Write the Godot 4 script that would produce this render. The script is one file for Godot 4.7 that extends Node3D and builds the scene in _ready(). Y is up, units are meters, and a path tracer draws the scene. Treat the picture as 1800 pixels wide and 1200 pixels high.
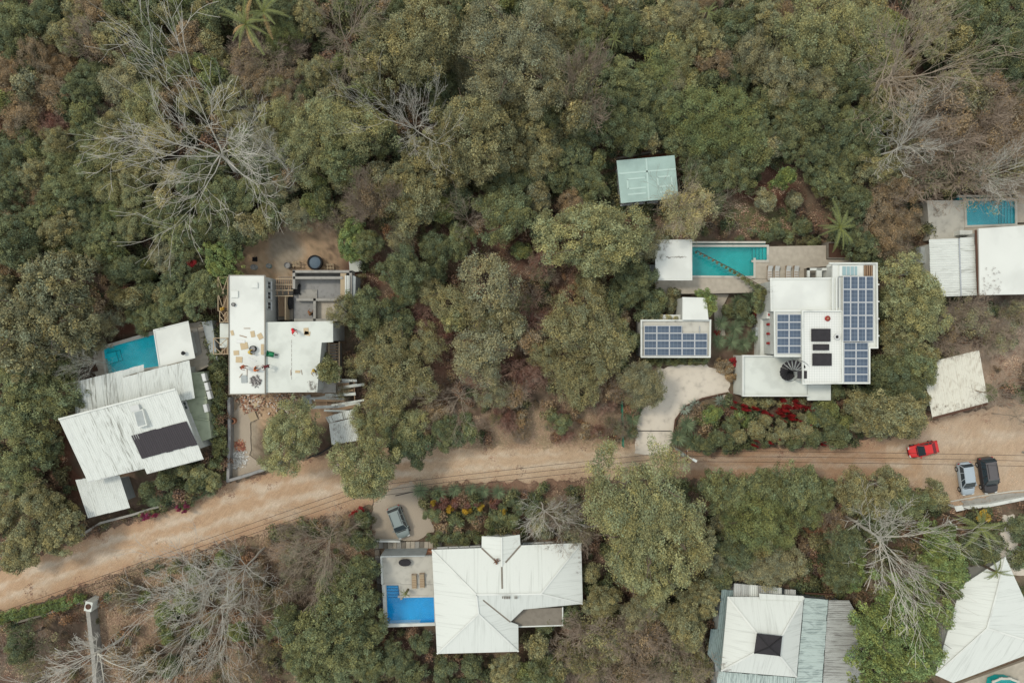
extends Node3D
# A hillside hamlet seen from a drone 90 m up, looking straight down.  x = east, z = south, y = up.
const CAM_H := 90.0          # metres above the road
const PX := 0.075            # metres on the ground for one pixel of the 1800 x 1200 photograph

var rng := RandomNumberGenerator.new()
var M := {}                  # materials
var used := {}               # names taken at top level
var nz := FastNoiseLite.new()
var nz2 := FastNoiseLite.new()
var leafm := {}
var protos := {}
var clear_polys := []


func _ready():
	rng.seed = 20240611
	nz.seed = 5
	nz.frequency = 0.006
	nz.fractal_octaves = 4
	nz2.seed = 17
	nz2.frequency = 0.01
	nz2.fractal_octaves = 3
	# camera: straight down
	var cam := Camera3D.new()
	cam.name = "camera"
	cam.position = Vector3(0, CAM_H, 0)
	cam.rotation_degrees = Vector3(-90, 0, 0)
	cam.fov = rad_to_deg(2.0 * atan(600.0 * PX / CAM_H))
	cam.near = 0.5
	cam.far = 2000.0
	add_child(cam)
	cam.current = true
	# thin bright overcast
	var we := WorldEnvironment.new()
	we.name = "world"
	var env := Environment.new()
	var sm := ProceduralSkyMaterial.new()
	sm.sky_top_color = Color(0.885, 0.905, 0.915)
	sm.sky_horizon_color = Color(0.88, 0.89, 0.89)
	sm.ground_bottom_color = Color(0.45, 0.43, 0.38)
	sm.ground_horizon_color = Color(0.6, 0.6, 0.56)
	var sky := Sky.new()
	sky.sky_material = sm
	env.background_mode = Environment.BG_SKY
	env.sky = sky
	env.tonemap_mode = Environment.TONE_MAPPER_LINEAR
	env.tonemap_exposure = EXPOSURE
	env.sdfgi_enabled = true
	env.ssao_enabled = true
	env.ssil_enabled = true
	we.environment = env
	add_child(we)
	var sun := DirectionalLight3D.new()
	sun.name = "sun"
	sun.light_energy = 0.5
	sun.light_angular_distance = 11.0
	sun.light_color = Color(1.0, 0.96, 0.89)
	sun.shadow_enabled = true
	add_child(sun)
	sun.look_at_from_position(Vector3.ZERO, Vector3(0.62, -1.0, 0.30))

	make_materials()
	make_protos()
	build_ground()
	build_road()
	house_a()
	house_b()
	house_d()
	house_e()
	house_h()
	house_i()
	house_k()
	house_l()
	build_cars()
	build_wires()
	build_plants()
	build_stuff()


const EXPOSURE := 1.22


func build_cars():
	var c := mat(lin(0.20, 0.24, 0.235), 0.3)
	c.clearcoat_enabled = true
	c.clearcoat = 0.6
	c.clearcoat_roughness = 0.1
	var red := mat(lin(0.55, 0.018, 0.018), 0.3)
	red.clearcoat_enabled = true
	red.clearcoat = 0.6
	var dark := mat(lin(0.035, 0.033, 0.036), 0.3)
	dark.clearcoat_enabled = true
	dark.clearcoat = 0.6
	var grey_roof := mat(lin(0.10, 0.095, 0.10), 0.35)
	var silver := mat(lin(0.34, 0.40, 0.45), 0.3)
	var p := P(700.5, 918, 0.9)
	p.y = 0.06
	car(p, atan2(20, 52), 4.3, 1.85, 1.75, c, "grey green station car parked on the gravel beside the villa", true, null, true)
	p = P(1625, 790, 0.8)
	p.y = 0.03
	car(p, atan2(-50, 11), 3.9, 1.65, 1.4, red, "small bright red car parked under a tree on the road", false)
	p = P(1701, 842, 0.9)
	p.y = 0.03
	car(p, atan2(7, 50), 4.3, 1.8, 1.6, silver, "pale blue grey car with dark windows parked nose to the kerb", true)
	p = P(1740, 836, 1.0)
	p.y = 0.03
	car(p, atan2(9, 56), 4.75, 1.95, 1.85, dark, "large dark brown van-like car parked beside the pale roofed one", true, grey_roof, true)


func build_wires():
	# poles carry three wires along the road
	var tops := [[-90, 1118, 8.0], [620, 868, 7.5], [1209, 802, 6.6], [1880, 812, 7.5]]
	var i := 0
	for t in tops:
		var q := P(t[0], t[1], t[2])
		var th := thing("utility_pole", ["utility pole beside the road past the clipped hedge", "utility pole hidden in the tree that overhangs the road", "utility pole with a lamp at the mouth of the concrete driveway", "utility pole beside the road past the parked cars"][i], "utility pole", Vector3(q.x, 0, q.z))
		var mb := MB.new()
		mb.tube([Vector3(q.x, -0.2, q.z), q], [0.15, 0.10], 10)
		part(th, "pole", mb, M.concrete)
		var ca := MB.new()
		ca.beam(q + Vector3(-0.1, -0.3, -0.75), q + Vector3(0.1, -0.3, 0.75), 0.1, 0.12)
		part(th, "cross_arm", ca, M.wood_dark)
		for s in [-0.65, 0.0, 0.65]:
			var ins := MB.new()
			ins.lathe(q + Vector3(0.0, -0.25, s), [Vector2(0.05, 0), Vector2(0.06, 0.12), Vector2(0.03, 0.16), Vector2(0.001, 0.18)], 8)
			part(th, "insulator", ins, M.frame)
		if i == 2:
			var lm := MB.new()
			lm.tube([q + Vector3(0, -0.5, 0), q + Vector3(0.5, -0.2, 0.3), q + Vector3(0.8, -0.15, 0.45)], [0.04, 0.04, 0.04], 6)
			var arm := part(th, "lamp_arm", lm, M.metal)
			var lh := MB.new()
			lh.box(q + Vector3(0.9, -0.18, 0.5), Vector3(0.6, 0.12, 0.3), -0.5)
			part(arm, "lamp_head", lh, M.white)
			var tf := MB.new()
			tf.lathe(q + Vector3(-0.35, -1.6, 0.0), [Vector2(0.2, 0), Vector2(0.24, 0.1), Vector2(0.24, 0.7), Vector2(0.15, 0.8), Vector2(0.001, 0.82)], 12)
			part(th, "transformer", tf, M.metal)
		i += 1
	for k in 3:
		var a := P(tops[k][0], tops[k][1], tops[k][2])
		var b := P(tops[k + 1][0], tops[k + 1][1], tops[k + 1][2])
		for s in [-0.65, 0.0, 0.65]:
			var pts := []
			var rad := []
			for j in 25:
				var t := j / 24.0
				pts.append(a.lerp(b, t) + Vector3(0, -0.1 - 3.2 * t * (1 - t), s))
				rad.append(0.022)
			var mb := MB.new()
			mb.tube(pts, rad, 4, Color.WHITE, false)
			lone("overhead_wire", mb, M.black, ["thin overhead wire along the road between the hedge and the overhanging tree", "thin overhead wire along the road between the overhanging tree and the lamp pole", "thin overhead wire along the road between the lamp pole and the parked cars"][k], "wire", "overhead wires span %d" % (k + 1))
	# green mesh fence
	var a := P(1094, 690, 1.6)
	var b := P(1097, 786, 1.6)
	var fe := thing("green_fence", "thin green fence from the wood to the road beside the driveway", "fence", Vector3(a.x, 0, a.z))
	for k in 5:
		var q := a.lerp(b, k / 4.0)
		var mb := MB.new()
		mb.box(Vector3(q.x, 0.75, q.z), Vector3(0.08, 1.7, 0.08))
		part(fe, "post", mb, M.green)
	for y in [0.25, 0.9, 1.56]:
		var mb := MB.new()
		mb.beam(Vector3(a.x, y, a.z), Vector3(b.x, y, b.z), 0.07, 0.05)
		part(fe, "rail", mb, M.green)


func build_plants():
	var F := "in the forest behind the unfinished house"
	grow(345, 262, 115, "w", F, 9.0, 1.0, "largest pale bare tree, spreading above lime leaves behind the unfinished house")
	grow_all("m", F, [[30, 30, 42], [245, 25, 32], [312, 25, 32], [50, 240, 32], [100, 280, 38], [150, 240, 34], [70, 380, 38], [110, 330, 42], [150, 310, 42], [320, 420, 38], [300, 400, 34], [380, 350, 42], [435, 405, 32], [350, 520, 42], [250, 560, 32], [300, 540, 34], [180, 420, 38], [600, 275, 48], [660, 235, 38], [430, 250, 40], [440, 330, 40]])
	grow_all("d", F, [[15, 62, 40], [80, 30, 36], [355, 40, 28], [265, 80, 36], [50, 125, 32], [140, 160, 34], [160, 125, 32], [20, 275, 40], [20, 430, 50], [140, 420, 36], [410, 370, 36], [310, 490, 38], [530, 170, 32], [490, 18, 36], [15, 330, 40], [160, 385, 32], [220, 470, 34], [255, 510, 30], [280, 80, 30], [650, 150, 34], [395, 20, 30], [475, 40, 30], [350, 300, 44], [460, 290, 40], [400, 420, 30]])
	grow_all("o", F, [[110, 60, 36], [200, 60, 40], [370, 70, 30], [200, 235, 38], [345, 170, 34], [400, 170, 40], [100, 400, 40], [555, 130, 34], [60, 310, 36], [430, 210, 36], [240, 300, 40], [130, 20, 36], [270, 120, 34], [540, 30, 34]])
	grow_all("y", F, [[250, 172, 42], [180, 270, 38], [240, 215, 40], [190, 332, 36], [220, 400, 34], [232, 340, 34], [560, 212, 54], [620, 222, 58], [540, 265, 52], [490, 200, 40]])
	grow_all("q", F, [[275, 240, 36], [225, 305, 26], [300, 310, 34], [250, 265, 28], [290, 350, 28]])
	grow_all("g", F, [[215, 140, 44], [340, 440, 34], [285, 452, 36], [480, 330, 34], [470, 245, 36]])
	grow_all("b", F, [[165, 15, 38], [62, 88, 34], [330, 92, 40], [90, 158, 38], [32, 200, 42], [335, 140, 38], [440, 150, 38], [385, 195, 30], [30, 372, 34], [520, 200, 34], [330, 60, 30]])
	grow_all("orange", F, [[100, 110, 32], [20, 132, 38], [52, 342, 32], [60, 190, 28], [110, 130, 24], [25, 165, 30]])
	grow_all("t", F, [[180, 88, 46], [430, 100, 44], [475, 95, 48], [510, 132, 44], [185, 190, 30], [400, 120, 38], [85, 270, 28], [610, 370, 40]])
	grow_all("r", F, [[95, 215, 36], [130, 90, 26], [175, 200, 26]])
	grow(595, 48, 62, "h", F, 8.0, 1.0, "tan bare tree at the forest's upper edge beside the tall palms")
	grow(715, 200, 64, "w", F, 7.5, 1.0, "pale bare tree between feathery trees and the great olive crown")
	grow(462, 265, 40, "w", F, 7.0, 1.0, "pale bare tree limb beside the largest bare tree")
	grow(385, 462, 36, "l", F, 4.0, 1.0, "bright green ring-shaped tree beside the cleared orange yard")
	grow(435, 398, 30, "g", F, 3.0, 1.0, "soft grey green bush overhanging the cleared orange yard")
	grow(322, 460, 9, "red", F, 4.5, 1.0, "single red flowering shrub in the forest behind the unfinished house")
	palm(432, 42, 50, 9.0, "tall palm with yellowing fronds among dark forest trees", 13, 3)
	palm(462, 20, 46, 8.0, "tall green palm leaning over the forest's upper edge", 12, 1)
	palm(152, 185, 16, 5.0, "small star-shaped palm in the forest", 8)
	palm(640, 152, 34, 7.0, "palm with long pale fronds below the tan bare tree", 9)
	grow(70, 535, 96, "k", F, 8.5, 1.0, "great spreading olive tree with speckled leaves left of the turquoise pool's house")
	grow(28, 600, 60, "k", F, 7.5, 1.0, "speckled olive tree at the foot of the great spreading olive tree")

	var G := "in the forest behind the aqua roofed building"
	grow(742, 50, 78, "o", G, 9.0, 1.0, "great olive crowned tree at the forest's upper edge")
	grow(672, 95, 56, "o", G, 7.0, 1.0, "olive tree leaning against the great olive crown")
	grow(900, 85, 96, "g", G, 9.5, 1.0, "widest grey green crown in the forest")
	grow(835, 215, 78, "o", G, 9.0, 1.0, "olive brown crown split into rounded lobes below the widest grey crown")
	grow_all("g", G, [[850, 130, 50], [960, 95, 48], [950, 140, 50], [1200, 25, 38], [1235, 42, 32], [1320, 80, 40], [1335, 112, 36], [990, 155, 40], [820, 110, 38], [1260, 310, 30]])
	grow_all("o", G, [[770, 75, 42], [640, 118, 38], [1000, 40, 38], [1045, 28, 38], [1150, 40, 42], [1250, 70, 40], [890, 185, 44], [770, 272, 54], [820, 275, 46], [872, 245, 54], [935, 240, 46], [920, 190, 46], [950, 285, 40], [1340, 30, 42], [720, 300, 40], [720, 360, 50], [790, 300, 38], [690, 330, 36]])
	grow_all("d", G, [[800, 40, 34], [845, 18, 42], [1100, 45, 40], [780, 150, 34], [1300, 40, 42], [1290, 125, 34], [1050, 112, 36], [1130, 168, 40], [1070, 180, 40], [960, 212, 36], [1145, 212, 34], [1190, 200, 36], [1000, 272, 44], [1230, 275, 36], [1280, 275, 38], [1010, 20, 30], [1065, 60, 30], [1030, 225, 36], [770, 190, 30], [700, 20, 34], [960, 20, 36], [880, 320, 36], [800, 345, 30], [1020, 310, 34], [1240, 315, 38], [1262, 345, 24]])
	grow_all("m", G, [[1030, 60, 32], [1010, 122, 38], [1090, 142, 42], [1170, 182, 38], [1085, 215, 42], [1112, 232, 38], [1200, 240, 38], [1330, 268, 30], [1330, 230, 34], [1140, 150, 36], [895, 380, 52], [1285, 300, 34], [1330, 285, 24], [930, 310, 34]])
	grow_all("f", G, [[1150, 128, 46], [1240, 200, 54], [1292, 190, 46], [1302, 230, 46], [1255, 225, 44]])
	grow_all("y", G, [[1175, 78, 30], [1195, 92, 34], [1105, 65, 30], [1212, 135, 28], [1225, 152, 24]])
	grow_all("b", G, [[1262, 102, 36], [1060, 20, 30], [1035, 45, 22], [1240, 90, 28]])
	grow(1022, 170, 44, "t", G, 7.0, 1.0, "grey twiggy tree above the lime creeper clump")
	grow(1012, 200, 26, "q", G, 7.0, 1.0, "pale lime creeper clump over dead twigs in the forest")
	grow(1142, 246, 24, "q", G, 3.0, 1.0, "lime shrub behind the aqua roofed building's back wall")
	grow(820, 385, 36, "h", G, 5.5, 1.0, "tan bare tree between the wood and the forest")
	palm(1245, 20, 18, 7.0, "small palm among grey green forest crowns", 9)
	palm(1080, 70, 18, 6.5, "small pale palm in a dark forest gap", 8)

	var N := "in the forest above the solar villa"
	grow(1620, 105, 100, "h", N, 9.0, 1.0, "great tan bare tree in the forest above the solar villa")
	grow_all("b", N, [[1370, 20, 40], [1795, 200, 34], [1590, 155, 40], [1790, 250, 34], [1545, 372, 42], [1562, 420, 38], [1580, 330, 40], [1590, 385, 34]])
	grow_all("y", N, [[1420, 50, 56], [1490, 42, 54], [1400, 92, 44], [1460, 92, 50], [1395, 182, 40], [1412, 212, 40], [1540, 60, 50], [1560, 100, 44]])
	grow_all("g", N, [[1372, 80, 38], [1375, 132, 44], [1440, 150, 40]])
	grow_all("d", N, [[1380, 242, 38], [1430, 200, 44], [1462, 242, 40], [1500, 150, 38], [1780, 30, 46], [1770, 82, 46], [1792, 132, 36], [1470, 290, 36], [1432, 272, 36], [1502, 350, 36], [1522, 430, 36], [1720, 40, 40], [1530, 250, 36], [1490, 395, 30], [1540, 460, 26]])
	grow_all("m", N, [[1360, 172, 34], [1540, 202, 36], [1462, 315, 36], [1500, 270, 34], [1490, 210, 34], [1530, 130, 36]])
	grow_all("o", N, [[1580, 202, 36], [1640, 60, 40], [1690, 150, 40], [1540, 170, 34], [1545, 300, 40]])
	grow_all("t", N, [[1660, 225, 72], [1740, 255, 66], [1605, 262, 58], [1700, 182, 52], [1640, 300, 58], [1720, 310, 60], [1780, 300, 50], [1560, 445, 34], [1750, 190, 48], [1580, 240, 44], [1560, 340, 34]])
	grow(1620, 232, 58, "w", N, 8.0, 1.0, "pale bare tree rising from brown twigs above the east house's pool")
	grow(1760, 300, 50, "w", N, 6.0, 1.0, "pale bare tree overhanging the ribbed step pool")

	var C := "in the wood beside the unfinished house"
	grow_all("o", C, [[740, 602, 40], [682, 612, 44], [655, 645, 46], [702, 662, 48], [682, 695, 44], [735, 682, 38], [800, 530, 42], [1030, 545, 54], [1000, 582, 52], [1060, 595, 58], [1000, 652, 46], [1052, 642, 42], [1012, 685, 42], [850, 552, 46], [1040, 500, 36]])
	grow_all("g", C, [[865, 500, 60], [850, 612, 56], [842, 645, 44], [862, 692, 34], [1135, 430, 36], [1135, 690, 36], [1120, 660, 34]])
	grow_all("d", C, [[705, 470, 44], [770, 440, 34], [642, 545, 46], [692, 562, 38], [1122, 480, 38], [1102, 512, 34], [790, 762, 32], [702, 782, 36], [740, 790, 30], [1105, 600, 26], [760, 480, 30], [660, 590, 30], [1140, 540, 28]])
	grow_all("m", C, [[720, 502, 38], [640, 428, 32], [820, 755, 26], [985, 742, 22], [1150, 525, 22]])
	grow_all("y", C, [[1086, 590, 36], [1078, 622, 28], [640, 742, 36], [720, 752, 38], [680, 735, 34], [800, 560, 30], [570, 645, 26]])
	grow_all("b", C, [[760, 735, 34], [900, 700, 26], [930, 600, 30], [1080, 560, 26]])
	grow_all("r", C, [[735, 562, 32], [935, 560, 34], [920, 660, 32], [890, 730, 26], [780, 590, 26], [660, 720, 22], [960, 450, 32], [1060, 700, 26]])
	grow_all("t", C, [[1070, 690, 34], [920, 540, 34], [1110, 680, 28], [600, 690, 24], [950, 480, 26]])
	grow(1045, 412, 82, "y", C, 8.5, 1.0, "great yellowish green tree between the wood and the white pavilion")
	grow(805, 692, 48, "h", C, 5.0, 1.0, "tan bare tree among red undergrowth in the wood")
	grow(915, 690, 30, "h", C, 3.5, 1.0, "small tan bare tree near the straw covered bank")
	grow(660, 355, 40, "t", C, 5.0, 1.0, "twiggy tree above the cleared orange yard")
	grow(620, 425, 34, "l", C, 3.5, 1.0, "bright green large-leaved tree beside the pale board of the building site")
	grow(602, 548, 32, "o", C, 5.5, 1.0, "olive tree overhanging the roofless concrete rooms")
	grow(504, 770, 62, "y", C, 6.0, 1.0, "yellowish tree in the building site's front yard")
	grow(640, 832, 66, "y", C, 7.0, 1.0, "yellowish tree overhanging the dirt road beside the site shed")
	grow(578, 652, 26, "y", C, 7.0, 1.0, "sparse yellowish tree over the loose roofing strips")

	var A := "beside the tilted roof house"
	grow_all("m", A, [[40, 662, 54], [92, 702, 48], [30, 742, 56], [85, 650, 40], [30, 822, 46], [70, 790, 34], [120, 640, 30]])
	grow_all("o", A, [[62, 882, 40], [102, 932, 44], [40, 952, 44], [15, 890, 40], [20, 985, 30], [80, 750, 32]])
	grow_all("d", A, [[290, 845, 24], [345, 850, 22], [255, 860, 20], [130, 905, 14], [120, 660, 22], [50, 880, 26]])
	grow_all("y", A, [[350, 835, 20], [320, 830, 18], [370, 845, 18]])
	grow(148, 640, 28, "w", A, 4.5, 1.0, "small pale bare tree beside the turquoise pool's timber screen")
	for k in 11:
		grow(381 + rng.randf_range(-3, 4), 625 + k * 19, rng.randf_range(13, 17), "m", "in the hedge row beside the tall scaffold's canopy", 1.2)
	for a in [[250, 909, 9], [262, 905, 10], [271, 902, 7], [318, 893, 8], [332, 887, 9], [325, 896, 6]]:
		for q in 2:
			grow(a[0] + rng.randf_range(-5, 5), a[1] + rng.randf_range(-4, 4), a[2] * 0.55, "pink", "at the tilted roof house's road wall", 0.9)
		grow(a[0], a[1] - 4, a[2], "m", "behind the magenta shrubs at the road wall", 0.7)
	for a in [[275, 880, 14], [290, 875, 15], [310, 870, 14], [340, 872, 14], [355, 865, 13], [372, 862, 13]]:
		rosette(a[0], a[1], a[2], "yucca", "dark spiky plant inside the road wall of the tilted roof house", "spiky plants inside the road wall")

	var S := "on the dry plot across the road"
	grow(373, 1092, 84, "w", S, 6.5, 1.0, "wide pale bare tree in the middle of the dry plot")
	grow(340, 1035, 70, "w", S, 6.0, 1.0, "pale bare tree at the dry plot's road edge")
	grow(410, 1008, 62, "w", S, 5.5, 1.0, "pale bare tree beside the road and the tan bare one")
	grow(556, 958, 60, "h", S, 6.0, 1.0, "tan bare tree at the end of the dry plot near the gravel driveway")
	grow(131, 1180, 90, "w", S, 6.5, 1.0, "pale bare tree across the long pale boundary wall")
	grow_all("t", S, [[580, 1010, 42], [530, 1020, 36], [470, 1150, 32], [60, 1150, 44], [520, 970, 34], [440, 1175, 36], [610, 920, 26]])
	grow_all("m", S, [[560, 1105, 58], [600, 1055, 48], [612, 1155, 52], [532, 1155, 42], [500, 1100, 34], [640, 1100, 38], [620, 1010, 34], [570, 1190, 44], [650, 1180, 34]])
	grow_all("d", S, [[636, 950, 24], [642, 1000, 26], [645, 1050, 26], [640, 915, 18], [30, 1130, 34], [300, 1170, 24], [590, 1110, 34]])
	grow_all("f", S, [[330, 1060, 24], [290, 1080, 24], [350, 1110, 20], [300, 1120, 20], [250, 1050, 16], [420, 1110, 20], [390, 985, 22], [340, 1010, 20]])
	grow_all("b", S, [[270, 1165, 22], [330, 1170, 20], [220, 1030, 16], [450, 1030, 20], [500, 1050, 20], [230, 1180, 18]])
	for k in 34:
		var du := rng.randf_range(190, 640)
		var dv := edge_at(ROAD_LOW, du) + rng.randf_range(12, 210)
		grow(du, dv, rng.randf_range(14, 24), ["t", "t", "b", "t"][k % 4], "on the dry plot", rng.randf_range(1.0, 1.6))
	for k in 16:
		grow(rng.randf_range(790, 1090), rng.randf_range(728, 768), rng.randf_range(11, 19), ["t", "r", "b", "t"][k % 4], "on the straw covered bank above the road", rng.randf_range(0.6, 1.2))
	for k in 14:
		grow(-5 + k * 11.0, 1091 - k * 2.9 + rng.randf_range(-2, 2), 13, "l", "in the clipped hedge by the road wall", 0.9)
	grow_all("red", "beside the gravel driveway", [[622, 905, 11], [634, 900, 9]])

	var D := "in the villa's front garden"
	for a in [[740, 860, 18], [772, 866, 18], [800, 860, 16], [828, 860, 16], [850, 862, 15], [876, 864, 16], [902, 866, 14]]:
		rosette(a[0], a[1], a[2], "yucca", "dark spiky yucca in the row between the road and the villa", "yuccas in front of the villa")
	for a in [[782, 886, 13], [800, 884, 13], [822, 886, 13], [838, 884, 10], [868, 886, 11], [765, 890, 9]]:
		grow(a[0], a[1], a[2], "rust", D, 1.2)
	for a in [[820, 897, 9], [845, 891, 8], [790, 894, 8], [886, 898, 8], [762, 884, 6]]:
		grow(a[0], a[1], a[2], "gold", D, 1.4)
	grow_all("m", D, [[760, 905, 17], [802, 912, 16], [832, 908, 16], [880, 905, 18], [900, 915, 18], [800, 945, 14], [840, 945, 12], [770, 940, 10]])
	grow_all("l", D, [[866, 930, 11], [882, 933, 10], [902, 928, 12], [915, 932, 10]])
	grow_all("d", D, [[790, 948, 14], [815, 950, 14], [765, 950, 12], [860, 915, 16], [910, 890, 18], [935, 900, 20], [745, 885, 12], [755, 945, 8]])
	grow(955, 905, 48, "w", D, 4.0, 1.0, "pale bare tree overhanging the villa's north roof edge")
	grow(985, 900, 34, "t", D)
	grow(1002, 935, 36, "t", D)
	grow(955, 925, 24, "g", D)

	var E := "between the villa and the pyramid roofed house"
	grow_all("t", E, [[1060, 1120, 54], [1000, 1158, 40], [1130, 1115, 50], [1100, 1172, 44], [1190, 1162, 46], [1040, 1170, 40], [1160, 1190, 40], [1230, 1140, 30]])
	grow_all("o", E, [[1200, 1100, 44], [1235, 1052, 38], [945, 1135, 28], [1060, 1060, 34], [1150, 1060, 40], [1225, 1180, 34], [890, 1185, 32], [1040, 1010, 24]])
	grow_all("d", E, [[960, 1100, 22], [1000, 1090, 24], [690, 1165, 34], [740, 1130, 22], [830, 1175, 26], [960, 1165, 26], [780, 1180, 24], [720, 1190, 26]])
	grow_all("g", E, [[1080, 1140, 30], [1120, 1080, 34]])
	rosette(752, 1118, 12, "agave", "grey spiky agave below the villa's pool wall")
	rosette(868, 1172, 12, "agave", "grey spiky agave behind the villa")
	grow(1140, 915, 112, "y", E, 8.0, 1.0, "great yellowish green tree between the road and the villa")
	grow(1135, 1000, 62, "y", E, 7.0, 1.0, "yellowish green tree behind the great one beside the villa")
	grow(1215, 955, 46, "o", E, 6.0, 1.0, "olive tree between the great yellowish tree and the bamboo")

	var B := "along the road above the pyramid roofed house"
	grow_all("m", B, [[1290, 872, 44], [1342, 858, 40], [1402, 862, 46], [1440, 872, 36], [1600, 882, 38], [1262, 860, 30]])
	grow_all("f", B, [[1332, 922, 50], [1372, 945, 38], [1360, 890, 38], [1310, 900, 36], [1420, 895, 34], [1440, 880, 26]])
	grow_all("d", B, [[1290, 962, 40], [1490, 962, 36], [1480, 1010, 34], [1270, 1010, 30], [1470, 990, 22], [1410, 905, 28], [1550, 930, 34], [1330, 880, 26]])
	grow_all("g", B, [[1332, 1000, 44], [1382, 992, 38], [1260, 975, 34], [1280, 920, 30]])
	grow_all("o", B, [[1502, 862, 38], [1542, 872, 38], [1570, 850, 30], [1640, 870, 30]])
	grow_all("l", B, [[1502, 1012, 34], [1662, 982, 36], [1640, 1010, 36], [1680, 1020, 30], [1500, 970, 24], [1650, 940, 30]])
	grow_all("t", B, [[1470, 920, 34], [1590, 1030, 48], [1540, 1000, 34], [1640, 1060, 34]])
	grow(1592, 962, 84, "w", B, 8.0, 1.0, "wide pale bare tree between the bamboo and the big palm")
	grow(1602, 1118, 92, "l", B, 7.0, 1.0, "great bright green tree between the teal roofs and the hip roofed house")
	grow(1545, 1175, 46, "l", B, 6.0, 1.0, "bright green tree against the ribbed grey roof")
	palm(1722, 925, 46, 6.5, "big palm at the gate behind the parked cars", 16)
	palm(1752, 1005, 26, 5.5, "palm overhanging the south east house's roof", 11)
	grow(1748, 912, 12, "gold", B, 4.5, 1.0, "single golden shrub beside the big palm")
	for a in [[1790, 930, 24], [1800, 980, 24], [1795, 1040, 20], [1735, 975, 26], [1710, 965, 26], [1745, 945, 20]]:
		grow(a[0], a[1], a[2], "d", "along the lane beside the south east house")

	var V := "beside the solar villa"
	grow(1618, 522, 66, "y", V, 6.5, 1.0, "yellowish round tree hiding the slatted side roof of the east house")
	grow_all("o", V, [[1592, 602, 46], [1572, 735, 52], [1632, 628, 30], [1672, 628, 22], [1535, 740, 36], [1612, 700, 30], [1520, 715, 30], [1600, 752, 24]])
	grow_all("d", V, [[1572, 652, 40], [1560, 590, 28], [1550, 690, 28], [1508, 690, 20], [1590, 690, 40], [1560, 530, 26]])
	grow_all("m", V, [[1605, 642, 44], [1470, 690, 20], [1740, 690, 20]])
	grow_all("t", V, [[1700, 562, 44], [1752, 598, 40], [1660, 590, 38], [1785, 545, 32]])
	grow(1770, 690, 44, "h", V, 4.5, 1.0, "tan bare tree overhanging the road beside the rusty eaved shed")
	grow(1800, 735, 30, "h", V, 4.0, 1.0, "small tan bare tree at the road's edge above the parked cars")
	palm(1476, 400, 46, 6.0, "tall palm in the square planter above the solar villa", 18)
	grow(1212, 372, 50, "q", "north of the teal pool", 5.5, 1.0, "pale lime-leaved tree between the aqua roof and the teal pool")
	grow(1200, 362, 50, "h", "north of the teal pool", 5.0, 1.0, "tan bare branches among lime leaves below the aqua roof")
	grow(1382, 312, 22, "l", "north of the teal pool", 4.0, 1.0, "bright green papaya tree in the garden above the teal pool")
	grow_all("d", "in the garden above the teal pool", [[1365, 408, 17], [1345, 416, 14], [1300, 420, 10], [1410, 400, 18], [1430, 425, 14], [1392, 380, 14]])
	grow_all("g", "in the garden above the teal pool", [[1352, 352, 22], [1400, 350, 20]])
	grow_all("m", "in the garden above the teal pool", [[1388, 416, 14], [1435, 310, 22], [1318, 325, 16], [1325, 405, 12]])
	for a in [[1160, 525, 16], [1175, 535, 18], [1145, 545, 16], [1130, 530, 16], [1185, 515, 14]]:
		grow(a[0], a[1], a[2], "k", "behind the small solar garage", 1.4)
	for a in [[1255, 525, 14], [1256, 540, 13], [1247, 515, 11], [1235, 514, 9]]:
		grow(a[0], a[1], a[2], "l", "climbing over the small solar garage", 4.2)
	for a in [[1137, 556, 6], [1150, 557, 7], [1165, 556, 7], [1180, 560, 8], [1190, 563, 8]]:
		grow(a[0], a[1], a[2], "q", "on the solar garage's north ledge", 3.3)
	for k in 17:
		var t := k / 16.0
		var u := lerpf(1228, 1352, t)
		var v := lerpf(442, 512, pow(t, 1.2))
		grow(u, v, 2.2 + 6.5 * t * t, "m" if t > 0.35 else "b", "in the climber over the teal pool", 2.6 + 1.4 * t)
	for k in 5:
		grow(1344 - k * 1.0, 515 + k * 7.0, 10, "m", "in the climber over the teal pool", 3.6)
	var pg := MB.new()
	pg.tube([P(1226, 441, 2.6), P(1290, 474, 3.1), P(1354, 512, 4.0)], [0.05, 0.05, 0.05], 6)
	pg.tube([P(1226, 441, 2.6), P(1226, 441, 2.6) * Vector3(1, 0.6, 1)], [0.05, 0.05], 6)
	lone("climber_beam", pg, M.wood_dark, "thin beam under the climber strung over the teal pool", "beam")
	for a in [[1266, 568, 17], [1290, 578, 18], [1300, 560, 17], [1285, 600, 18], [1305, 605, 18], [1262, 600, 16], [1318, 525, 22], [1295, 530, 15], [1322, 590, 15]]:
		rosette(a[0], a[1], a[2], "yucca", "green fan palm-like yucca between the garage and the solar villa", "yuccas between garage and villa")
	grow_all("d", "between the garage and the solar villa", [[1305, 540, 18], [1280, 545, 14], [1318, 560, 16]])
	grow_all("red", "between the garage and the solar villa", [[1325, 552, 9], [1315, 556, 8], [1294, 635, 10], [1262, 585, 6]])
	grow_all("b", "at the corner of the concrete driveway", [[1268, 640, 15], [1280, 650, 13], [1285, 662, 12]])
	var K := "in the red flowering bed along the road"
	grow_all("o", K, [[1320, 708, 16], [1350, 706, 16], [1380, 706, 16], [1405, 706, 14], [1330, 758, 22], [1370, 760, 22], [1410, 752, 24], [1300, 765, 20], [1345, 738, 18]])
	grow_all("d", K, [[1450, 735, 26], [1470, 765, 26], [1430, 770, 22], [1260, 770, 22], [1240, 785, 20], [1290, 750, 18], [1280, 780, 18], [1400, 775, 18], [1350, 775, 16]])
	grow_all("f", K, [[1460, 720, 24], [1480, 745, 22], [1430, 735, 20]])
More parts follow.
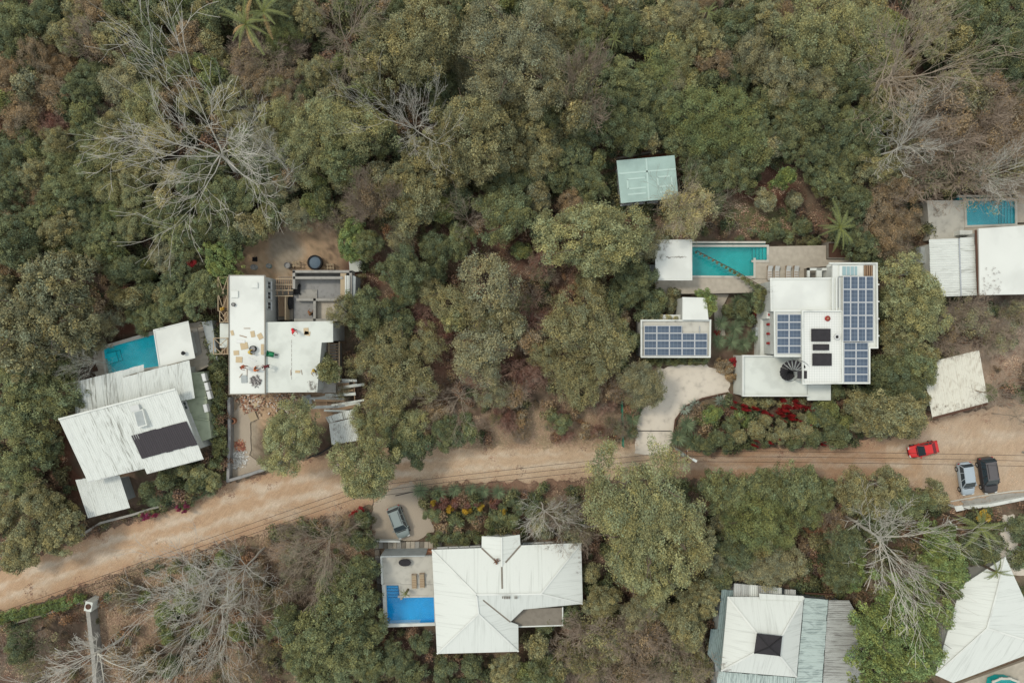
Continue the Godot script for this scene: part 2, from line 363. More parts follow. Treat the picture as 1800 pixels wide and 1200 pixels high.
	for a in [[1384, 710, 13], [1398, 712, 12], [1418, 716, 12], [1372, 722, 11], [1308, 718, 9], [1325, 720, 8], [1348, 722, 10], [1385, 735, 8], [1396, 732, 8], [1357, 775, 8], [1330, 778, 6], [1415, 745, 7], [1295, 712, 7], [1275, 765, 5], [1440, 780, 6]]:
		for q in 3:
			grow(a[0] + rng.randf_range(-9, 9), a[1] + rng.randf_range(-7, 7), a[2] * rng.randf_range(0.3, 0.55), "red", K, 1.5)
	grow_all("l", K, [[1252, 728, 19], [1300, 730, 15], [1312, 742, 13]])
	for a in [[1190, 768, 20], [1218, 775, 20], [1206, 745, 19]]:
		rosette(a[0], a[1], a[2], "yucca", "large dark yucca at the mouth of the concrete driveway", "yuccas at the driveway's mouth")
	for a in [[1222, 712, 14], [1268, 705, 14], [1205, 720, 12]]:
		rosette(a[0], a[1], a[2], "agave", "pale spiky agave inside the curved driveway kerb", "agaves at the driveway")
	for a in [[1110, 735, 18], [1118, 715, 16], [1108, 760, 14]]:
		rosette(a[0], a[1], a[2], "yucca", "dark yucca along the west side of the concrete driveway", "yuccas west of the driveway")
	for k in 9:
		grow(1135 + k * 13, 634 + rng.randf_range(-2, 2), 10, "m", "in the hedge below the solar garage", 0.7)
	grow(1142, 668, 34, "g", "over the driveway", 4.5, 1.0, "grey green tree overhanging the concrete driveway's corner")
	grow(1160, 690, 16, "g", "over the driveway", 3.0, 1.0, "small grey green shrub at the driveway's dark carport")
	fill_canopy()
	print("plants: ", grown)


# smaller trees that close the canopy between the ones listed above
func fill_canopy():
	var woods := [poly([[-40, -30], [1840, -30], [1840, 330], [1600, 330], [1490, 300], [1300, 270], [1070, 255], [1060, 350], [930, 400], [660, 380], [600, 390], [540, 375], [440, 400], [390, 480], [370, 540], [190, 590], [120, 660], [-40, 660]]), poly([[650, 400], [1110, 400], [1110, 640], [1050, 700], [760, 700], [650, 640]]), poly([[660, 1170], [1240, 1120], [1240, 1220], [660, 1220]]), poly([[500, 1080], [640, 1040], [650, 1220], [500, 1220]]), poly([[1240, 860], [1640, 870], [1640, 1020], [1240, 1010]])]
	var mix := ["d", "m", "o", "g", "d", "m", "b", "o", "f", "g"]
	var tries := 0
	var added := 0
	while added < 170 and tries < 6000:
		tries += 1
		var w := rng.randi() % 8
		var pl: PackedVector2Array = woods[maxi(0, w - 3)]
		var u := rng.randf_range(-20, 1820)
		var v := rng.randf_range(-10, 1210)
		if not Geometry2D.is_point_in_polygon(Vector2(u, v), pl):
			continue
		var r := rng.randf_range(21, 33)
		var free := true
		for s in stands:
			if Vector2(u - s[0], v - s[1]).length() < maxf(s[2], r) * 0.72:
				free = false
				break
		if not free:
			continue
		var k: String = mix[rng.randi() % mix.size()]
		grow(u, v, r, k, "in the forest", -1.0, 1.15)
		added += 1


func build_stuff():
	for p in [[[90, 735], [125, 668], [176, 600], [335, 560], [378, 566], [372, 660], [380, 790], [300, 835], [228, 905], [140, 920], [125, 840]], [[400, 470], [440, 425], [520, 385], [590, 400], [630, 470], [632, 560], [600, 640], [632, 660], [636, 780], [560, 810], [400, 850]], [[655, 870], [720, 845], [770, 930], [850, 935], [1025, 950], [1028, 1065], [995, 1105], [915, 1110], [912, 1150], [765, 1150], [760, 1105], [656, 1105]], [[1150, 420], [1350, 420], [1460, 425], [1545, 455], [1545, 615], [1530, 680], [1465, 705], [1300, 700], [1240, 710], [1195, 720], [1180, 800], [1116, 800], [1125, 560], [1150, 515]], [[1080, 270], [1192, 268], [1200, 355], [1088, 362]], [[1625, 340], [1800, 330], [1900, 330], [1900, 530], [1630, 525]], [[1620, 640], [1725, 610], [1742, 712], [1645, 740]], [[1660, 1030], [1765, 975], [1850, 1000], [1850, 1220], [1645, 1220]], [[1245, 1030], [1460, 1045], [1520, 1090], [1520, 1230], [1245, 1230]], [[1660, 880], [1830, 850], [1830, 885], [1690, 900]], [[1755, 900], [1790, 900], [1792, 1010], [1755, 1010]]]:
		clear_polys.append(poly(p))
	# undergrowth: a mass nobody could count
	var um := crown_mesh(0.8, 0.45, 0.8, 9, 560, 0.15, 0.075, 0.34, 0.6)
	var pal := [Color(0.18, 0.20, 0.11), Color(0.14, 0.17, 0.09), Color(0.27, 0.21, 0.145), Color(0.22, 0.22, 0.125), Color(0.24, 0.165, 0.125), Color(0.12, 0.15, 0.085)]
	var xf := []
	var cs := []
	var tries := 0
	while xf.size() < 9000 and tries < 40000:
		tries += 1
		var u := rng.randf_range(-160, 1960)
		var v := rng.randf_range(-120, 1320)
		if v > edge_at(ROAD_TOP, u) - 6 and v < edge_at(ROAD_LOW, u) + 8:
			continue
		if inside(u, v, clear_polys):
			continue
		var n := nz.get_noise_2d(u * 2.5, v * 2.5)
		var dens := 0.9
		if u > 630 and u < 1120 and v > 400 and v < 780:
			dens = 0.42
		if v > 730 and v < 790 and u > 760 and u < 1110:
			dens = 0.12
		if u < 640 and v > 940:
			dens = 0.3
		if u > 1640 and v > 530 and v < 720:
			dens = 0.12
		if u > 1285 and u < 1450 and v > 300 and v < 425:
			dens = 0.15
		if rng.randf() > dens + n * 0.5:
			continue
		var s := rng.randf_range(0.6, 1.7)
		var p := P(u, v)
		xf.append(Transform3D(Basis(Vector3.UP, rng.randf() * TAU).scaled(Vector3(s, s * rng.randf_range(0.7, 1.5), s)), p + Vector3(0, -0.1, 0)))
		var m := nz2.get_noise_2d(u * 6.0, v * 6.0)
		var brown := (v > 940 and u < 700) or (u > 640 and u < 1110 and v > 400 and v < 800)
		var c: Color = pal[rng.randi() % pal.size()]
		if brown and m > -0.15:
			c = [pal[2], pal[4], Color(0.30, 0.19, 0.12), pal[3]][rng.randi() % 4]
		cs.append(c * rng.randf_range(1.1, 1.9))
	multi("undergrowth", um, xf, cs, leafm["under"], "low mixed undergrowth on the forest floor")
	# fallen leaves
	var lm := MB.new()
	for i in 26:
		put_leaf(lm, Vector3(rng.randf_range(-0.6, 0.6), rng.randf_range(0.02, 0.10), rng.randf_range(-0.6, 0.6)), (Vector3.UP + rdir() * 0.5).normalized(), rng.randf_range(0.12, 0.22), rng.randf_range(0.06, 0.11), Color(1, 1, 1) * rng.randf_range(0.6, 1.0))
	var lpal := [Color(0.31, 0.20, 0.14), Color(0.25, 0.145, 0.105), Color(0.40, 0.29, 0.20), Color(0.19, 0.125, 0.095), Color(0.48, 0.35, 0.25)]
	xf = []
	cs = []
	tries = 0
	while xf.size() < 12000 and tries < 60000:
		tries += 1
		var u := rng.randf_range(-100, 1900)
		var v := rng.randf_range(-60, 1260)
		var rt := edge_at(ROAD_TOP, u)
		var rl := edge_at(ROAD_LOW, u)
		if v > rt and v < rl:
			var e := minf(v - rt, rl - v)
			if rng.randf() > 0.55 * exp(-e / 11.0):
				continue
		elif inside(u, v, clear_polys):
			continue
		var p := P(u, v)
		var s := rng.randf_range(0.7, 1.4)
		xf.append(Transform3D(Basis(Vector3.UP, rng.randf() * TAU).scaled(Vector3(s, 1, s)), p + Vector3(0, -0.06 if v < rt or v > rl else 0.0, 0)))
		var straw := v > 725 and v < 800 and u > 760 and u < 1115
		cs.append((lpal[4] if straw and rng.randf() < 0.75 else lpal[rng.randi() % 5]) * rng.randf_range(1.1, 1.7))
	multi("leaf_litter", lm.mesh(), xf, cs, leafm["stuff"], "dry brown leaf litter on the ground and road edges")
	# dry straw on the bank
	var sm := MB.new()
	for i in 40:
		var a := Vector3(rng.randf_range(-0.7, 0.7), rng.randf_range(0.02, 0.16), rng.randf_range(-0.7, 0.7))
		var d := (rdir() * Vector3(1, 0.25, 1)).normalized() * rng.randf_range(0.2, 0.5)
		sm.tri(a, a + d, a + d * 0.5 + d.cross(Vector3.UP).normalized() * 0.045, Vector3.UP, Vector2.ZERO, Vector2.ZERO, Vector2.ZERO, Color(1, 1, 1) * rng.randf_range(0.6, 1.0))
	xf = []
	cs = []
	for i in 4200:
		var u: float
		var v: float
		if i < 2200:
			u = rng.randf_range(770, 1112)
			v = rng.randf_range(722, 782)
			if u < 860 and v < 755:
				continue
		else:
			u = rng.randf_range(150, 640)
			v = edge_at(ROAD_LOW, u) + rng.randf_range(2, 230)
			if v > 1260:
				continue
		var s := rng.randf_range(0.7, 1.3)
		xf.append(Transform3D(Basis(Vector3.UP, rng.randf() * TAU).scaled(Vector3(s, s, s)), P(u, v) + Vector3(0, -0.07, 0)))
		cs.append([Color(0.62, 0.46, 0.33), Color(0.54, 0.39, 0.27), Color(0.46, 0.31, 0.21), Color(0.40, 0.33, 0.20)][rng.randi() % 4])
	multi("dry_grass", sm.mesh(), xf, cs, leafm["stuff"], "dry straw-coloured grass on the banks beside the road")
	# leaves fallen on the white roofs
	xf = []
	cs = []
	for z in [[1021, 960, 960, 1010, 4.3, 70], [1640, 730, 1735, 710, 2.98, 60], [1725, 470, 1760, 515, 5.02, 40], [1640, 360, 1665, 380, 1.62, 40], [540, 670, 556, 688, 6.37, 40], [1155, 425, 1180, 440, 4.42, 20], [585, 745, 625, 770, 2.7, 30], [1270, 1165, 1285, 1180, 4.75, 30]]:
		for i in z[5]:
			var p := P(rng.randf_range(z[0], z[2]), rng.randf_range(z[1], z[3]), z[4])
			var s := rng.randf_range(0.12, 0.3)
			xf.append(Transform3D(Basis(Vector3.UP, rng.randf() * TAU).scaled(Vector3(s, 1, s)), p + Vector3(0, 0.02, 0)))
			cs.append(lpal[rng.randi() % 4] * 0.8)
	multi("roof_leaves", lm.mesh(), xf, cs, leafm["stuff"], "dry leaves scattered on the white roofs and decks")


func multi(called, mesh, xf, cs, m, label):
	var mm := MultiMesh.new()
	mm.transform_format = MultiMesh.TRANSFORM_3D
	mm.use_colors = true
	mm.mesh = mesh
	mm.instance_count = xf.size()
	for i in xf.size():
		mm.set_instance_transform(i, xf[i])
		mm.set_instance_color(i, cs[i])
	var o := MultiMeshInstance3D.new()
	o.name = numbered(called)
	o.multimesh = mm
	o.material_override = m
	add_child(o)
	o.set_meta("label", label)
	o.set_meta("category", "ground cover")
	o.set_meta("kind", "stuff")


# the point at height h that the photograph shows at pixel (u, v)
func P(u, v, h = 0.0) -> Vector3:
	var s: float = (CAM_H - h) / CAM_H * PX
	return Vector3((u - 900.0) * s, h, (v - 600.0) * s)


func PP(list, h) -> Array:
	var out := []
	for p in list:
		out.append(P(p[0], p[1], p[2] if p.size() > 2 else h))
	return out


# ------------------------------------------------------------------ mesh building
class MB:
	var v := PackedVector3Array()
	var n := PackedVector3Array()
	var t := PackedVector2Array()
	var c := PackedColorArray()
	func tri(a: Vector3, b: Vector3, d: Vector3, nn: Vector3, ua: Vector2, ub: Vector2, ud: Vector2, col := Color.WHITE) -> void:
		if (b - a).cross(d - a).dot(nn) > 0.0:      # front faces run clockwise
			v.append(a); v.append(d); v.append(b)
			t.append(ua); t.append(ud); t.append(ub)
		else:
			v.append(a); v.append(b); v.append(d)
			t.append(ua); t.append(ub); t.append(ud)
		for i in 3:
			n.append(nn); c.append(col)
	func quad(a: Vector3, b: Vector3, d: Vector3, e: Vector3, nn: Vector3, col := Color.WHITE) -> void:
		var w := (b - a).length()
		var h := (e - a).length()
		tri(a, b, d, nn, Vector2(0, 0), Vector2(w, 0), Vector2(w, h), col)
		tri(a, d, e, nn, Vector2(0, 0), Vector2(w, h), Vector2(0, h), col)
	func box(at: Vector3, size: Vector3, turn := 0.0, col := Color.WHITE, basis := Basis.IDENTITY) -> void:
		var b := basis if turn == 0.0 else Basis(Vector3.UP, turn)
		var x := b.x * size.x * 0.5
		var y := b.y * size.y * 0.5
		var z := b.z * size.z * 0.5
		quad(at + y - x - z, at + y + x - z, at + y + x + z, at + y - x + z, b.y, col)
		quad(at - y - x - z, at - y + x - z, at - y + x + z, at - y - x + z, -b.y, col)
		quad(at + z - x - y, at + z + x - y, at + z + x + y, at + z - x + y, b.z, col)
		quad(at - z - x - y, at - z + x - y, at - z + x + y, at - z - x + y, -b.z, col)
		quad(at + x - z - y, at + x + z - y, at + x + z + y, at + x - z + y, b.x, col)
		quad(at - x - z - y, at - x + z - y, at - x + z + y, at - x - z + y, -b.x, col)
	func beam(a: Vector3, b: Vector3, w: float, h: float, col := Color.WHITE) -> void:
		var y := (b - a).normalized()
		var x := y.cross(Vector3.UP if absf(y.y) < 0.95 else Vector3.RIGHT).normalized()
		box((a + b) / 2.0, Vector3(w, (b - a).length(), h), 0.0, col, Basis(x, y, x.cross(y)))
	func tube(pts: Array, radii: Array, sides: int, col := Color.WHITE, cap := true) -> void:
		var rings := []
		for i in pts.size():
			var dir: Vector3 = (pts[mini(i + 1, pts.size() - 1)] - pts[maxi(i - 1, 0)]).normalized()
			var x := dir.cross(Vector3.UP if absf(dir.y) < 0.9 else Vector3.RIGHT).normalized()
			var z := dir.cross(x)
			var ring := []
			for k in sides:
				var a := TAU * k / sides
				ring.append(x * cos(a) + z * sin(a))
			rings.append(ring)
		for i in pts.size() - 1:
			for k in sides:
				var k2 := (k + 1) % sides
				var a: Vector3 = pts[i] + rings[i][k] * radii[i]
				var b: Vector3 = pts[i] + rings[i][k2] * radii[i]
				var d: Vector3 = pts[i + 1] + rings[i + 1][k2] * radii[i + 1]
				var e: Vector3 = pts[i + 1] + rings[i + 1][k] * radii[i + 1]
				quad(a, b, d, e, (rings[i][k] + rings[i][k2]).normalized(), col)
		if cap:
			for s in [0, pts.size() - 1]:
				var dir: Vector3 = (pts[s] - pts[1 if s == 0 else s - 1]).normalized()
				for k in range(1, sides - 1):
					tri(pts[s] + rings[s][0] * radii[s], pts[s] + rings[s][k] * radii[s], pts[s] + rings[s][k + 1] * radii[s], dir, Vector2.ZERO, Vector2.ZERO, Vector2.ZERO, col)
	func lathe(at: Vector3, prof: Array, sides: int, col := Color.WHITE) -> void:
		for i in prof.size() - 1:
			for k in sides:
				var a0 := TAU * k / sides
				var a1 := TAU * (k + 1) / sides
				var p: Vector2 = prof[i]
				var q: Vector2 = prof[i + 1]
				var mid := (a0 + a1) / 2.0
				var sl := Vector2(q.y - p.y, p.x - q.x)
				var nn := Vector3(cos(mid) * sl.x, sl.y, sin(mid) * sl.x).normalized()
				if nn.length() < 0.5:
					continue
				quad(at + Vector3(cos(a0) * p.x, p.y, sin(a0) * p.x), at + Vector3(cos(a1) * p.x, p.y, sin(a1) * p.x), at + Vector3(cos(a1) * q.x, q.y, sin(a1) * q.x), at + Vector3(cos(a0) * q.x, q.y, sin(a0) * q.x), nn, col)
	# a plate: the polygon of points TOP (it may slope), THICK metres thick or down to the level FOOT
	func plate(top: Array, thick: float, foot = null, ang := 0.0) -> void:
		var flat := PackedVector2Array()
		for p in top:
			flat.append(Vector2(p.x, p.z))
		var nn := Vector3.ZERO
		for i in top.size():
			var a: Vector3 = top[i]
			var b: Vector3 = top[(i + 1) % top.size()]
			nn += a.cross(b)
		nn = nn.normalized()
		var area := 0.0
		for i in flat.size():
			area += flat[i].cross(flat[(i + 1) % flat.size()])
		if nn.y < 0:
			nn = -nn
		var ax := Vector2(cos(ang), sin(ang))
		var az := Vector2(-sin(ang), cos(ang))
		var idx := Geometry2D.triangulate_polygon(flat)
		var low := []
		for p in top:
			low.append(Vector3(p.x, (p.y - thick) if foot == null else float(foot), p.z))
		for i in range(0, idx.size(), 3):
			var q := [idx[i], idx[i + 1], idx[i + 2]]
			tri(top[q[0]], top[q[1]], top[q[2]], nn, Vector2(flat[q[0]].dot(ax), flat[q[0]].dot(az)), Vector2(flat[q[1]].dot(ax), flat[q[1]].dot(az)), Vector2(flat[q[2]].dot(ax), flat[q[2]].dot(az)))
			tri(low[q[0]], low[q[1]], low[q[2]], Vector3.DOWN, Vector2.ZERO, Vector2.ZERO, Vector2.ZERO)
		for i in top.size():
			var j := (i + 1) % top.size()
			var e := flat[j] - flat[i]
			var o := Vector2(e.y, -e.x).normalized() * signf(area)
			quad(low[i], low[j], top[j], top[i], Vector3(o.x, 0, o.y))
	func mesh() -> ArrayMesh:
		var arr := []
		arr.resize(Mesh.ARRAY_MAX)
		arr[Mesh.ARRAY_VERTEX] = v
		arr[Mesh.ARRAY_NORMAL] = n
		arr[Mesh.ARRAY_TEX_UV] = t
		arr[Mesh.ARRAY_COLOR] = c
		var m := ArrayMesh.new()
		m.add_surface_from_arrays(Mesh.PRIMITIVE_TRIANGLES, arr)
		return m


# ------------------------------------------------------------------ things and parts
func numbered(called: String) -> String:
	if not used.has(called):
		used[called] = 0
		return called
	used[called] += 1
	return "%s_%03d" % [called, used[called]]


func thing(called: String, label: String, category: String, at := Vector3.ZERO, group := "") -> Node3D:
	var o := Node3D.new()
	o.name = numbered(called)
	add_child(o)
	o.position = at
	o.set_meta("label", label)
	o.set_meta("category", category)
	if group:
		o.set_meta("group", group)
	return o


# a part whose mesh is given in world coordinates
func part(th: Node3D, called: String, mb, mat: Material, label := "") -> MeshInstance3D:
	var o := MeshInstance3D.new()
	o.name = called
	o.mesh = mb.mesh() if mb is MB else mb
	o.material_override = mat
	th.add_child(o, true)
	if o.get_parent() is Node3D and th.get_parent() == self:
		o.position = -th.position
	if label:
		o.set_meta("label", label)
	return o


func lone(called: String, mb, mat: Material, label: String, category: String, group := "", kind := "") -> MeshInstance3D:
	var o := MeshInstance3D.new()
	o.name = numbered(called)
	o.mesh = mb.mesh() if mb is MB else mb
	o.material_override = mat
	add_child(o)
	if label:
		o.set_meta("label", label)
	if category:
		o.set_meta("category", category)
	if group:
		o.set_meta("group", group)
	if kind:
		o.set_meta("kind", kind)
	return o


func plate_part(th, called, pts, h, thick, mat, foot = null, ang := 0.0):
	var mb := MB.new()
	mb.plate(PP(pts, h), thick, foot, ang)
	return part(th, called, mb, mat)


# walls below a roof outline given in pixels at height h, set back by INSET metres
func walls(th, pts, h, inset, y0, y1, mat, called := "wall"):
	var flat := PackedVector2Array()
	for p in pts:
		var w = P(p[0], p[1], h)
		flat.append(Vector2(w.x, w.z))
	var got = Geometry2D.offset_polygon(flat, -inset) if inset > 0 else [flat]
	for poly in got:
		var top := []
		for q in poly:
			top.append(Vector3(q.x, y1, q.y))
		var mb := MB.new()
		mb.plate(top, 0.1, y0)
		part(th, called, mb, mat)


# a low wall along each edge of an outline, as one part
func parapet(th, pts, h, width, y0, y1, mat, closed := true, called := "parapet"):
	var mb := MB.new()
	var n: int = pts.size()
	for i in (n if closed else n - 1):
		var a = P(pts[i][0], pts[i][1], h)
		var b = P(pts[(i + 1) % n][0], pts[(i + 1) % n][1], h)
		var d: Vector3 = (b - a)
		d.y = 0
		var l := d.length()
		d = d.normalized()
		var mid: Vector3 = (a + b) / 2.0
		mid.y = (y0 + y1) / 2.0 + 0.002 * (i % 2)
		mb.box(mid, Vector3(l + width * 0.98, y1 - y0, width), atan2(-d.z, d.x))
	return part(th, called, mb, mat)


# corrugated sheets side by side: a-b is one edge of the roof, d-c the opposite one
func sheets(th, a: Vector3, b: Vector3, c: Vector3, d: Vector3, count: int, mats: Array, pitch := 0.24, amp := 0.024, called := "roof_sheet"):
	var up := (b - a).cross(d - a).normalized()
	if up.y < 0:
		up = -up
	for s in count:
		var mb := MB.new()
		var t0 := float(s) / count
		var t1 := float(s + 1) / count
		var wid := (b - a).length() / count
		var cols := maxi(4, int(round(wid / pitch)) * 4)
		var off := Vector2(rng.randf() * 9, rng.randf() * 9)
		var lift := (0.012 if s % 2 else 0.0) + rng.randf() * 0.004
		var e0 := rng.randf_range(-0.04, 0.04)
		var e1 := rng.randf_range(-0.04, 0.06)
		for k in cols:
			var q := [float(k) / cols, float(k + 1) / cols]
			var pts := []
			for x in q:
				var tt := lerpf(t0 - 0.003, t1 + 0.003, x)
				var y: float = amp * sin(x * TAU * cols / 4.0) + lift
				var p0 := a.lerp(b, tt)
				var p1 := d.lerp(c, tt)
				var dir := (p1 - p0).normalized()
				pts.append([p0 + up * y + dir * e0, p1 + up * y + dir * e1, x * wid])
			var ln: float = (pts[0][1] - pts[0][0]).length()
			var nn: Vector3 = (pts[1][0] - pts[0][0]).cross(pts[0][1] - pts[0][0]).normalized()
			if nn.y < 0:
				nn = -nn
			var u0 := Vector2(pts[0][2], 0) + off
			var u1 := Vector2(pts[1][2], 0) + off
			mb.tri(pts[0][0], pts[1][0], pts[1][1], nn, u0, u1, u1 + Vector2(0, ln))
			mb.tri(pts[0][0], pts[1][1], pts[0][1], nn, u0, u1 + Vector2(0, ln), u0 + Vector2(0, ln))
		part(th, called, mb, mats[s % mats.size()])


# a window in a wall: AT its middle on the wall's face, OUT the wall's outward direction
func window(th, at: Vector3, out: Vector3, w: float, h: float, mat = null, called := "window"):
	var yaw := atan2(out.x, out.z)
	var b := Basis(Vector3.UP, yaw)
	var fr := MB.new()
	for s in [-1, 1]:
		fr.box(at + b.x * s * (w / 2) + out * 0.03, Vector3(0.08, h + 0.08, 0.06), yaw)
		fr.box(at + Vector3.UP * s * (h / 2) + out * 0.035, Vector3(w + 0.1, 0.08, 0.07), yaw)
	fr.box(at + out * 0.03, Vector3(0.05, h, 0.055), yaw)
	var f := part(th, called, fr, M.frame)
	var p := MB.new()
	p.box(at + out * 0.012, Vector3(w, h, 0.02), yaw)
	part(f, "pane", p, mat if mat else M.pane)
	var s := MB.new()
	s.box(at + Vector3.DOWN * (h / 2 + 0.07) + out * 0.07, Vector3(w + 0.2, 0.05, 0.16), yaw)
	part(f, "sill", s, M.frame)


# windows along the wall whose top edge runs from pixel A to pixel B at height h; the wall stands INSET metres inside that edge
func window_row(th, pa, pb, h, inset, y, count, w, wh, mat = null):
	var a = P(pa[0], pa[1], h)
	var b = P(pb[0], pb[1], h)
	var d: Vector3 = (b - a).normalized()
	var out := Vector3(d.z, 0, -d.x)
	var mid: Vector3 = (a + b) / 2.0
	if out.dot(-mid) < 0:
		out = -out          # the side that faces the middle of the hamlet
	for i in count:
		var p: Vector3 = a.lerp(b, (i + 0.5) / count) - out * inset
		p.y = y
		window(th, p, out, w, wh, mat)


# ------------------------------------------------------------------ materials
func lin(r, g, b) -> Color:
	return Color(r, g, b).linear_to_srgb()


func noise_tex(freq: float, lo: float, hi: float, octaves := 4, size := 512, sd := 1, kind := FastNoiseLite.TYPE_SIMPLEX_SMOOTH, mids := []) -> NoiseTexture2D:
	var f := FastNoiseLite.new()
	f.noise_type = kind
	f.frequency = freq
	f.fractal_octaves = octaves
	f.seed = sd
	var g := Gradient.new()
	g.set_color(0, Color(lo, lo, lo))
	g.set_color(1, Color(hi, hi, hi))
	for m in mids:
		g.add_point(m[0], Color(m[1], m[1], m[1]))
	var t := NoiseTexture2D.new()
	t.width = size
	t.height = size
	t.seamless = true
	t.noise = f
	t.color_ramp = g
	return t


func mat(col: Color, rough := 0.8, tex: Texture2D = null, scale := 0.3, bump: Texture2D = null, bump_cm := 0.0, tri := true, detail: Texture2D = null) -> StandardMaterial3D:
	var m := StandardMaterial3D.new()
	m.albedo_color = col
	m.roughness = rough
	m.metallic_specular = 0.3
	if tex:
		m.albedo_texture = tex
	if bump:
		m.heightmap_enabled = true
		m.heightmap_texture = bump
		m.heightmap_scale = bump_cm
	if tri and (tex or bump):
		m.uv1_triplanar = true
		m.uv1_world_triplanar = true
	m.uv1_scale = Vector3(scale, scale, scale)
	return m


func streak_texture(sd: int, amount: float, dirt: Color) -> ImageTexture:
	# weathering that ran down a roof sheet: broken dark streaks along v, with grain
	var s := 256
	var im := Image.create(s, s, true, Image.FORMAT_RGB8)
	var a := FastNoiseLite.new()
	a.seed = sd
	a.frequency = 1.0
	a.fractal_octaves = 2
	var b := FastNoiseLite.new()
	b.seed = sd + 9
	b.frequency = 1.0
	b.fractal_octaves = 3
	for y in s:
		for x in s:
			var ax := cos(TAU * x / s)
			var bx := sin(TAU * x / s)
			var ay := cos(TAU * y / s)
			var by := sin(TAU * y / s)
			var fine := a.get_noise_3d(ax * 5.0 + ay * 0.35, bx * 5.0 + by * 0.35, 3.0)
			var wide := b.get_noise_3d(ax * 0.9 + 5.0 + ay * 0.7, bx * 0.9 + by * 0.7, 1.0)
			var gr := b.get_noise_3d(ax * 14.0 + 50.0, bx * 14.0 + ay * 14.0, by * 14.0)
			var k := smoothstep(0.0, 0.55, fine * 1.3 + wide * 0.7 + gr * 0.25 + (amount - 0.45) * 0.7) * minf(1.0, amount * 1.25)
			var w := 1.0 - 0.05 * absf(gr) - 0.05 * clampf(wide, 0.0, 1.0)
			im.set_pixel(x, y, Color(w, w, w).lerp(dirt, k))
	return ImageTexture.create_from_image(im)


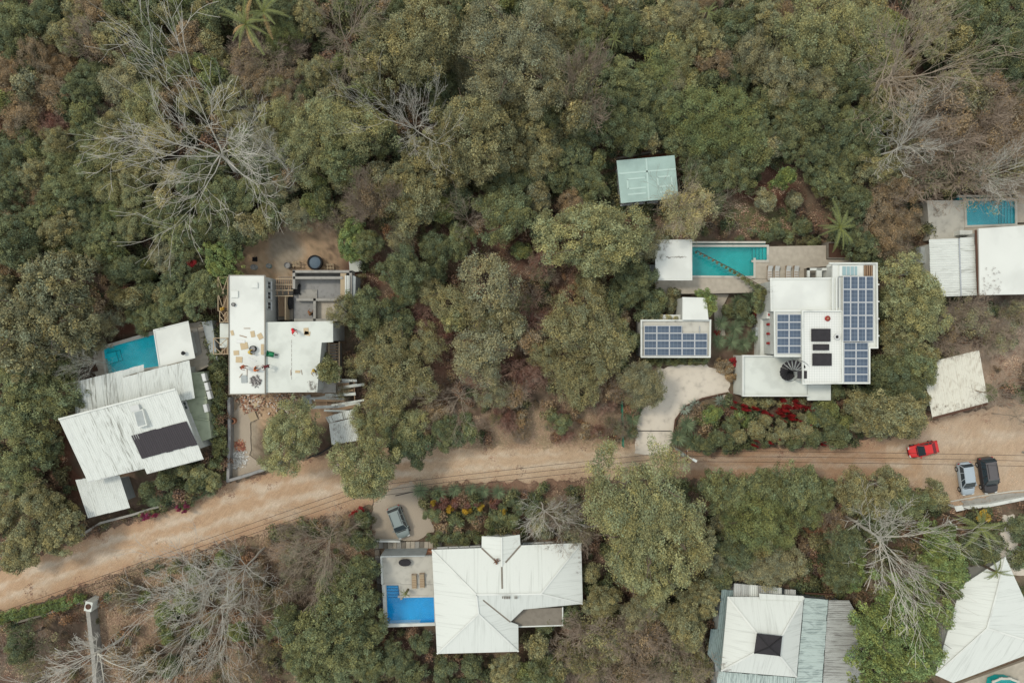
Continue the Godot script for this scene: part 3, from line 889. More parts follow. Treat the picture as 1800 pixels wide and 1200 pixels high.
func make_materials():
	var grain := noise_tex(0.03, 0.84, 1.0, 5, 512, 3)
	var mott := noise_tex(0.008, 0.90, 1.0, 5, 512, 8)
	var fine := noise_tex(0.12, 0.74, 1.0, 3, 512, 5)
	var lump := noise_tex(0.05, 0.0, 1.0, 4, 512, 11)
	var stain := noise_tex(0.007, 0.92, 1.0, 6, 512, 21, FastNoiseLite.TYPE_SIMPLEX_SMOOTH, [[0.3, 0.95], [0.5, 0.985]])
	var stain2 := noise_tex(0.012, 0.84, 1.0, 5, 512, 33, FastNoiseLite.TYPE_SIMPLEX_SMOOTH, [[0.25, 0.95], [0.45, 0.985]])
	M.lump = lump
	M.fine = fine
	M.ground = mat(Color.WHITE, 0.95, fine, 0.45, lump, 14.0)
	M.ground.vertex_color_use_as_albedo = true
	M.road = mat(Color.WHITE, 0.95, grain, 0.35, lump, 3.0)
	M.road.vertex_color_use_as_albedo = true
	M.drive = mat(lin(0.60, 0.55, 0.47), 0.9, stain2, 0.12, fine, 1.0)
	M.gravel = mat(lin(0.521, 0.445, 0.353), 0.95, fine, 0.5, lump, 3.0)
	M.white = mat(lin(0.608, 0.632, 0.6), 0.6, stain2, 0.055)
	M.white_roof = mat(lin(0.624, 0.648, 0.616), 0.6, stain, 0.04)
	M.white_worn = mat(lin(0.576, 0.608, 0.568), 0.7, stain, 0.09)
	M.wall_white = mat(lin(0.528, 0.552, 0.528), 0.8, mott, 0.15)
	M.wall_grey = mat(lin(0.353, 0.386, 0.386), 0.85, mott, 0.2)
	M.concrete = mat(lin(0.302, 0.294, 0.269), 0.9, stain2, 0.2)
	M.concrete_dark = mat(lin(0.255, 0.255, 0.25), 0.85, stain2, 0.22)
	M.concrete_brown = mat(lin(0.20, 0.18, 0.15), 0.9, stain, 0.3)
	M.deck = mat(lin(0.437, 0.395, 0.328), 0.85, mott, 0.25, fine, 0.6)
	M.deck_pale = mat(lin(0.48, 0.468, 0.416), 0.85, stain2, 0.12)
	M.sage = mat(lin(0.302, 0.344, 0.252), 0.8, stain2, 0.1)
	M.tile = mat(lin(0.624, 0.64, 0.616), 0.5)
	var ti := Image.create(64, 64, true, Image.FORMAT_RGB8)
	ti.fill(Color(1, 1, 1))
	ti.fill_rect(Rect2i(0, 0, 64, 7), Color(0.87, 0.885, 0.88))
	ti.fill_rect(Rect2i(0, 0, 7, 64), Color(0.87, 0.885, 0.88))
	M.tile.albedo_texture = ImageTexture.create_from_image(ti)
	M.tile.uv1_scale = Vector3(3.3, 3.3, 1)
	M.soil = mat(lin(0.42, 0.269, 0.168), 0.95, grain, 0.4, lump, 5.0)
	M.wood = mat(lin(0.36, 0.25, 0.16), 0.8, fine, 0.9)
	M.wood_pale = mat(lin(0.50, 0.40, 0.27), 0.8, fine, 0.9)
	M.ply = mat(lin(0.56, 0.45, 0.29), 0.8, grain, 0.8)
	M.wood_dark = mat(lin(0.12, 0.065, 0.045), 0.8, fine, 0.9)
	M.brick = mat(lin(0.42, 0.20, 0.12), 0.9, fine, 1.2)
	M.black = mat(lin(0.018, 0.018, 0.02), 0.6, mott, 0.4)
	M.black_mat = mat(lin(0.035, 0.033, 0.037), 0.75, mott, 0.3, lump, 2.0)
	M.black_roof = mat(lin(0.05, 0.045, 0.05), 0.7)
	M.black_roof.albedo_texture = streak_texture(61, 0.35, Color(1.0, 1.0, 1.0))
	M.black_roof.albedo_color = lin(0.055, 0.05, 0.056)
	M.black_roof.uv1_scale = Vector3(0.3, 0.3, 1)
	M.metal = mat(lin(0.40, 0.42, 0.43), 0.4)
	M.metal.metallic = 0.6
	M.green = mat(lin(0.03, 0.20, 0.13), 0.6)
	M.frame = mat(lin(0.496, 0.512, 0.504), 0.5)
	M.red = mat(lin(0.30, 0.03, 0.03), 0.6)
	M.pane = mat(lin(0.03, 0.045, 0.055), 0.08)
	M.pane.metallic_specular = 0.6
	M.teal_glass = mat(lin(0.25, 0.36, 0.38), 0.15)
	var st := {"clean": 0.05, "light": 0.18, "mid": 0.32, "heavy": 0.52}
	var i := 0
	for k in st:
		i += 1
		var tx := streak_texture(40 + i, st[k], Color(0.50, 0.49, 0.46))
		M["sheet_" + k] = mat(lin(0.60, 0.63, 0.60), 0.5, tx, 0.3, null, 0.0, false)
		M["sheet_" + k].uv1_scale = Vector3(0.35, 0.16, 1)
	M.sheet_teal = mat(lin(0.40, 0.475, 0.455), 0.5, streak_texture(71, 0.22, Color(0.22, 0.26, 0.28)), 0.3, null, 0.0, false)
	M.sheet_teal.uv1_scale = Vector3(0.3, 0.2, 1)
	M.sheet_teal_dark = mat(lin(0.20, 0.265, 0.265), 0.5, streak_texture(72, 0.2, Color(0.3, 0.3, 0.3)), 0.3, null, 0.0, false)
	M.sheet_grey = mat(lin(0.42, 0.437, 0.42), 0.5, streak_texture(73, 0.36, Color(0.45, 0.42, 0.41)), 0.3, null, 0.0, false)
	M.sheet_grey.uv1_scale = Vector3(0.3, 0.12, 1)
	M.sheet_rust = mat(lin(0.605, 0.622, 0.58), 0.6, streak_texture(74, 0.36, Color(0.42, 0.33, 0.28)), 0.3, null, 0.0, false)
	M.cream = mat(lin(0.62, 0.61, 0.53), 0.7, streak_texture(77, 0.16, Color(0.55, 0.46, 0.38)), 0.3, null, 0.0, false)
	M.sheet_rust.uv1_scale = Vector3(0.3, 0.2, 1)
	M.polycarb = mat(lin(0.37, 0.504, 0.47), 0.25, mott, 0.1)
	M.hip = mat(lin(0.6, 0.632, 0.6), 0.55, streak_texture(75, 0.12, Color(0.55, 0.56, 0.54)), 0.2, null, 0.0, false)
	M.hip.uv1_scale = Vector3(0.25, 0.05, 1)
	var rib := Image.create(64, 4, false, Image.FORMAT_RGB8)
	for x in 64:
		var g := 0.5 + 0.5 * sin(TAU * x / 64.0)
		for y in 4:
			rib.set_pixel(x, y, Color(g, g, g))
	# solar cells: blue silicon with thin silver lines
	var so := Image.create(192, 320, true, Image.FORMAT_RGB8)
	for y in 320:
		for x in 192:
			var line := (x % 32 < 2) or (y % 32 < 2)
			var bus := (x % 32) in [10, 21]
			var g := 1.0 + 0.10 * sin(float((x / 32) * 7 + (y / 32) * 13))
			so.set_pixel(x, y, Color(0.47, 0.51, 0.56) if line else (Color(0.33, 0.38, 0.45) if bus else Color(0.245 * g, 0.30 * g, 0.365 * g)))
	M.solar = mat(Color.WHITE, 0.22)
	M.solar.albedo_texture = ImageTexture.create_from_image(so)
	M.solar.metallic_specular = 0.5
	M.solar_frame = mat(lin(0.528, 0.544, 0.56), 0.4)
	for w in [["a", lin(0.03, 0.72, 0.84)], ["d", lin(0.01, 0.38, 0.78)], ["e", lin(0.01, 0.42, 0.42)], ["i", lin(0.06, 0.48, 0.58)]]:
		M["basin_" + w[0]] = mat(w[1], 0.4, mott, 0.2)
		var dk: Color = w[1]
		M["edge_" + w[0]] = mat(dk.darkened(0.45), 0.4)
		var wm := StandardMaterial3D.new()
		wm.transparency = BaseMaterial3D.TRANSPARENCY_ALPHA
		var wc: Color = w[1]
		wm.albedo_color = Color(wc.r, wc.g, wc.b, 0.14)
		wm.roughness = 0.04
		wm.metallic_specular = 0.34
		wm.normal_enabled = true
		var nt := NoiseTexture2D.new()
		nt.width = 256
		nt.height = 256
		nt.seamless = true
		nt.as_normal_map = true
		nt.bump_strength = 3.0
		var nf := FastNoiseLite.new()
		nf.frequency = 0.03
		nt.noise = nf
		wm.normal_texture = nt
		wm.normal_scale = 0.35
		wm.uv1_scale = Vector3(0.35, 0.35, 1)
		M["water_" + w[0]] = wm
	M.bark = mat(lin(0.16, 0.125, 0.095), 0.9, fine, 0.8)
	M.bark_pale = mat(lin(0.66, 0.64, 0.57), 0.85, fine, 0.5)
	M.bark_tan = mat(lin(0.44, 0.37, 0.29), 0.9, fine, 0.5)
	M.twig = mat(lin(0.40, 0.325, 0.255), 0.9, fine, 0.5)
	M.twig_red = mat(lin(0.34, 0.22, 0.17), 0.9)
	M.person = mat(Color.WHITE, 0.8)
	M.person.vertex_color_use_as_albedo = true
	var lc := {
		"o": lin(0.47, 0.445, 0.226), "d": lin(0.263, 0.3, 0.153), "m": lin(0.348, 0.384, 0.184), "y": lin(0.52, 0.525, 0.255), "g": lin(0.501, 0.485, 0.284),
		"b": lin(0.537, 0.406, 0.249), "l": lin(0.354, 0.445, 0.159), "k": lin(0.417, 0.404, 0.221), "f": lin(0.354, 0.401, 0.164), "q": lin(0.733, 0.668, 0.346),
		"pink": lin(0.80, 0.16, 0.32), "red": lin(0.55, 0.045, 0.05), "gold": lin(0.90, 0.62, 0.10), "rust": lin(0.40, 0.20, 0.15), "agave": lin(0.36, 0.42, 0.34), "yucca": lin(0.20, 0.26, 0.15), "palm": lin(0.215, 0.25, 0.12), "stuff": lin(1, 1, 1), "orange": lin(0.52, 0.37, 0.21), "under": lin(1, 1, 1)}
	for k in lc:
		var m := mat(lc[k], 0.65)
		m.vertex_color_use_as_albedo = true
		m.backlight_enabled = true
		m.backlight = Color(0.4, 0.4, 0.4)
		m.metallic_specular = 0.25
		leafm[k] = m


# ------------------------------------------------------------------ plants
func rdir() -> Vector3:
	var z := rng.randf_range(-1, 1)
	var a := rng.randf() * TAU
	var r := sqrt(1 - z * z)
	return Vector3(cos(a) * r, z, sin(a) * r)


# leaves of an MB-like quartet of arrays, kept flat for speed
func put_leaf(mb: MB, at: Vector3, nn: Vector3, ln: float, wd: float, col: Color) -> void:
	var x := nn.cross(rdir()).normalized()
	var y := nn.cross(x)
	var tip := at + x * ln * 0.5 - nn * ln * 0.1
	var bot := at - x * ln * 0.5 - nn * ln * 0.1
	mb.v.append_array([bot, at + y * wd * 0.5, tip, bot, tip, at - y * wd * 0.5])
	mb.n.append_array([nn, nn, nn, nn, nn, nn])
	mb.t.append_array([Vector2.ZERO, Vector2.ZERO, Vector2.ZERO, Vector2.ZERO, Vector2.ZERO, Vector2.ZERO])
	mb.c.append_array([col, col, col, col, col, col])


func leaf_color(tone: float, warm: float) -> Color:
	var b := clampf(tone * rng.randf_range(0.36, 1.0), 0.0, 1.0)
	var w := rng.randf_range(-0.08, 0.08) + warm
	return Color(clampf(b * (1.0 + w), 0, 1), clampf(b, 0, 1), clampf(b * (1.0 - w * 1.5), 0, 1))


# a crown of radius R round (0, HC, 0): limbs of uneven length that carry small leafy clumps with gaps between them
func crown_mesh(R: float, hc: float, flat: float, clumps: int, leaves: int, ln: float, wd: float, clump_r: float, ragged: float) -> ArrayMesh:
	var mb := MB.new()
	var reach := []
	var limbs := rng.randi_range(6, 11)
	for i in limbs:
		reach.append(rng.randf_range(0.60, 1.16))
	var ls := []
	for i in clumps:
		var k := rng.randi() % limbs
		var a := TAU * (k + rng.randf_range(-0.56, 0.56)) / limbs
		var f: float = sqrt(rng.randf()) if i > 2 else 0.1
		var rr: float = clump_r * rng.randf_range(0.65, 1.35)
		var d: float = f * maxf(0.05, R * reach[k] - rr * 0.7)
		var top := sqrt(maxf(0.0, 1.0 - pow(f, 2.2)))
		var y: float = hc + R * flat * (top * rng.randf_range(0.32, 0.90) - 0.12 + 0.22 * (reach[k] - 0.9)) - R * 0.22 * (0.0 if rng.randf() < 0.8 else rng.randf())
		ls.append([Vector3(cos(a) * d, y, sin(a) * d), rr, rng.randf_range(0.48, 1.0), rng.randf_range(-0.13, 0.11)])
	var total := 0.0
	for l in ls:
		total += l[1] * l[1]
	for l in ls:
		var count := int(leaves * l[1] * l[1] / total)
		for i in count:
			var d := rdir()
			if d.y < -0.1 and rng.randf() < 0.8:
				d.y = -d.y
			var r: float = l[1] * (1.0 - 0.45 * pow(rng.randf(), 1.5) + ragged * pow(rng.randf(), 3.0))
			var at: Vector3 = l[0] + Vector3(d.x, d.y * 0.85, d.z) * r
			var nn := (d * 0.45 + Vector3.UP * 0.75 + rdir() * 0.75).normalized()
			var s := rng.randf_range(0.6, 1.35)
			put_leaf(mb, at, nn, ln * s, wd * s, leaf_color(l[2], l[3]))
	return mb.mesh()


func limb(mb: MB, a: Vector3, b: Vector3, r0: float, r1: float, sides := 5, wob := 0.08):
	var pts := [a]
	var rad := [r0]
	var n := 4
	for i in range(1, n + 1):
		var t := float(i) / n
		pts.append(a.lerp(b, t) + rdir() * (b - a).length() * wob * (1.0 if i < n else 0.2))
		rad.append(lerpf(r0, r1, t))
	mb.tube(pts, rad, sides, Color.WHITE, false)
	return pts


func trunk_mesh(R: float, hc: float, n := 6) -> ArrayMesh:
	var mb := MB.new()
	var r0 := 0.05 * R + 0.06
	var fork := Vector3(rng.randf_range(-0.3, 0.3), hc * 0.55, rng.randf_range(-0.3, 0.3))
	limb(mb, Vector3(0, -0.3, 0), fork, r0 * 1.25, r0 * 0.8, 7, 0.03)
	for i in n:
		var a := TAU * i / n + rng.randf_range(-0.4, 0.4)
		var e := Vector3(cos(a) * R * rng.randf_range(0.4, 0.7), hc + R * rng.randf_range(0.0, 0.35), sin(a) * R * rng.randf_range(0.4, 0.7))
		var pts = limb(mb, fork, e, r0 * 0.6, r0 * 0.2)
		for k in 3:
			limb(mb, pts[2 + k % 3], pts[2 + k % 3] + (rdir() + (e - fork).normalized() * 0.8) * R * 0.28, r0 * 0.2, r0 * 0.06, 4)
	return mb.mesh()


func bare_branch(mb: MB, at: Vector3, dir: Vector3, ln: float, r: float, level: int, spec: Dictionary):
	var pts := [at]
	var rad := [r]
	var segs: int = 5 if level <= 1 else (3 if level < spec.levels else 2)
	var p := at
	var d := dir
	for i in segs:
		d = (d + rdir() * spec.wob + Vector3.UP * spec.lift).normalized()
		p += d * ln / segs
		pts.append(p)
		rad.append(maxf(spec.rmin, r * (1.0 - 0.62 * float(i + 1) / segs)))
	mb.tube(pts, rad, 5 if level <= 1 else 3, Color.WHITE, false)
	if level >= spec.levels:
		return
	var kids: int = spec.kids[mini(level, spec.kids.size() - 1)]
	for k in kids:
		var t: float = rng.randf_range(0.3, 1.0) if k < kids - 1 else 1.0
		var f := t * segs
		var i := mini(int(f), segs - 1)
		var o: Vector3 = pts[i].lerp(pts[i + 1], f - i)
		var here: Vector3 = (pts[i + 1] - pts[i]).normalized()
		var side := here.cross(rdir()).normalized()
		var nd: Vector3 = (here * rng.randf_range(0.55, 1.0) + side * rng.randf_range(0.45, 0.9) * spec.spread).normalized()
		if nd.y < -0.1:
			nd.y = -nd.y * 0.4
		bare_branch(mb, o, nd, ln * rng.randf_range(0.45, 0.75), maxf(spec.rmin, lerpf(r, r * 0.38, t) * 0.68), level + 1, spec)


# bare tree of spread about R with its fork at height HC
func bare_mesh(R: float, hc: float, spec: Dictionary) -> ArrayMesh:
	var mb := MB.new()
	var r0: float = spec.r0
	var fork := Vector3(rng.randf_range(-0.12, 0.12) * R, hc, rng.randf_range(-0.12, 0.12) * R)
	var stem = limb(mb, Vector3(0, -0.3, 0), fork, r0 * 1.5, r0 * 0.8, 7, 0.05)
	for i in spec.limbs:
		var a: float = TAU * i / spec.limbs + rng.randf_range(-0.6, 0.6)
		var d := Vector3(cos(a), rng.randf_range(0.2, 1.0), sin(a)).normalized()
		var from: Vector3 = stem[3].lerp(stem[4], sqrt(rng.randf()))
		bare_branch(mb, from, d, R * rng.randf_range(0.3, 0.95), r0 * rng.randf_range(0.34, 0.6), 1, spec)
	return mb.mesh()


func frond_mesh(ln: float, droop: float, width: float) -> ArrayMesh:
	var mb := MB.new()
	var pts := []
	var n := 14
	for i in n + 1:
		var t := float(i) / n
		pts.append(Vector3(0, ln * (0.42 * t - droop * t * t), ln * (t * 0.92)))
	var rad := []
	for i in n + 1:
		rad.append(0.05 * (1.0 - 0.8 * float(i) / n))
	mb.tube(pts, rad, 3, Color(0.9, 0.85, 0.5), false)
	for i in range(2, n * 3 + 1):
		var t := float(i) / (n * 3)
		var f := t * n
		var k := mini(int(f), n - 1)
		var o: Vector3 = pts[k].lerp(pts[k + 1], f - k)
		var here: Vector3 = (pts[k + 1] - pts[k]).normalized()
		var w: float = width * (0.35 + 0.65 * sin(PI * pow(t, 0.75))) * rng.randf_range(0.85, 1.1)
		for s in [-1.0, 1.0]:
			var dd: Vector3 = (Vector3.RIGHT * s * 0.85 + here * 0.55 + Vector3.DOWN * rng.randf_range(0.1, 0.5)).normalized()
			var tip: Vector3 = o + dd * w
			var cr: Vector3 = here * 0.03
			var nn := Vector3(s * 0.3, 1, 0).normalized()
			var b := rng.randf_range(0.4, 1.0)
			mb.tri(o - cr, o + cr, tip, nn, Vector2.ZERO, Vector2.ZERO, Vector2.ZERO, Color(b, b, b * 0.9))
			mb.tri(o - cr, tip, tip - cr * 0.8, nn, Vector2.ZERO, Vector2.ZERO, Vector2.ZERO, Color(b, b, b * 0.9))
	return mb.mesh()


func rosette_mesh(R: float, blades: int, wd: float, up: float) -> ArrayMesh:
	var mb := MB.new()
	for i in blades:
		var a := i * 2.399 + rng.randf() * 0.3
		var lift := lerpf(0.1, 1.2, float(i) / blades) * up
		var d := Vector3(cos(a), lift, sin(a)).normalized()
		var side := Vector3(-sin(a), 0, cos(a)) * wd
		var ln: float = R * rng.randf_range(0.8, 1.1)
		var o := Vector3(0, 0.25, 0) + d * R * 0.06
		var mid := o + d * ln * 0.55
		var tip := o + d * ln + Vector3.DOWN * ln * 0.18
		var nn := (Vector3.UP - d * d.y).normalized()
		var b := rng.randf_range(0.55, 1.0)
		var c := Color(b, b, b)
		mb.quad(o - side * 0.6, o + side * 0.6, mid + side, mid - side, nn, c)
		mb.tri(mid - side, mid + side, tip, nn, Vector2.ZERO, Vector2.ZERO, Vector2.ZERO, c)
	return mb.mesh()


func make_protos():
	for i in 6:
		protos["dense%d" % i] = {"R": 4.0, "hc": 5.0, "crown": crown_mesh(4.0, 5.0, 0.95, 150 + 20 * i, 18000, 0.19, 0.11, 0.46, 0.6), "trunk": trunk_mesh(4.0, 5.0)}
	for i in 5:
		protos["fine%d" % i] = {"R": 4.0, "hc": 5.0, "crown": crown_mesh(4.0, 5.0, 0.9, 95 + 18 * i, 13500, 0.20, 0.07, 0.46, 1.15), "trunk": trunk_mesh(4.0, 5.0, 8)}
	for i in 4:
		protos["open%d" % i] = {"R": 4.0, "hc": 5.0, "crown": crown_mesh(4.0, 5.0, 0.85, 95 + 16 * i, 9500, 0.19, 0.085, 0.44, 1.2), "trunk": trunk_mesh(4.0, 5.0, 11)}
	for i in 3:
		protos["broad%d" % i] = {"R": 4.0, "hc": 5.0, "crown": crown_mesh(4.0, 5.0, 0.8, 170 + 20 * i, 10500, 0.29, 0.145, 0.45, 0.45), "trunk": trunk_mesh(4.0, 5.0)}
	for i in 4:
		protos["small%d" % i] = {"R": 2.0, "hc": 2.2, "crown": crown_mesh(2.0, 2.2, 0.85, 46 + 8 * i, 6000, 0.18, 0.10, 0.42, 0.45), "trunk": trunk_mesh(2.0, 2.2, 4)}
	for i in 3:
		protos["shrub%d" % i] = {"R": 1.0, "hc": 0.7, "crown": crown_mesh(1.0, 0.7, 0.9, 14 + 3 * i, 1500, 0.15, 0.085, 0.33, 0.45), "trunk": trunk_mesh(1.0, 0.8, 4)}
	protos["big0"] = {"R": 8.0, "hc": 8.0, "crown": crown_mesh(8.0, 8.0, 0.55, 470, 52000, 0.21, 0.085, 0.55, 1.1), "trunk": trunk_mesh(8.0, 8.0, 9)}
	protos["big1"] = {"R": 8.0, "hc": 8.0, "crown": crown_mesh(8.0, 8.0, 0.62, 480, 36000, 0.29, 0.14, 0.52, 0.7), "trunk": trunk_mesh(8.0, 8.0, 9)}
	for i in 2:
		protos["big2%d" % i] = {"R": 6.0, "hc": 7.0, "crown": crown_mesh(6.0, 7.0, 0.75, 300, 36000, 0.20, 0.10, 0.52, 0.8), "trunk": trunk_mesh(6.0, 7.0, 8)}
	var pale := {"levels": 4, "kids": [5, 6, 4, 3], "wob": 0.19, "lift": 0.01, "rmin": 0.012, "r0": 0.125, "limbs": 10, "spread": 0.78}
	for i in 4:
		protos["bare%d" % i] = {"R": 6.0, "hc": 4.5, "crown": bare_mesh(6.0, 4.5, pale), "trunk": null}
	var twig := {"levels": 4, "kids": [6, 7, 6, 5], "wob": 0.28, "lift": 0.06, "rmin": 0.014, "r0": 0.09, "limbs": 9, "spread": 1.0}
	for i in 3:
		protos["twig%d" % i] = {"R": 4.0, "hc": 2.4, "crown": bare_mesh(4.0, 2.4, twig), "trunk": null, "leaves": crown_mesh(4.0, 3.2, 0.75, 60, 3600, 0.2, 0.09, 0.6, 0.6)}
	for i in 2:
		protos["frond%d" % i] = frond_mesh(3.0, 0.50 + 0.28 * i, 0.34)
	protos["agave"] = rosette_mesh(1.1, 34, 0.075, 0.9)
	protos["yucca"] = rosette_mesh(1.2, 110, 0.028, 1.1)


# kind -> [meshes for a tree, words for a tree, words for a shrub]
const LOOK := {
	"o": [["dense", 6], "olive green round-crowned tree", "olive green shrub"],
	"d": [["dense", 6], "dark green dense tree", "dark green shrub"],
	"m": [["dense", 6], "mid green leafy tree", "mid green leafy shrub"],
	"y": [["fine", 5], "yellowish green feathery tree", "yellowish green shrub"],
	"g": [["fine", 5], "grey green fine-leaved tree", "grey green shrub"],
	"b": [["fine", 5], "dry brown-leaved tree", "dry brown-leaved shrub"],
	"l": [["broad", 3], "bright green large-leaved tree", "bright green shrub"],
	"k": [["broad", 3], "olive tree with large speckled leaves", "speckled olive shrub"],
	"f": [["fine", 5], "fresh green feathery tree", "fresh green feathery shrub"],
	"q": [["fine", 5], "pale lime-leaved tree", "pale lime-leaved shrub"],
	"w": [["bare", 4], "pale bare tree with spreading leafless limbs", "pale bare shrub"],
	"h": [["bare", 4], "tan bare tree with leafless limbs", "tan bare shrub"],
	"t": [["twig", 3], "brown twiggy tree with few leaves", "brown twiggy shrub"],
	"r": [["twig", 3], "reddish brown twiggy tree", "reddish twiggy shrub"],
	"orange": [["fine", 5], "dry orange-leaved tree", "dry orange-leaved shrub"],
	"pink": [["shrub", 3], "magenta flowering bougainvillea tree", "magenta flowering bougainvillea shrub"],
	"red": [["shrub", 3], "red flowering tree", "red flowering shrub"],
	"gold": [["shrub", 3], "golden-leaved tree", "golden-leaved croton shrub"],
	"rust": [["shrub", 3], "dark red-leaved tree", "dark red-leaved croton shrub"],
}
var grown := 0
var stands := []              # [u, v, r] of every plant so far


const ZONES := ["in the forest", "in the wood beside", "beside the tilted roof house", "on the dry plot", "in the villa's front garden", "between the villa and", "along the road above", "beside the solar villa"]
const LANDMARKS := [[375, 272, "the largest pale bare tree"], [445, 35, "the tall forest palms"], [30, 140, "the orange-leaved trees"], [95, 545, "the great spreading olive tree"], [595, 48, "the tan bare tree by the palms"], [742, 50, "the great olive crown"], [900, 85, "the widest grey green crown"], [835, 215, "the lobed olive brown crown"], [715, 200, "the pale bare tree under the olive crown"], [570, 240, "the feathery yellowish grove"], [500, 430, "the cleared orange yard"], [1138, 315, "the aqua roofed building"], [1015, 190, "the lime creeper clump"], [1270, 210, "the fresh green feathery grove"], [1245, 20, "the small forest palm"], [1620, 105, "the great tan bare tree"], [1440, 70, "the yellowish grove above the solar villa"], [1476, 400, "the tall palm in its planter"], [1740, 375, "the ribbed step pool"], [1290, 455, "the teal pool"], [1187, 595, "the solar garage"], [1045, 412, "the great yellowish tree above the wood"], [805, 692, "the tan bare tree in the wood"], [950, 755, "the straw covered bank"], [570, 520, "the roofless concrete rooms"], [600, 720, "the loose roofing strips"], [200, 660, "the tilted roof house"], [373, 1092, "the wide bare tree on the dry plot"], [131, 1180, "the long boundary wall"], [556, 958, "the bare tree near the gravel driveway"], [700, 918, "the grey green car"], [715, 1060, "the corner pool"], [950, 1000, "the villa's hip roof"], [1140, 915, "the great yellowish tree below the road"], [1340, 1120, "the pyramid roof"], [1345, 900, "the fresh green grove below the road"], [1592, 962, "the wide bare tree by the big palm"], [1602, 1118, "the great bright green tree"], [1722, 925, "the big palm"], [1685, 680, "the rusty eaved shed"], [1525, 570, "the solar villa's east side"], [1618, 522, "the round tree over the slatted roof"], [640, 832, "the tree overhanging the road"], [390, 500, "the tall scaffold"], [30, 780, "the path of the tilted roof house"], [820, 890, "the red and gold crotons"], [860, 520, "the middle of the wood"]]


func where_is(u, v, place: String) -> String:
	if not ZONES.any(func(z): return place.begins_with(z)):
		return place
	var best := 1e9
	var out := place
	for l in LANDMARKS:
		var d: float = Vector2(u - l[0], v - l[1]).length()
		if d < best:
			best = d
			out = ("beside " if d < 90 else "near ") + l[2]
	return out


# one plant whose crown is seen at pixel (u, v), r pixels in radius
func grow(u, v, r, kind, place, h = -1.0, tall := 1.0, own := ""):
	var look = LOOK[kind]
	var R: float = r * PX
	var hc: float
	var fam: String = look[0][0]
	var cnt: int = look[0][1]
	var small: bool = R < 1.9
	if not fam in ["bare", "twig"]:
		if R < 1.25 or fam == "shrub":
			fam = "shrub"
			cnt = 3
		elif R < 2.3:
			fam = "small"
			cnt = 4
		elif R > 4.6 and kind in ["k", "l"]:
			fam = "big1"
			cnt = 1
		elif R > 6.2:
			fam = "big0"
			cnt = 1
		elif R > 4.6:
			fam = "big2"
			cnt = 2
	if fam in ["dense", "fine"] and u > 600 and u < 1130 and v > 380 and v < 790 and kind in ["o", "g", "y", "b"]:
		fam = "open"
		cnt = 4
	grown += 1
	stands.append([u, v, r])
	var key: String = fam if cnt == 1 else fam + str(rng.randi() % cnt)
	var pr: Dictionary = protos[key]
	var s: float = R / pr.R
	var sy: float = s * rng.randf_range(0.9, 1.25) * tall
	if fam in ["small"]:
		sy *= 1.15
	hc = pr.hc * sy
	if h > 0:
		if fam == "bare" and R > 2.9:
			h += 1.6
		sy = h / pr.hc
		hc = h
	var at := P(u, v, hc + (pr.R * sy * 0.3))
	at.y = 0.0
	var words: String = (look[2] if small else look[1])
	if not small:
		words = ("broad " if r > 46 else ("slender " if r < 36 else "")) + words
	if not own:
		place = where_is(u, v, place)
	var th := thing("shrub" if small else ("bare_tree" if fam == "bare" else ("twiggy_tree" if fam == "twig" else ("feathery_tree" if kind in ["y", "g", "b", "f", "q", "orange"] else ("large_leaved_tree" if kind in ["k", "l"] else "broadleaf_tree")))), own if own else words + " " + place, "shrub" if small else "tree", at, "" if own else words + " " + place)
	th.rotation.y = rng.randf() * TAU
	var ex := rng.randf_range(0.86, 1.16) if not small else 1.0
	th.scale = Vector3(s * ex, sy, s / ex)
	var raised: bool = fam == "shrub" and h > 1.6
	if raised:
		th.scale = Vector3(s, s, s)
	if fam == "bare":
		var o := MeshInstance3D.new()
		o.name = "branches"
		o.mesh = pr.crown
		o.material_override = M.bark_pale if kind == "w" else M.bark_tan
		th.add_child(o)
		return th
	if fam == "twig":
		var o := MeshInstance3D.new()
		o.name = "branches"
		o.mesh = pr.crown
		o.material_override = M.twig_red if kind == "r" else M.twig
		th.add_child(o)
		var l := MeshInstance3D.new()
		l.name = "leaves"
		l.mesh = pr.leaves
		l.material_override = leafm["rust" if kind == "r" else ["b", "o", "g"][rng.randi() % 3]]
		th.add_child(l)
		return th
	var tr := MeshInstance3D.new()
	tr.name = "trunk"
	tr.mesh = pr.trunk
	tr.material_override = M.bark
	if raised:
		tr.scale = Vector3(0.5, h / (s * pr.hc), 0.5)
	th.add_child(tr)
	var cr := MeshInstance3D.new()
	cr.name = "crown"
	cr.mesh = pr.crown
	cr.material_override = leafm[kind]
	if raised:
		cr.position.y = h / s - pr.hc
	th.add_child(cr)
	return th


func palm(u, v, r, h, label, fronds := 24, dead := 0):
	var s: float = r * PX / 3.0
	var at := P(u, v, h)
	at.y = 0.0
	var th := thing("palm_tree", label, "palm", at)
	var mb := MB.new()
	mb.tube([at + Vector3(0, -0.2, 0), at + Vector3(0.1, h * 0.5, 0), at + Vector3(0, h, 0)], [0.22, 0.16, 0.17], 8)
	part(th, "trunk", mb, M.bark)
	for i in fronds:
		var o := MeshInstance3D.new()
		o.name = "frond"
		o.mesh = protos["frond%d" % (i % 2)]
		o.material_override = leafm["orange"] if i < dead else leafm["palm"]
		th.add_child(o, true)
		o.position = Vector3(0, h, 0)
		var k := s * rng.randf_range(0.7, 1.12)
		var tilt := deg_to_rad(lerpf(34.0, -55.0, float((i * 7) % fronds) / fronds))
		o.basis = (Basis(Vector3.UP, i * 2.399 + rng.randf() * 0.6) * Basis(Vector3.RIGHT, tilt)).scaled(Vector3(k, k, k))
	return th


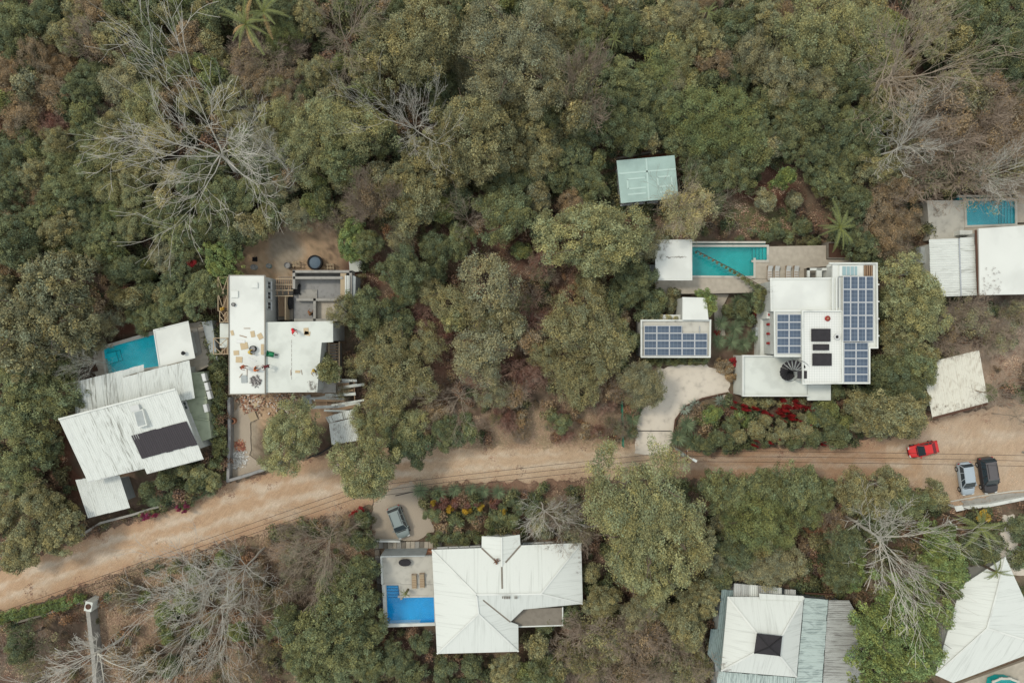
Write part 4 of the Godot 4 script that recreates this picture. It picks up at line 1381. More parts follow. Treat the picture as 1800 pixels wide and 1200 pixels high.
func rosette(u, v, r, kind, label, group := ""):
	var at := P(u, v, 0.6)
	at.y = 0.0
	var th := thing("agave_plant" if kind == "agave" else "yucca_plant", label, "plant", at, group)
	var st := MB.new()
	st.tube([at + Vector3(0, -0.1, 0), at + Vector3(0, 0.4 if kind == "agave" else 0.9, 0)], [0.12, 0.1], 6)
	part(th, "stem", st, M.bark)
	var o := MeshInstance3D.new()
	o.name = "leaves"
	o.mesh = protos[kind]
	o.material_override = leafm[kind]
	th.add_child(o)
	o.position.y = 0.0 if kind == "agave" else 0.6
	o.rotation.y = rng.randf() * TAU
	o.scale = Vector3.ONE * (r * PX / 1.15)


func inside(u, v, polys) -> bool:
	for p in polys:
		if Geometry2D.is_point_in_polygon(Vector2(u, v), p):
			return true
	return false


func poly(list) -> PackedVector2Array:
	var out := PackedVector2Array()
	for p in list:
		out.append(Vector2(p[0], p[1]))
	return out


func grow_all(kind, place, list):
	for a in list:
		grow(a[0], a[1], a[2], kind, place)


# ------------------------------------------------------------------ the ground and the road
const ROAD_TOP := [[-500, 1195], [-200, 1085], [0, 1003], [100, 965], [165, 938], [250, 912], [330, 884], [395, 854], [440, 838], [500, 818], [545, 806], [600, 785], [700, 783], [800, 788], [900, 780], [1000, 775], [1100, 780], [1150, 785], [1200, 792], [1300, 790], [1400, 785], [1500, 778], [1560, 765], [1650, 735], [1700, 722], [1800, 712], [2000, 712], [2300, 712]]
const ROAD_LOW := [[-500, 1285], [-200, 1170], [0, 1088], [100, 1046], [165, 1021], [250, 990], [330, 972], [395, 953], [440, 942], [500, 920], [545, 912], [600, 905], [700, 868], [800, 848], [900, 848], [1000, 842], [1100, 840], [1150, 840], [1200, 840], [1300, 840], [1400, 842], [1500, 842], [1560, 850], [1650, 880], [1700, 893], [1800, 872], [2000, 872], [2300, 872]]

# matter on the ground: [u, v, radius u, radius v, colour]
var ground_spots := []


func ground_color(u: float, v: float) -> Color:
	var a := nz.get_noise_2d(u * 0.9, v * 0.9)
	var b := nz.get_noise_2d(u * 4.0 + 900, v * 4.0)
	var c := nz2.get_noise_2d(u * 14.0, v * 14.0)
	var litter := Color(0.200, 0.138, 0.102)
	var brown := Color(0.255, 0.195, 0.140)
	var moss := Color(0.155, 0.150, 0.088)
	var col := litter.lerp(brown, clampf(0.5 + a * 1.6, 0, 1))
	col = col.lerp(moss, clampf(b * 1.8 - 0.1, 0, 0.8))
	for s in ground_spots:
		var du: float = (u - s[0]) / s[2]
		var dv: float = (v - s[1]) / s[3]
		var d := du * du + dv * dv
		if d < 2.2:
			var k := clampf((1.0 - sqrt(d)) * 2.0 + 0.35 + b * 0.9 + c * 0.35, 0, 1)
			col = col.lerp(s[4], k)
	return col * 1.45 * (1.0 + 0.3 * c + 0.25 * b)


func build_ground():
	var tan := Color(0.44, 0.31, 0.21)
	var orange := Color(0.60, 0.425, 0.275)
	var straw := Color(0.56, 0.42, 0.305)
	var grass := Color(0.17, 0.17, 0.085)
	var red := Color(0.235, 0.135, 0.10)
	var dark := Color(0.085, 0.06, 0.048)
	ground_spots = [
		[505, 445, 110, 72, orange], [505, 455, 90, 45, orange], [500, 440, 30, 45, Color(0.42, 0.36, 0.28)], [470, 720, 80, 40, orange], [540, 720, 60, 35, tan], [430, 760, 25, 80, Color(0.44, 0.37, 0.28)],
		[880, 760, 160, 32, straw], [1000, 755, 110, 28, straw], [1080, 765, 60, 22, straw], [950, 730, 40, 30, straw],
		[780, 580, 120, 90, red], [860, 420, 120, 40, red], [960, 460, 60, 40, red], [1000, 560, 60, 60, Color(0.22, 0.11, 0.07)], [720, 560, 50, 30, red], [880, 660, 80, 40, red],
		[1120, 275, 70, 12, Color(0.30, 0.12, 0.07)], [1070, 300, 20, 40, red], [1350, 330, 60, 50, Color(0.17, 0.085, 0.06)], [1300, 380, 60, 25, grass], [1360, 395, 70, 25, grass], [1330, 312, 30, 15, red],
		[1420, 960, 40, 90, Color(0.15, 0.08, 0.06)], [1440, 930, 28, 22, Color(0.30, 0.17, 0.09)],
		[330, 1030, 90, 50, grass], [300, 1090, 70, 50, grass], [430, 1080, 70, 80, Color(0.36, 0.265, 0.195)], [230, 1130, 80, 70, Color(0.34, 0.24, 0.17)], [480, 1000, 100, 50, Color(0.34, 0.25, 0.175)], [400, 1160, 90, 50, grass], [200, 1060, 60, 30, Color(0.22, 0.14, 0.09)],
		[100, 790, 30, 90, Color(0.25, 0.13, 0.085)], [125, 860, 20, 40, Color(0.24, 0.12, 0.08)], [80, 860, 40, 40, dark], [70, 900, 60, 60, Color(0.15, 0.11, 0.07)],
		[1725, 590, 110, 70, Color(0.42, 0.335, 0.26)], [1775, 660, 70, 60, Color(0.46, 0.35, 0.265)], [1720, 550, 120, 30, Color(0.40, 0.34, 0.28)],
		[900, 852, 170, 20, Color(0.31, 0.20, 0.14)], [860, 920, 120, 25, Color(0.19, 0.135, 0.085)], [700, 1130, 70, 40, Color(0.15, 0.09, 0.07)], [950, 1120, 80, 40, Color(0.19, 0.14, 0.09)],
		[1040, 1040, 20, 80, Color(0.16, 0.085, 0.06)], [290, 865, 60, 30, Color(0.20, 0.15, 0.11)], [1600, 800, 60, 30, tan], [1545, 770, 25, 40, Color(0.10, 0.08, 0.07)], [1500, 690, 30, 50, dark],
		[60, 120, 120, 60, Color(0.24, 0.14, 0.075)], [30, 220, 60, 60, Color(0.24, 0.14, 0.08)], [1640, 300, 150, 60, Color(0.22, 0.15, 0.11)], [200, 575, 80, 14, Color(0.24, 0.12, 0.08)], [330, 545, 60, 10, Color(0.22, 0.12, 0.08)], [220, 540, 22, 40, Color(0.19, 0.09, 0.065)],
		[640, 480, 40, 50, Color(0.20, 0.11, 0.08)], [380, 600, 12, 60, Color(0.20, 0.13, 0.10)], [1760, 960, 60, 60, Color(0.25, 0.2, 0.15)]]
	var v := PackedVector3Array()
	var c := PackedColorArray()
	var n := PackedVector3Array()
	var idx := PackedInt32Array()
	# fine grid in and round the frame, then wide strips to the far edge
	var xs := []
	var zs := []
	for x in [-420.0, -220.0, -140.0, -100.0]:
		xs.append(x)
	for i in 401:
		xs.append(-84.0 + i * 0.42)
	for x in [100.0, 140.0, 220.0, 420.0]:
		xs.append(x)
	for z in [-420.0, -220.0, -120.0, -80.0]:
		zs.append(z)
	for i in 281:
		zs.append(-58.8 + i * 0.42)
	for z in [80.0, 120.0, 220.0, 420.0]:
		zs.append(z)
	for z in zs:
		for x in xs:
			var y := -0.10 + 0.07 * nz2.get_noise_2d(x * 8.0, z * 8.0)
			v.append(Vector3(x, y, z))
			n.append(Vector3.UP)
			c.append(ground_color(x / PX + 900.0, z / PX + 600.0))
	var w := xs.size()
	for j in zs.size() - 1:
		for i in w - 1:
			var k := j * w + i
			idx.append_array([k, k + 1, k + w + 1, k, k + w + 1, k + w])
	var arr := []
	arr.resize(Mesh.ARRAY_MAX)
	arr[Mesh.ARRAY_VERTEX] = v
	arr[Mesh.ARRAY_NORMAL] = n
	arr[Mesh.ARRAY_COLOR] = c
	arr[Mesh.ARRAY_INDEX] = idx
	var m := ArrayMesh.new()
	m.add_surface_from_arrays(Mesh.PRIMITIVE_TRIANGLES, arr)
	lone("ground", m, M.ground, "", "", "", "structure")


func edge_at(list, u: float) -> float:
	for i in list.size() - 1:
		if u <= list[i + 1][0]:
			return lerpf(list[i][1], list[i + 1][1], (u - list[i][0]) / float(list[i + 1][0] - list[i][0]))
	return list[-1][1]


func build_road():
	var mb_v := PackedVector3Array()
	var mb_c := PackedColorArray()
	var mb_n := PackedVector3Array()
	var idx := PackedInt32Array()
	var across := 30
	var row := 0
	var u := -480.0
	while u <= 2280.0:
		var t0 := edge_at(ROAD_TOP, u) + 8.0 * nz2.get_noise_2d(u * 5.0, 10.0)
		var t1 := edge_at(ROAD_LOW, u) + 9.0 * nz2.get_noise_2d(u * 5.0, 90.0)
		for k in across + 1:
			var f := float(k) / across
			var vv := lerpf(t0, t1, f)
			var p := P(u, vv)
			var edge := minf(f, 1 - f)
			var a := nz.get_noise_2d(u * 1.6 + 300, vv * 5.0)
			var b := nz2.get_noise_2d(u * 9.0, vv * 12.0)
			var track := exp(-pow((f - 0.30 + 0.05 * a) / 0.07, 2)) + exp(-pow((f - 0.62 + 0.05 * a) / 0.07, 2))
			var tan := Color(0.46, 0.325, 0.215)
			var pale := Color(0.56, 0.47, 0.37)
			var red := Color(0.39, 0.245, 0.16)
			var col := tan.lerp(pale, clampf(track * 0.75 + a * 1.1 + 0.3 * nz2.get_noise_2d(u * 3.5 + 77.0, f * 500.0) + 0.25 * nz2.get_noise_2d(u * 16.0, vv * 18.0), 0, 1))
			col = col.lerp(red, clampf(0.55 - edge * 4.0 + b * 0.8 - a * 0.5, 0, 0.85))
			if u > 720 and u < 1160:
				col = col.lerp(Color(0.50, 0.40, 0.29), 0.45)
			if u > 1180 and u < 1560:
				col = col.lerp(Color(0.36, 0.215, 0.14), 0.42 * clampf(1.0 + b, 0, 1))
			if u > 1620:
				col = col.lerp(Color(0.45, 0.36, 0.27), 0.5)
			mb_v.append(Vector3(p.x, 0.02 - 0.10 * clampf(1.0 - edge * 14.0, 0, 1) + 0.012 * b - 0.015 * track, p.z))
			mb_n.append(Vector3.UP)
			mb_c.append(Color(col.r * 1.0, col.g * 0.985, col.b * 0.97) * 1.08 * (1.0 + 0.14 * b + 0.10 * nz2.get_noise_2d(u * 22.0, vv * 22.0)))
		if row > 0:
			for k in across:
				var q := (row - 1) * (across + 1) + k
				idx.append_array([q, q + across + 1, q + 1, q + 1, q + across + 1, q + across + 2])
		row += 1
		u += 4.0
	var arr := []
	arr.resize(Mesh.ARRAY_MAX)
	arr[Mesh.ARRAY_VERTEX] = mb_v
	arr[Mesh.ARRAY_NORMAL] = mb_n
	arr[Mesh.ARRAY_COLOR] = mb_c
	arr[Mesh.ARRAY_INDEX] = idx
	var m := ArrayMesh.new()
	m.add_surface_from_arrays(Mesh.PRIMITIVE_TRIANGLES, arr)
	lone("road", m, M.road, "", "", "", "structure")
	sheet("driveway", [[1116, 798], [1120, 745], [1130, 716], [1152, 712], [1157, 650], [1190, 640], [1240, 642], [1282, 655], [1282, 690], [1238, 700], [1206, 714], [1190, 735], [1182, 765], [1174, 800]], 0.045, M.drive)
	sheet("gravel_driveway", [[655, 885], [690, 858], [722, 846], [742, 870], [752, 905], [766, 930], [735, 950], [653, 949]], 0.04, M.gravel)
	sheet("yard", [[402, 846], [404, 730], [425, 705], [455, 712], [440, 745], [440, 800], [470, 826]], 0.03, M.gravel)
	gate_track()
	sheet("lane", [[1752, 1000], [1762, 905], [1785, 905], [1790, 980], [1830, 985], [1830, 1010], [1770, 1010]], 0.03, M.drive)


func gate_track():
	var mb := MB.new()
	mb.beam(P(1118, 757, 0.06), P(1181, 757.5, 0.06), 0.10, 0.04)
	lone("gate_track", mb, M.black, "dark steel gate track set across the concrete driveway", "gate track")
	var mc := MB.new()
	mc.beam(P(695, 871, 0.06), P(726, 864, 0.06), 0.10, 0.04)
	lone("gate_track", mc, M.black, "dark steel gate track across the gravel driveway's mouth", "gate track")


# a flat sheet of ground with an uneven edge
func sheet(called, pts, y, m):
	var flat := []
	for i in pts.size():
		var a = pts[i]
		var b = pts[(i + 1) % pts.size()]
		for k in 6:
			var t := k / 6.0
			var u := lerpf(a[0], b[0], t)
			var v := lerpf(a[1], b[1], t)
			flat.append(P(u + 4.0 * nz2.get_noise_2d(u * 9.0, v * 9.0), v + 4.0 * nz2.get_noise_2d(u * 9.0 + 500, v * 9.0)) + Vector3(0, y, 0))
	var mb := MB.new()
	mb.plate(flat, 0.16)
	lone(called, mb, m, "", "", "", "structure")


# ------------------------------------------------------------------ pools
# outline of the water in pixels at height h
func pool(called, label, pts, h, key, steps := [], depth := 0.95, rim := 0.28):
	var w := []
	for p in pts:
		w.append(P(p[0], p[1], h))
	var c := Vector3.ZERO
	for p in w:
		c += p / w.size()
	c.y = 0.0
	var th := thing(called, label, "pool", c)
	var fl := []
	for p in w:
		fl.append(Vector3(p.x, h - depth, p.z))
	var mb := MB.new()
	mb.plate(fl, 0.15)
	part(th, "basin_floor", mb, M["basin_" + key])
	var wl := MB.new()
	var area := 0.0
	for i in w.size():
		area += Vector2(w[i].x, w[i].z).cross(Vector2(w[(i + 1) % w.size()].x, w[(i + 1) % w.size()].z))
	var cp := MB.new()
	for i in w.size():
		var a: Vector3 = w[i]
		var b: Vector3 = w[(i + 1) % w.size()]
		var e := (b - a)
		var o := Vector3(e.z, 0, -e.x).normalized() * signf(area)
		var yaw := atan2(-e.z, e.x)
		wl.box((a + b) / 2 + o * 0.06 + Vector3.UP * (-depth / 2), Vector3(e.length() + 0.11, depth, 0.118), yaw)
		cp.box((a + b) / 2 + o * (rim / 2 + 0.002) + Vector3.UP * (0.06 + 0.002 * (i % 2)), Vector3(e.length() + rim * 1.9, 0.10, rim), yaw)
	part(th, "basin_wall", wl, M["basin_" + key])
	part(th, "coping", cp, M.deck_pale)
	for s in steps:
		var q := MB.new()
		q.plate(PP(s[0], h - s[1]), 0.1, h - depth)
		var sp := part(th, "step", q, M["basin_" + key])
		var ed := MB.new()
		var sc = PP(s[0], h - s[1] + 0.012)
		for e in sc.size():
			ed.beam(sc[e], sc[(e + 1) % sc.size()], 0.09, 0.012)
		part(sp, "nosing", ed, M["edge_" + key])
	var wt := MB.new()
	var sur := []
	for p in w:
		sur.append(p - Vector3.UP * 0.10)
	wt.plate(sur, 0.02)
	part(th, "water", wt, M["water_" + key])
	return th


# ------------------------------------------------------------------ solar panels: corners a (upper left), b (upper right), d (lower left)
func solar_array(label, rects, h, tilt := 0.03):
	# rects: [u0, v0, u1, v1, columns, rows, list of [col, row] left out]
	var r0 = rects[0]
	var base := P(r0[0], r0[1], h)
	base.y = h
	var th := thing("solar_array", label, "solar panels", base)
	var rail := MB.new()
	for r in rects:
		var a := P(r[0], r[1], h)
		var b := P(r[2], r[3], h)
		var dx: float = (b.x - a.x) / r[4]
		var dz: float = (b.z - a.z) / r[5]
		for i in r[4]:
			for j in r[5]:
				if r.size() > 6 and [i, j] in r[6]:
					continue
				var at := Vector3(a.x + (i + 0.5) * dx, h + 0.14 + tilt * (r[5] - j) * 0.3, a.z + (j + 0.5) * dz)
				var fr := MB.new()
				fr.box(at, Vector3(dx - 0.03, 0.04, dz - 0.03))
				var f := part(th, "panel", fr, M.solar_frame)
				var g := MB.new()
				var sx := dx / 2 - 0.065
				var sz := dz / 2 - 0.065
				var y := Vector3.UP * 0.024
				var tall := dz > dx
				var q := [Vector3(-sx, 0, -sz), Vector3(sx, 0, -sz), Vector3(sx, 0, sz), Vector3(-sx, 0, sz)]
				var uv := [Vector2(0, 0), Vector2(1, 0), Vector2(1, 1), Vector2(0, 1)] if tall else [Vector2(0, 1), Vector2(0, 0), Vector2(1, 0), Vector2(1, 1)]
				g.tri(at + y + q[0], at + y + q[1], at + y + q[2], Vector3.UP, uv[0], uv[1], uv[2])
				g.tri(at + y + q[0], at + y + q[2], at + y + q[3], Vector3.UP, uv[0], uv[2], uv[3])
				part(f, "cells", g, M.solar)
		for s in [0.12, 0.5, 0.88]:
			rail.box(Vector3(lerpf(a.x, b.x, s), h + 0.065, (a.z + b.z) / 2), Vector3(0.06, 0.10, b.z - a.z - 0.1))
	part(th, "mounting_rail", rail, M.metal)


func ac_unit(u, v, h, yaw, label, group):
	var at := P(u, v, h + 0.5)
	at.y = h
	var th := thing("air_conditioner", label, "air conditioner", at, group)
	var mb := MB.new()
	mb.box(at + Vector3.UP * 0.40, Vector3(0.45, 0.65, 1.0), yaw)
	part(th, "casing", mb, M.frame)
	var f := MB.new()
	f.box(at + Vector3.UP * 0.735, Vector3(0.30, 0.015, 0.8), yaw)
	part(th, "grille", f, M.metal)
	for s in [-1, 1]:
		var g := MB.new()
		g.box(at + Basis(Vector3.UP, yaw) * Vector3(0, 0.04, 0.35 * s), Vector3(0.45, 0.08, 0.08), yaw)
		part(th, "foot", g, M.metal)


func lounger(u, v, h, yaw, cushion, label, group := ""):
	var at := P(u, v, h + 0.3)
	at.y = h
	var th := thing("sun_lounger", label, "lounger", at, group)
	var b := Basis(Vector3.UP, yaw)
	var fr := MB.new()
	for s in [-1, 1]:
		fr.box(at + b * Vector3(0.29 * s, 0.24, 0.0), Vector3(0.06, 0.08, 1.9), yaw)
	fr.box(at + b * Vector3(0, 0.24, 0.92), Vector3(0.52, 0.08, 0.06), yaw)
	fr.box(at + b * Vector3(0, 0.24, -0.92), Vector3(0.52, 0.08, 0.06), yaw)
	part(th, "frame", fr, M.wood)
	for s in [-1, 1]:
		for e in [-1, 1]:
			var lg := MB.new()
			lg.box(at + b * Vector3(0.27 * s, 0.10, 0.8 * e), Vector3(0.06, 0.20, 0.06), yaw)
			part(th, "leg", lg, M.wood)
	var seat := MB.new()
	seat.box(at + b * Vector3(0, 0.33, 0.3), Vector3(0.56, 0.08, 1.25), yaw)
	part(th, "seat", seat, cushion)
	var back := MB.new()
	back.box(at + b * Vector3(0, 0.47, -0.6), Vector3(0.56, 0.08, 0.62), 0.0, Color.WHITE, b * Basis(Vector3.RIGHT, 0.45))
	part(th, "backrest", back, cushion)
	for k in 5:
		var sl := MB.new()
		sl.box(at + b * Vector3(0, 0.375, -0.15 + k * 0.22), Vector3(0.5, 0.012, 0.10), yaw)
		part(th, "slat", sl, M.wood)


# ------------------------------------------------------------------ cars: nose towards +z before turning
func car(at: Vector3, yaw: float, ln: float, wd: float, ht: float, paint: Material, label: String, suv: bool, roof_mat: Material = null, rack := false):
	var th := thing("parked_car", label, "car", at)
	th.rotation.y = yaw
	var belt := ht * 0.60
	var hl := ln / 2
	# lower body: [z, half width, top]
	var sec := [[-hl, 0.74, 0.80], [-hl + 0.12, 0.90, 0.95], [-hl + 0.5, 0.98, 1.0], [-hl * 0.3, 1.0, 1.0], [hl * 0.3, 1.0, 0.98], [hl - 0.75, 0.97, 0.92], [hl - 0.3, 0.90, 0.84], [hl - 0.06, 0.76, 0.68], [hl, 0.66, 0.55]]
	var b := MB.new()
	var rings := []
	for s in sec:
		var w: float = wd / 2 * s[1]
		var tp: float = belt * s[2]
		rings.append([Vector3(-w * 0.92, 0.24, s[0]), Vector3(-w, 0.45, s[0]), Vector3(-w * 0.985, tp - 0.12, s[0]), Vector3(-w * 0.88, tp - 0.01, s[0]), Vector3(-w * 0.45, tp + 0.02, s[0]), Vector3(w * 0.45, tp + 0.02, s[0]), Vector3(w * 0.88, tp - 0.01, s[0]), Vector3(w * 0.985, tp - 0.12, s[0]), Vector3(w, 0.45, s[0]), Vector3(w * 0.92, 0.24, s[0])])
	smooth_loft(b, rings, true)
	local_part(th, "body", b, paint)
	# cabin: [z at belt, z at roof] of its two ends
	var zb0 := -hl + (0.18 if suv else 0.45)
	var zr0 := -hl + (0.45 if suv else 1.15)
	var zr1 := hl * (0.16 if suv else 0.10)
	var zb1 := hl * (0.50 if suv else 0.46)
	var wb := wd / 2 * 0.93
	var wr := wd / 2 * 0.76
	var y0 := belt - 0.02
	var y1 := ht
	var rf := MB.new()
	var rr := []
	for k in 6:
		var z := lerpf(zr0, zr1, k / 5.0)
		var dip := 0.035 * pow(absf(k / 2.5 - 1.0), 2.0)
		rr.append([Vector3(-wr, y1 - 0.10 - dip, z), Vector3(-wr * 0.93, y1 - 0.03 - dip, z), Vector3(-wr * 0.5, y1 - dip, z), Vector3(wr * 0.5, y1 - dip, z), Vector3(wr * 0.93, y1 - 0.03 - dip, z), Vector3(wr, y1 - 0.10 - dip, z)])
	smooth_loft(rf, rr, false)
	local_part(th, "roof", rf, roof_mat if roof_mat else paint)
	var yr := y1 - 0.11
	var ws := MB.new()
	ws.quad(Vector3(-wb * 0.93, y0 + 0.02, zb1), Vector3(wb * 0.93, y0 + 0.02, zb1), Vector3(wr * 0.95, yr + 0.06, zr1), Vector3(-wr * 0.95, yr + 0.06, zr1), Vector3(0, 0.7, 0.7))
	local_part(th, "windscreen", ws, M.pane)
	var rw := MB.new()
	rw.quad(Vector3(-wb * 0.9, y0 + 0.05, zb0), Vector3(wb * 0.9, y0 + 0.05, zb0), Vector3(wr * 0.95, yr + 0.06, zr0), Vector3(-wr * 0.95, yr + 0.06, zr0), Vector3(0, 0.5, -0.8))
	local_part(th, "rear_window", rw, M.pane)
	for s in [-1.0, 1.0]:
		var cuts := [0.0, 0.34, 0.70, 1.0]
		for k in 3:
			var g := MB.new()
			var a0: float = cuts[k] + 0.015
			var a1: float = cuts[k + 1] - 0.015
			g.quad(Vector3(wb * s, y0, lerpf(zb0, zb1, a0)), Vector3(wb * s, y0, lerpf(zb0, zb1, a1)), Vector3(wr * s, yr, lerpf(zr0, zr1, a1)), Vector3(wr * s, yr, lerpf(zr0, zr1, a0)), Vector3(s, 0.4, 0).normalized())
			local_part(th, "side_window", g, M.pane)
		for k in 4:
			var pl := MB.new()
			pl.beam(Vector3(wb * s, y0, lerpf(zb0, zb1, cuts[k])), Vector3(wr * s, yr + 0.02, lerpf(zr0, zr1, cuts[k])), 0.07, 0.07)
			local_part(th, "pillar", pl, paint)
		for e in [-0.31, 0.31]:
			var wh := MB.new()
			wh.tube([Vector3(s * (wd / 2 - 0.22), 0.33, ln * e), Vector3(s * (wd / 2 + 0.01), 0.33, ln * e)], [0.33, 0.33], 16)
			var tyre = local_part(th, "wheel", wh, M.black)
			var ri := MB.new()
			ri.tube([Vector3(s * (wd / 2 + 0.0), 0.33, ln * e), Vector3(s * (wd / 2 + 0.02), 0.33, ln * e)], [0.21, 0.19], 12)
			part(tyre, "rim", ri, M.metal)
		var mi := MB.new()
		mi.box(Vector3(s * (wd / 2 + 0.09), belt + 0.05, zb1 - 0.25), Vector3(0.18, 0.13, 0.10))
		local_part(th, "mirror", mi, paint)
		var hd := MB.new()
		hd.box(Vector3(s * wd * 0.33, belt * 0.66, hl - 0.075), Vector3(0.34, 0.14, 0.12), 0.0, Color.WHITE, Basis(Vector3.UP, s * 0.25))
		local_part(th, "headlight", hd, M.frame)
		var tl := MB.new()
		tl.box(Vector3(s * wd * 0.40, belt * 0.74, -hl + 0.07), Vector3(0.22, 0.22, 0.12))
		local_part(th, "taillight", tl, M.red)
		if rack:
			var ra := MB.new()
			ra.beam(Vector3(s * wr * 0.82, y1 + 0.04, zr0 + 0.2), Vector3(s * wr * 0.82, y1 + 0.04, zr1 - 0.2), 0.04, 0.04)
			local_part(th, "roof_rail", ra, M.black)
	var ln_mb := MB.new()
	ln_mb.beam(Vector3(-wd * 0.33, belt * 0.99 + 0.012, zb1 + 0.10), Vector3(wd * 0.33, belt * 0.99 + 0.012, zb1 + 0.10), 0.10, 0.012)
	local_part(th, "wiper_cowl", ln_mb, M.black)
	var gr := MB.new()
	gr.box(Vector3(0, 0.42, hl - 0.02), Vector3(wd * 0.5, 0.16, 0.08))
	local_part(th, "grille", gr, M.black)
	return th


func local_part(th, called, mb, m):
	var o := MeshInstance3D.new()
	o.name = called
	o.mesh = mb.mesh()
	o.material_override = m
	th.add_child(o, true)
	return o


func smooth_loft(mb: MB, rings: Array, caps: bool):
	var n: int = rings[0].size()
	var norm := []
	for i in rings.size():
		var row := []
		for k in n:
			var dz: Vector3 = rings[mini(i + 1, rings.size() - 1)][k] - rings[maxi(i - 1, 0)][k]
			var dk: Vector3 = rings[i][mini(k + 1, n - 1)] - rings[i][maxi(k - 1, 0)]
			var nn := dk.cross(dz).normalized()
			var mid := Vector3(0, rings[i][k].y * 0.4, rings[i][k].z * 0.97)
			if nn.dot(rings[i][k] - mid) < 0:
				nn = -nn
			row.append(nn)
		norm.append(row)
	for i in rings.size() - 1:
		for k in n - 1:
			var ids := [[i, k], [i, k + 1], [i + 1, k + 1], [i, k], [i + 1, k + 1], [i + 1, k]]
			for t in [[0, 1, 2], [3, 4, 5]]:
				var a: Vector3 = rings[ids[t[0]][0]][ids[t[0]][1]]
				var b: Vector3 = rings[ids[t[1]][0]][ids[t[1]][1]]
				var d: Vector3 = rings[ids[t[2]][0]][ids[t[2]][1]]
				var order: Array = t if (b - a).cross(d - a).dot(norm[ids[t[0]][0]][ids[t[0]][1]]) <= 0 else [t[0], t[2], t[1]]
				for q in order:
					mb.v.append(rings[ids[q][0]][ids[q][1]])
					mb.n.append(norm[ids[q][0]][ids[q][1]])
					mb.t.append(Vector2.ZERO)
					mb.c.append(Color.WHITE)
	if caps:
		for e in [0, rings.size() - 1]:
			var nn := Vector3(0, 0, -1 if e == 0 else 1)
			for k in range(1, n - 1):
				mb.tri(rings[e][0], rings[e][k], rings[e][k + 1], nn, Vector2.ZERO, Vector2.ZERO, Vector2.ZERO)


# ------------------------------------------------------------------ people: one continuous body meshed as surface nets
func person(at: Vector3, yaw: float, pose: String, shirt: Color, pants: Color, hat: Color, label: String):
	var skin := Color(0.28, 0.16, 0.10)
	var shoe := Color(0.05, 0.04, 0.035)
	var hip := 0.92
	var lean := 0.0
	var kn := 0.08
	if pose == "bend":
		lean = 0.9
	if pose == "crouch":
		hip = 0.42
		lean = 0.55
	var hp := Vector3(0, hip, -0.12 if pose != "stand" else 0.0)
	var up := Vector3(0, cos(lean), sin(lean))
	var chest := hp + up * 0.34
	var neck := hp + up * 0.52
	var head := neck + Vector3(0, cos(lean * 0.7), sin(lean * 0.7)) * 0.17
	# [from, to, radius, radius, colour]
	var bones := [[hp, chest, 0.15, 0.16, shirt], [chest, neck, 0.16, 0.07, shirt], [neck, head, 0.055, 0.06, skin], [head, head + Vector3(0, 0.05, 0.015), 0.098, 0.09, skin], [head + Vector3(0, 0.055, -0.01), head + Vector3(0, 0.075, -0.01), 0.105, 0.10, hat], [head + Vector3(0, -0.01, 0.10), head + Vector3(0, -0.025, 0.112), 0.018, 0.018, skin]]
	for s in [-1.0, 1.0]:
		var h := hp + Vector3(0.10 * s, -0.03, 0)
		var ft := Vector3(0.14 * s, 0.09, 0.05 * s)
		var kne := (h + ft) / 2.0 + Vector3(0.02 * s, 0, kn)
		if pose == "crouch":
			kne = Vector3(0.20 * s, 0.50, 0.26)
			ft = Vector3(0.16 * s, 0.09, 0.02 + 0.05 * s)
		bones.append([h, kne, 0.095, 0.065, pants])
		bones.append([kne, ft, 0.062, 0.045, pants])
		bones.append([ft + Vector3(0, -0.04, -0.03), ft + Vector3(0.02 * s, -0.05, 0.17), 0.042, 0.035, shoe])
		var sh := chest + up * 0.12 + Vector3(0.19 * s, 0, 0)
		var el := sh + (Vector3(0.10 * s, -0.26, 0.06) if pose == "stand" else Vector3(0.10 * s, -0.20, 0.19))
		var ha := el + (Vector3(-0.02 * s, -0.18, 0.18) if pose == "stand" else Vector3(-0.06 * s, -0.17, 0.18))
		bones.append([chest + up * 0.13, sh, 0.08, 0.062, shirt])
		bones.append([sh, el, 0.058, 0.045, shirt])
		bones.append([el, ha, 0.042, 0.032, skin])
		bones.append([ha, ha + (ha - el).normalized() * 0.08, 0.034, 0.028, skin])
	var mb := MB.new()
	nets(mb, bones, 0.035)
	# five bent fingers to a hand, rooted in the palm
	for k in range(bones.size()):
		var b = bones[k]
		if b[3] == 0.028:
			var d: Vector3 = (b[1] - b[0]).normalized()
			var side := d.cross(Vector3.UP).normalized()
			for f in 4:
				var o: Vector3 = b[1] + side * (f - 1.5) * 0.019
				var l: float = [0.062, 0.072, 0.068, 0.052][f]
				mb.tube([o - d * 0.02, o + d * l * 0.55, o + d * l * 0.85 + Vector3.DOWN * l * 0.4], [0.009, 0.0085, 0.007], 5, skin)
			var th0: Vector3 = b[0] + side * 0.03 + d * 0.01
			mb.tube([th0, th0 + side * 0.03 + d * 0.03, th0 + side * 0.035 + d * 0.06], [0.011, 0.010, 0.008], 5, skin)
	var o := MeshInstance3D.new()
	o.name = numbered("person")
	o.mesh = mb.mesh()
	o.material_override = M.person
	add_child(o)
	o.position = at
	o.rotation.y = yaw
	o.set_meta("label", label)
	o.set_meta("category", "person")
	o.set_meta("group", "workers on the building site")


